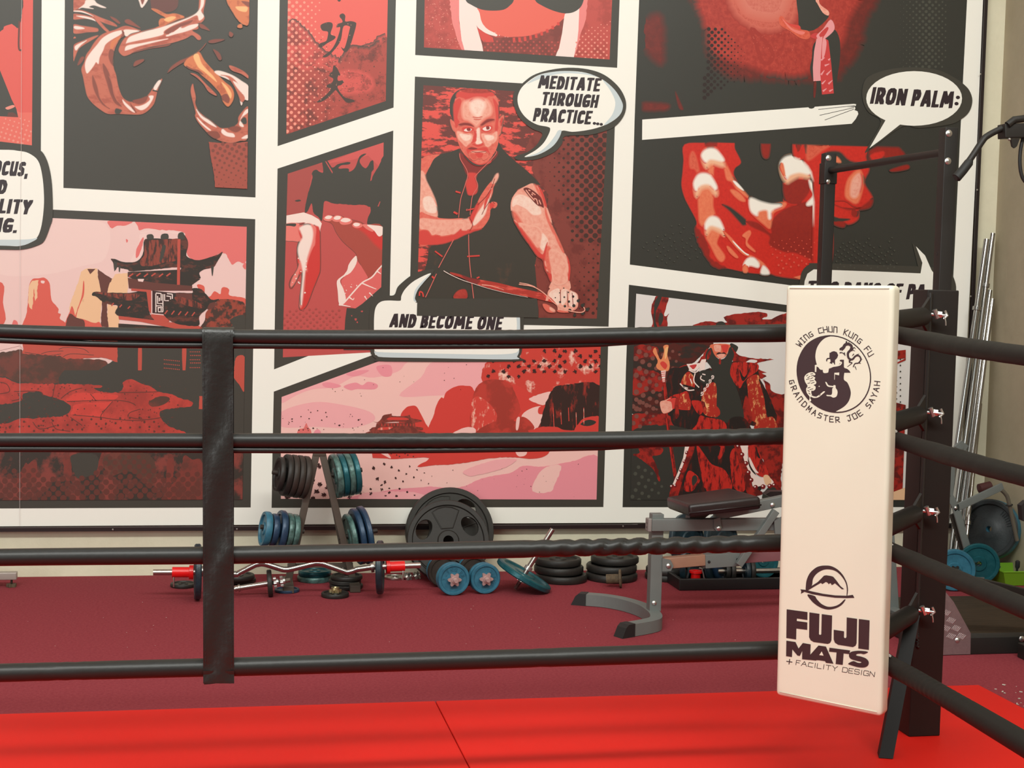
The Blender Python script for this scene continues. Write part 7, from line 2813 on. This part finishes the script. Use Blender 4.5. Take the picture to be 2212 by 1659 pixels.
# machine with a bent handle, most of it past the right edge
MY = 5.2
mc = empty('gym_machine', (on_y(2260, 1000, MY).x, MY, 0), 'black machine with a bent handle reaching in at the upper right edge', 'exercise machine')
mb = MB()
hp = [on_y(x, y, MY) for x, y in ((2070, 381), (2090, 352), (2100, 338), (2124, 302), (2134, 293), (2150, 284), (2166, 277), (2176, 272))]
mb.tube(smooth_open([tuple(q) for q in hp], 4), 0.0125, BLKP, 14)
mb.build('handle_arm', mc)
mb = MB()
mb.tube([on_y(2064, 385, MY), on_y(2066, 384, MY), on_y(2080, 368, MY), on_y(2093, 351, MY), on_y(2096, 346, MY)], [0.012, 0.0185, 0.018, 0.0175, 0.0125], RUBB, 16)
mb.build('grip', mc)
mb = MB()
a_, b_ = on_y(2163, 284, MY), on_y(2300, 281, MY)
mb.beam(a_, b_, 0.06, 0.055, BLKP, bev=0.004)
mb.build('pivot_arm', mc)
mb = MB()
mb.tube([on_y(2176, 270, MY - 0.03), on_y(2190, 259, MY - 0.03), on_y(2212, 256, MY - 0.03), on_y(2300, 254, MY - 0.03)], 0.014, BLKP, 12)
mb.build('upper_tube', mc)
mb = MB()
q = [on_y(x, y, MY - 0.03) for x, y in ((2184, 300), (2203, 300), (2197, 316), (2192, 320), (2187, 316))]
mb.prism(q, (0, 0.01, 0), BLKP)
mb.build('eyelet', mc)
for x, y in ((2180, 267), (2180, 301)):
    bolt(on_y(x, y, MY - 0.031), r=0.006, parent=mc)
mb = MB()
cb_ = [on_y(x, y, MY) for x, y in ((2212, 290), (2205, 320), (2203, 350), (2206, 375), (2214, 392), (2235, 410))]
mb.tube(smooth_open([tuple(q) for q in cb_], 4), 0.007, RUBB, 10)
mb.build('cable', mc)
xu_ = on_y(2290, 600, MY).x
mb = MB()
mb.box((xu_, MY, 1.15), (0.07, 0.07, 2.3), BLKP, None, 0.004)
mb.build('upright', mc)
mb = MB()
mb.box((xu_, MY, 0.03), (0.1, 0.2, 0.06), BLKP, None, 0.004)
mb.build('base_beam', mc)
mb = MB()
q = [on_y(x, y, MY) for x, y in ((2206, 1092), (2218, 1082), (2218, 1128), (2209, 1124))]
mb.prism(q, (0, 0.03, 0), RUBB)
mb.beam(on_y(2214, 1105, MY) + Vector((0, 0.015, 0)), Vector((xu_, MY + 0.015, on_y(2214, 1105, MY).z)), 0.02, 0.02, BLKP)
mb.build('knob', mc)

# ------------------------------------------------------------------ things in the far right corner
# chrome bars leaning in the corner
BARS = [((2132, 517), (2048, 1100), 0.0155, 'tall thick chrome barbell leaning in the corner, leftmost of the leaning bars', 618 + 50),
        ((2145, 504), (2066, 1100), 0.0125, 'tallest chrome bar in the corner, with a ring near its top', 618),
        ((2139, 627), (2077, 1100), 0.0115, 'thin chrome bar in the middle of the leaning bars', None),
        ((2144, 646), (2086, 1100), 0.0125, 'chrome bar leaning against the right wall, behind the thin one', None),
        ((2117, 872), (2092, 1120), 0.0115, 'shortest chrome bar leaning lowest in the corner', 1130)]
for i, (a_, b_, r, lab, ringy) in enumerate(BARS):
    Yt = W_Y - 0.09
    t0 = on_y(a_[0], a_[1], Yt)
    t0.x = min(t0.x, WALL_R - 0.02)
    t1 = on_y(b_[0], b_[1], Yt - 0.14 - 0.02 * i)
    d = (t1 - t0)
    k = (t0.z - 0.003) / (t0.z - t1.z)
    end = t0 + d * k
    root = empty('barbell', end, lab, 'barbell', 'chrome bars leaning in the corner')
    mb = MB()
    mb.cyl(t0, end, r, CHROME, 18)
    mb.build('shaft', root)
    if ringy:
        f = (ringy - a_[1]) / (b_[1] - a_[1])
        p_ = t0 + d * f
        mb = MB()
        mb.lathe([(r, -0.012), (r * 1.5, -0.010), (r * 1.5, 0.010), (r, 0.012)], CHROME, p_, d, 18)
        mb.build('stop_ring', root)

# grey folding frame
FYY = 6.80


def fy(x, y, o=0.0):
    return on_y(x, y, FYY - o)


fr_ = empty('folding_frame', (fy(2090, 1200).x, FYY, 0), 'grey hinged flat-bar frame beside the blue plates in the corner', 'equipment frame')
for pts in (((2050, 1070), (2068, 1101)), ((2066, 1097), (2166, 1050)), ((2064, 1094), (2092, 1196))):
    mb = MB()
    a_, b_ = fy(*pts[0]), fy(*pts[1])
    mb.beam(a_, b_, 0.012, 0.038, GREYP, up=(0.01, 0, 1), bev=0.002)
    mb.build('flat_bar', fr_)
mb = MB()
mb.beam(fy(2092, 1190), (fy(2104, 1240).x, FYY, 0.0), 0.03, 0.038, GREYP, up=(0.01, 0, 1), bev=0.002)
mb.beam((fy(2104, 1240).x, FYY - 0.07, 0.02), (fy(2104, 1240).x, FYY + 0.05, 0.02), 0.04, 0.038, GREYP)
mb.build('flat_bar', fr_)
mb = MB()
mb.beam(fy(2057, 1110, -0.03), fy(2084, 1200, -0.03), 0.012, 0.03, IRONB, up=(0.01, 0, 1))
mb.build('flat_bar', fr_)
bolt(fy(2064.5, 1097, 0.008), r=0.009, parent=fr_)
mb = MB()
mb.tube(smooth_open([tuple(fy(x, y)) for x, y in ((2163, 1058), (2172, 1067), (2178, 1080), (2188, 1125), (2197, 1168))], 5), 0.0105, mat('tube_grey', pc((118, 112, 100)), 0.35, 0.4), 14)
mb.build('handle', fr_)
mb = MB()
pz = fy(2180, 1091)
mb.lathe([(0.010, -0.002), (0.019, -0.002), (0.019, 0.002), (0.010, 0.002)], RUBB, pz, (0.2, 0, -1), 16)
mb.build('washer', fr_)
mb = MB()
mb.prism([fy(x, y, 0.0) for x, y in ((2063, 965), (2078, 952), (2092, 963), (2084, 976))], (0, 0.02, 0), GREYP)
ap = fy(2076, 965)
mb.beam(fy(2058, 985), fy(2052, 1072), 0.012, 0.03, GREYP, up=(0.01, 0, 1))
mb.beam(fy(2058, 985), fy(2078, 964), 0.012, 0.024, GREYP, up=(0.01, 0, 1))
mb.build('flat_bar', fr_)

# big worn plate against the right wall
BP = on_z(2150, 1236, 0.0)
cx_ = on_y(2138, 1143, 6.95)
big = empty('weight_plate', (cx_.x, 6.95, 0), 'big worn blue and black iron plate leaning against the right wall', 'weight plate')
nrm2 = Vector((-0.80, -0.58, 0.16)).normalized()
Rb = 0.165
ctr = Vector((min(cx_.x, WALL_R - 0.16), 6.95, 0.30))
ctr = on_y(2138, 1143, 6.95)
Rb = 0.158
DKB = mat('plate_worn', (0.018, 0.023, 0.025), 0.5, noise=0.6, nscale=18, c2=(0.034, 0.042, 0.044), bump=0.2, bscale=120)
mb = MB()
mb.lathe([(0.016, 0.012), (0.05, 0.012), (0.06, 0.004), (0.80 * Rb, 0.004), (0.84 * Rb, 0.016), (0.95 * Rb, 0.018), (Rb, 0.010)], DKB, ctr, nrm2, 48)
mb.lathe([(Rb, 0.010), (Rb, -0.028), (0.9 * Rb, -0.034), (0.016, -0.034), (0.016, 0.012)], BLUE, ctr, nrm2, 48)
mb.build('plate_body', big)
for k in range(5):
    u_, v_ = basis(nrm2)
    for j in range(5):
        an = k * 2 * PI / 5 + j * 0.13
        q = ctr + (u_ * math.cos(an) + v_ * math.sin(an)) * Rb * 0.66 + nrm2 * 0.005
for an0 in (0.3, 2.5):
    mb = MB()
    u_, v_ = basis(nrm2)
    for j in range(-3, 4):
        an = an0 + j * 0.12
        e = u_ * math.cos(an) + v_ * math.sin(an)
        mb.beam(ctr + e * Rb * 0.62 + nrm2 * 0.006, ctr + e * Rb * 0.76 + nrm2 * 0.006, 0.005, 0.006, DKB, up=tuple(nrm2))
    mb.build('raised_rib', big)
# second plate that carries it
sup = on_z(2160, 1238, 0)
mb = plate_mb((ctr.x - 0.005, ctr.y + 0.05, 0.0165), (0, 0, 1), 0.115, 0.032, BLUE)
tag(mb.build('weight_plate'), 'blue plate lying flat under the big worn plate in the corner', 'weight plate')
mb = plate_mb((ctr.x - 0.005, ctr.y + 0.05, 0.0495), (0, 0, 1), 0.11, 0.032, NAVY)
tag(mb.build('weight_plate'), 'navy plate lying flat directly below the big worn plate in the corner', 'weight plate')
# blue dumbbell in the corner
BD = on_z(2061, 1277, 0.0).y
c1 = on_y(2061, 1232, BD)
R1 = 42 * scl(2061, BD)
R2 = 41 * scl(2114, BD + 0.1)
c2 = on_y(2114, 1219, on_z(2114, 1262, 0.0).y)
dd = (c2 - c1)
ax = Vector((0.25, 1, 0.02)).normalized()
root = empty('dumbbell', (c1.x, BD, 0), 'pair of blue plates on a short bar in the corner, behind the ring post', 'dumbbell')
c1.z = R1 + 0.002
c2.z = R2 + 0.002
o1 = plate_mb(c1, ax, R1, 0.03, BLUE, 0.014).build('weight_plate', root)
c2.z = R2 + 0.002
plate_mb(c2, (0.35, 1, 0), R2, 0.03, TEAL, 0.014).build('weight_plate', root)
mb = MB()
mb.cyl(c1 - ax * 0.04, c2 + ax * 0.03, 0.013, SATIN, 14)
mb.build('handle', root)
mb = MB()
star(mb, c1 - ax * 0.018, -ax, 0.018, 0.028, 0.012, IRONK)
mb.build('star_nut', root)
# green tray
GT = mat('green_plastic', pc((112, 160, 44)), 0.35, spec=0.5)
gx0, gx1 = on_z(2172, 1266, 0.0), on_z(2260, 1266, 0.0)
root = empty('plastic_tray', (gx0.x + 0.15, gx0.y + 0.1, 0), 'small bright green plastic tray at the right edge', 'tray')
mb = MB()
gy0 = gx0.y
bw, tw, hgt = 0.30, 0.36, 0.075
bx0 = gx0.x
vs = [(bx0, gy0, 0.002), (bx0 + bw, gy0, 0.002), (bx0 + bw, gy0 + 0.2, 0.002), (bx0, gy0 + 0.2, 0.002),
      (bx0 - 0.025, gy0 - 0.02, hgt), (bx0 + bw + 0.025, gy0 - 0.02, hgt), (bx0 + bw + 0.025, gy0 + 0.22, hgt), (bx0 - 0.025, gy0 + 0.22, hgt)]
vi = [(bx0 + 0.004, gy0 + 0.004, 0.006), (bx0 + bw - 0.004, gy0 + 0.004, 0.006), (bx0 + bw - 0.004, gy0 + 0.196, 0.006), (bx0 + 0.004, gy0 + 0.196, 0.006),
      (bx0 - 0.02, gy0 - 0.015, hgt), (bx0 + bw + 0.02, gy0 - 0.015, hgt), (bx0 + bw + 0.02, gy0 + 0.215, hgt), (bx0 - 0.02, gy0 + 0.215, hgt)]
fs = [(0, 1, 2, 3), (0, 1, 5, 4), (1, 2, 6, 5), (2, 3, 7, 6), (3, 0, 4, 7), (8, 9, 10, 11), (8, 9, 13, 12), (9, 10, 14, 13), (10, 11, 15, 14), (11, 8, 12, 15),
      (4, 5, 13, 12), (5, 6, 14, 13), (6, 7, 15, 14), (7, 4, 12, 15)]
mb.add(vs + vi, fs, GT)
mb.build('tray_body', root)
mb = MB()
mb.tube([(bx0 - 0.024, gy0 - 0.019, hgt), (bx0 + bw + 0.024, gy0 - 0.019, hgt), (bx0 + bw + 0.024, gy0 + 0.219, hgt), (bx0 - 0.024, gy0 + 0.219, hgt), (bx0 - 0.024, gy0 - 0.019, hgt)], 0.004, GT, 8)
mb.build('rim', root)
kb = on_y(2197, 1226, gy0 + 0.06)
mb = MB()
mb.tube([(kb.x, gy0 + 0.06, 0.008), (kb.x, gy0 + 0.06, 0.075), (kb.x + 0.002, gy0 + 0.06, 0.085), (kb.x + 0.002, gy0 + 0.06, 0.115), (kb.x + 0.002, gy0 + 0.06, 0.12)], [0.006, 0.006, 0.012, 0.012, 0.005], RUBB, 14)
tag(mb.build('knob_handle'), 'black knob standing up in the green tray', 'knob')
# small dark red ball behind the handle
rb_ = on_y(2130, 1052, 7.05)
mb = MB()
rbz = Vector((min(rb_.x, WALL_R - 0.06), 7.05, rb_.z))
# dark red grip hanging on the frame
a_ = fy(2120, 1056, -0.03)
mb.tube([a_ + Vector((-0.018, 0, 0)), a_ + Vector((-0.012, 0, 0)), a_ + Vector((0.05, 0, 0.014)), a_ + Vector((0.056, 0, 0.015))], [0.010, 0.026, 0.026, 0.012], mat('dark_red_foam', (0.05, 0.008, 0.007), 0.7), 16)
mb.build('foam_grip', fr_)

# dark board on the floor of the corner
BRD = mat('dark_board', pc((70, 58, 46)), 0.7, spec=0.2, noise=0.7, nscale=7, c2=pc((52, 44, 36)), bump=0.15, bscale=80, stretch=(1, 6, 1))
mb = MB()
mb.box(((3.02 + 4.03) / 2, (5.60 + 6.40) / 2, 0.0085), (1.01, 0.80, 0.015), BRD, None, 0.003)
tag(mb.build('wooden_board'), 'dark brown wooden board lying on the carpet beside the black rack base', 'board')

# crumbs on the carpet
CR = mat('crumb', (0.6, 0.55, 0.48), 0.8)
mb = MB()
for i in range(70):
    if i < 42:
        x, y = RNG.uniform(2150, 2240), RNG.uniform(1480, 1560)
    else:
        x, y = RNG.uniform(60, 1660), RNG.uniform(1300, 1400)
    p_ = on_z(x, y, 0.001)
    if p_.x < xr + 0.02 and p_.y < edge_y + 0.03:
        continue
    s_ = RNG.uniform(0.002, 0.006) if i < 42 else RNG.uniform(0.0012, 0.0022)
    mb.box(p_ + Vector((0, 0, s_ * 0.3)), (s_ * RNG.uniform(0.8, 2.6), s_, s_ * 0.5), CR, Matrix.Rotation(RNG.uniform(0, 3), 3, 'Z'))
o = mb.build('floor_crumbs')
tag(o, 'pale crumbs and lint scattered on the maroon carpet', 'crumbs', kind='stuff')
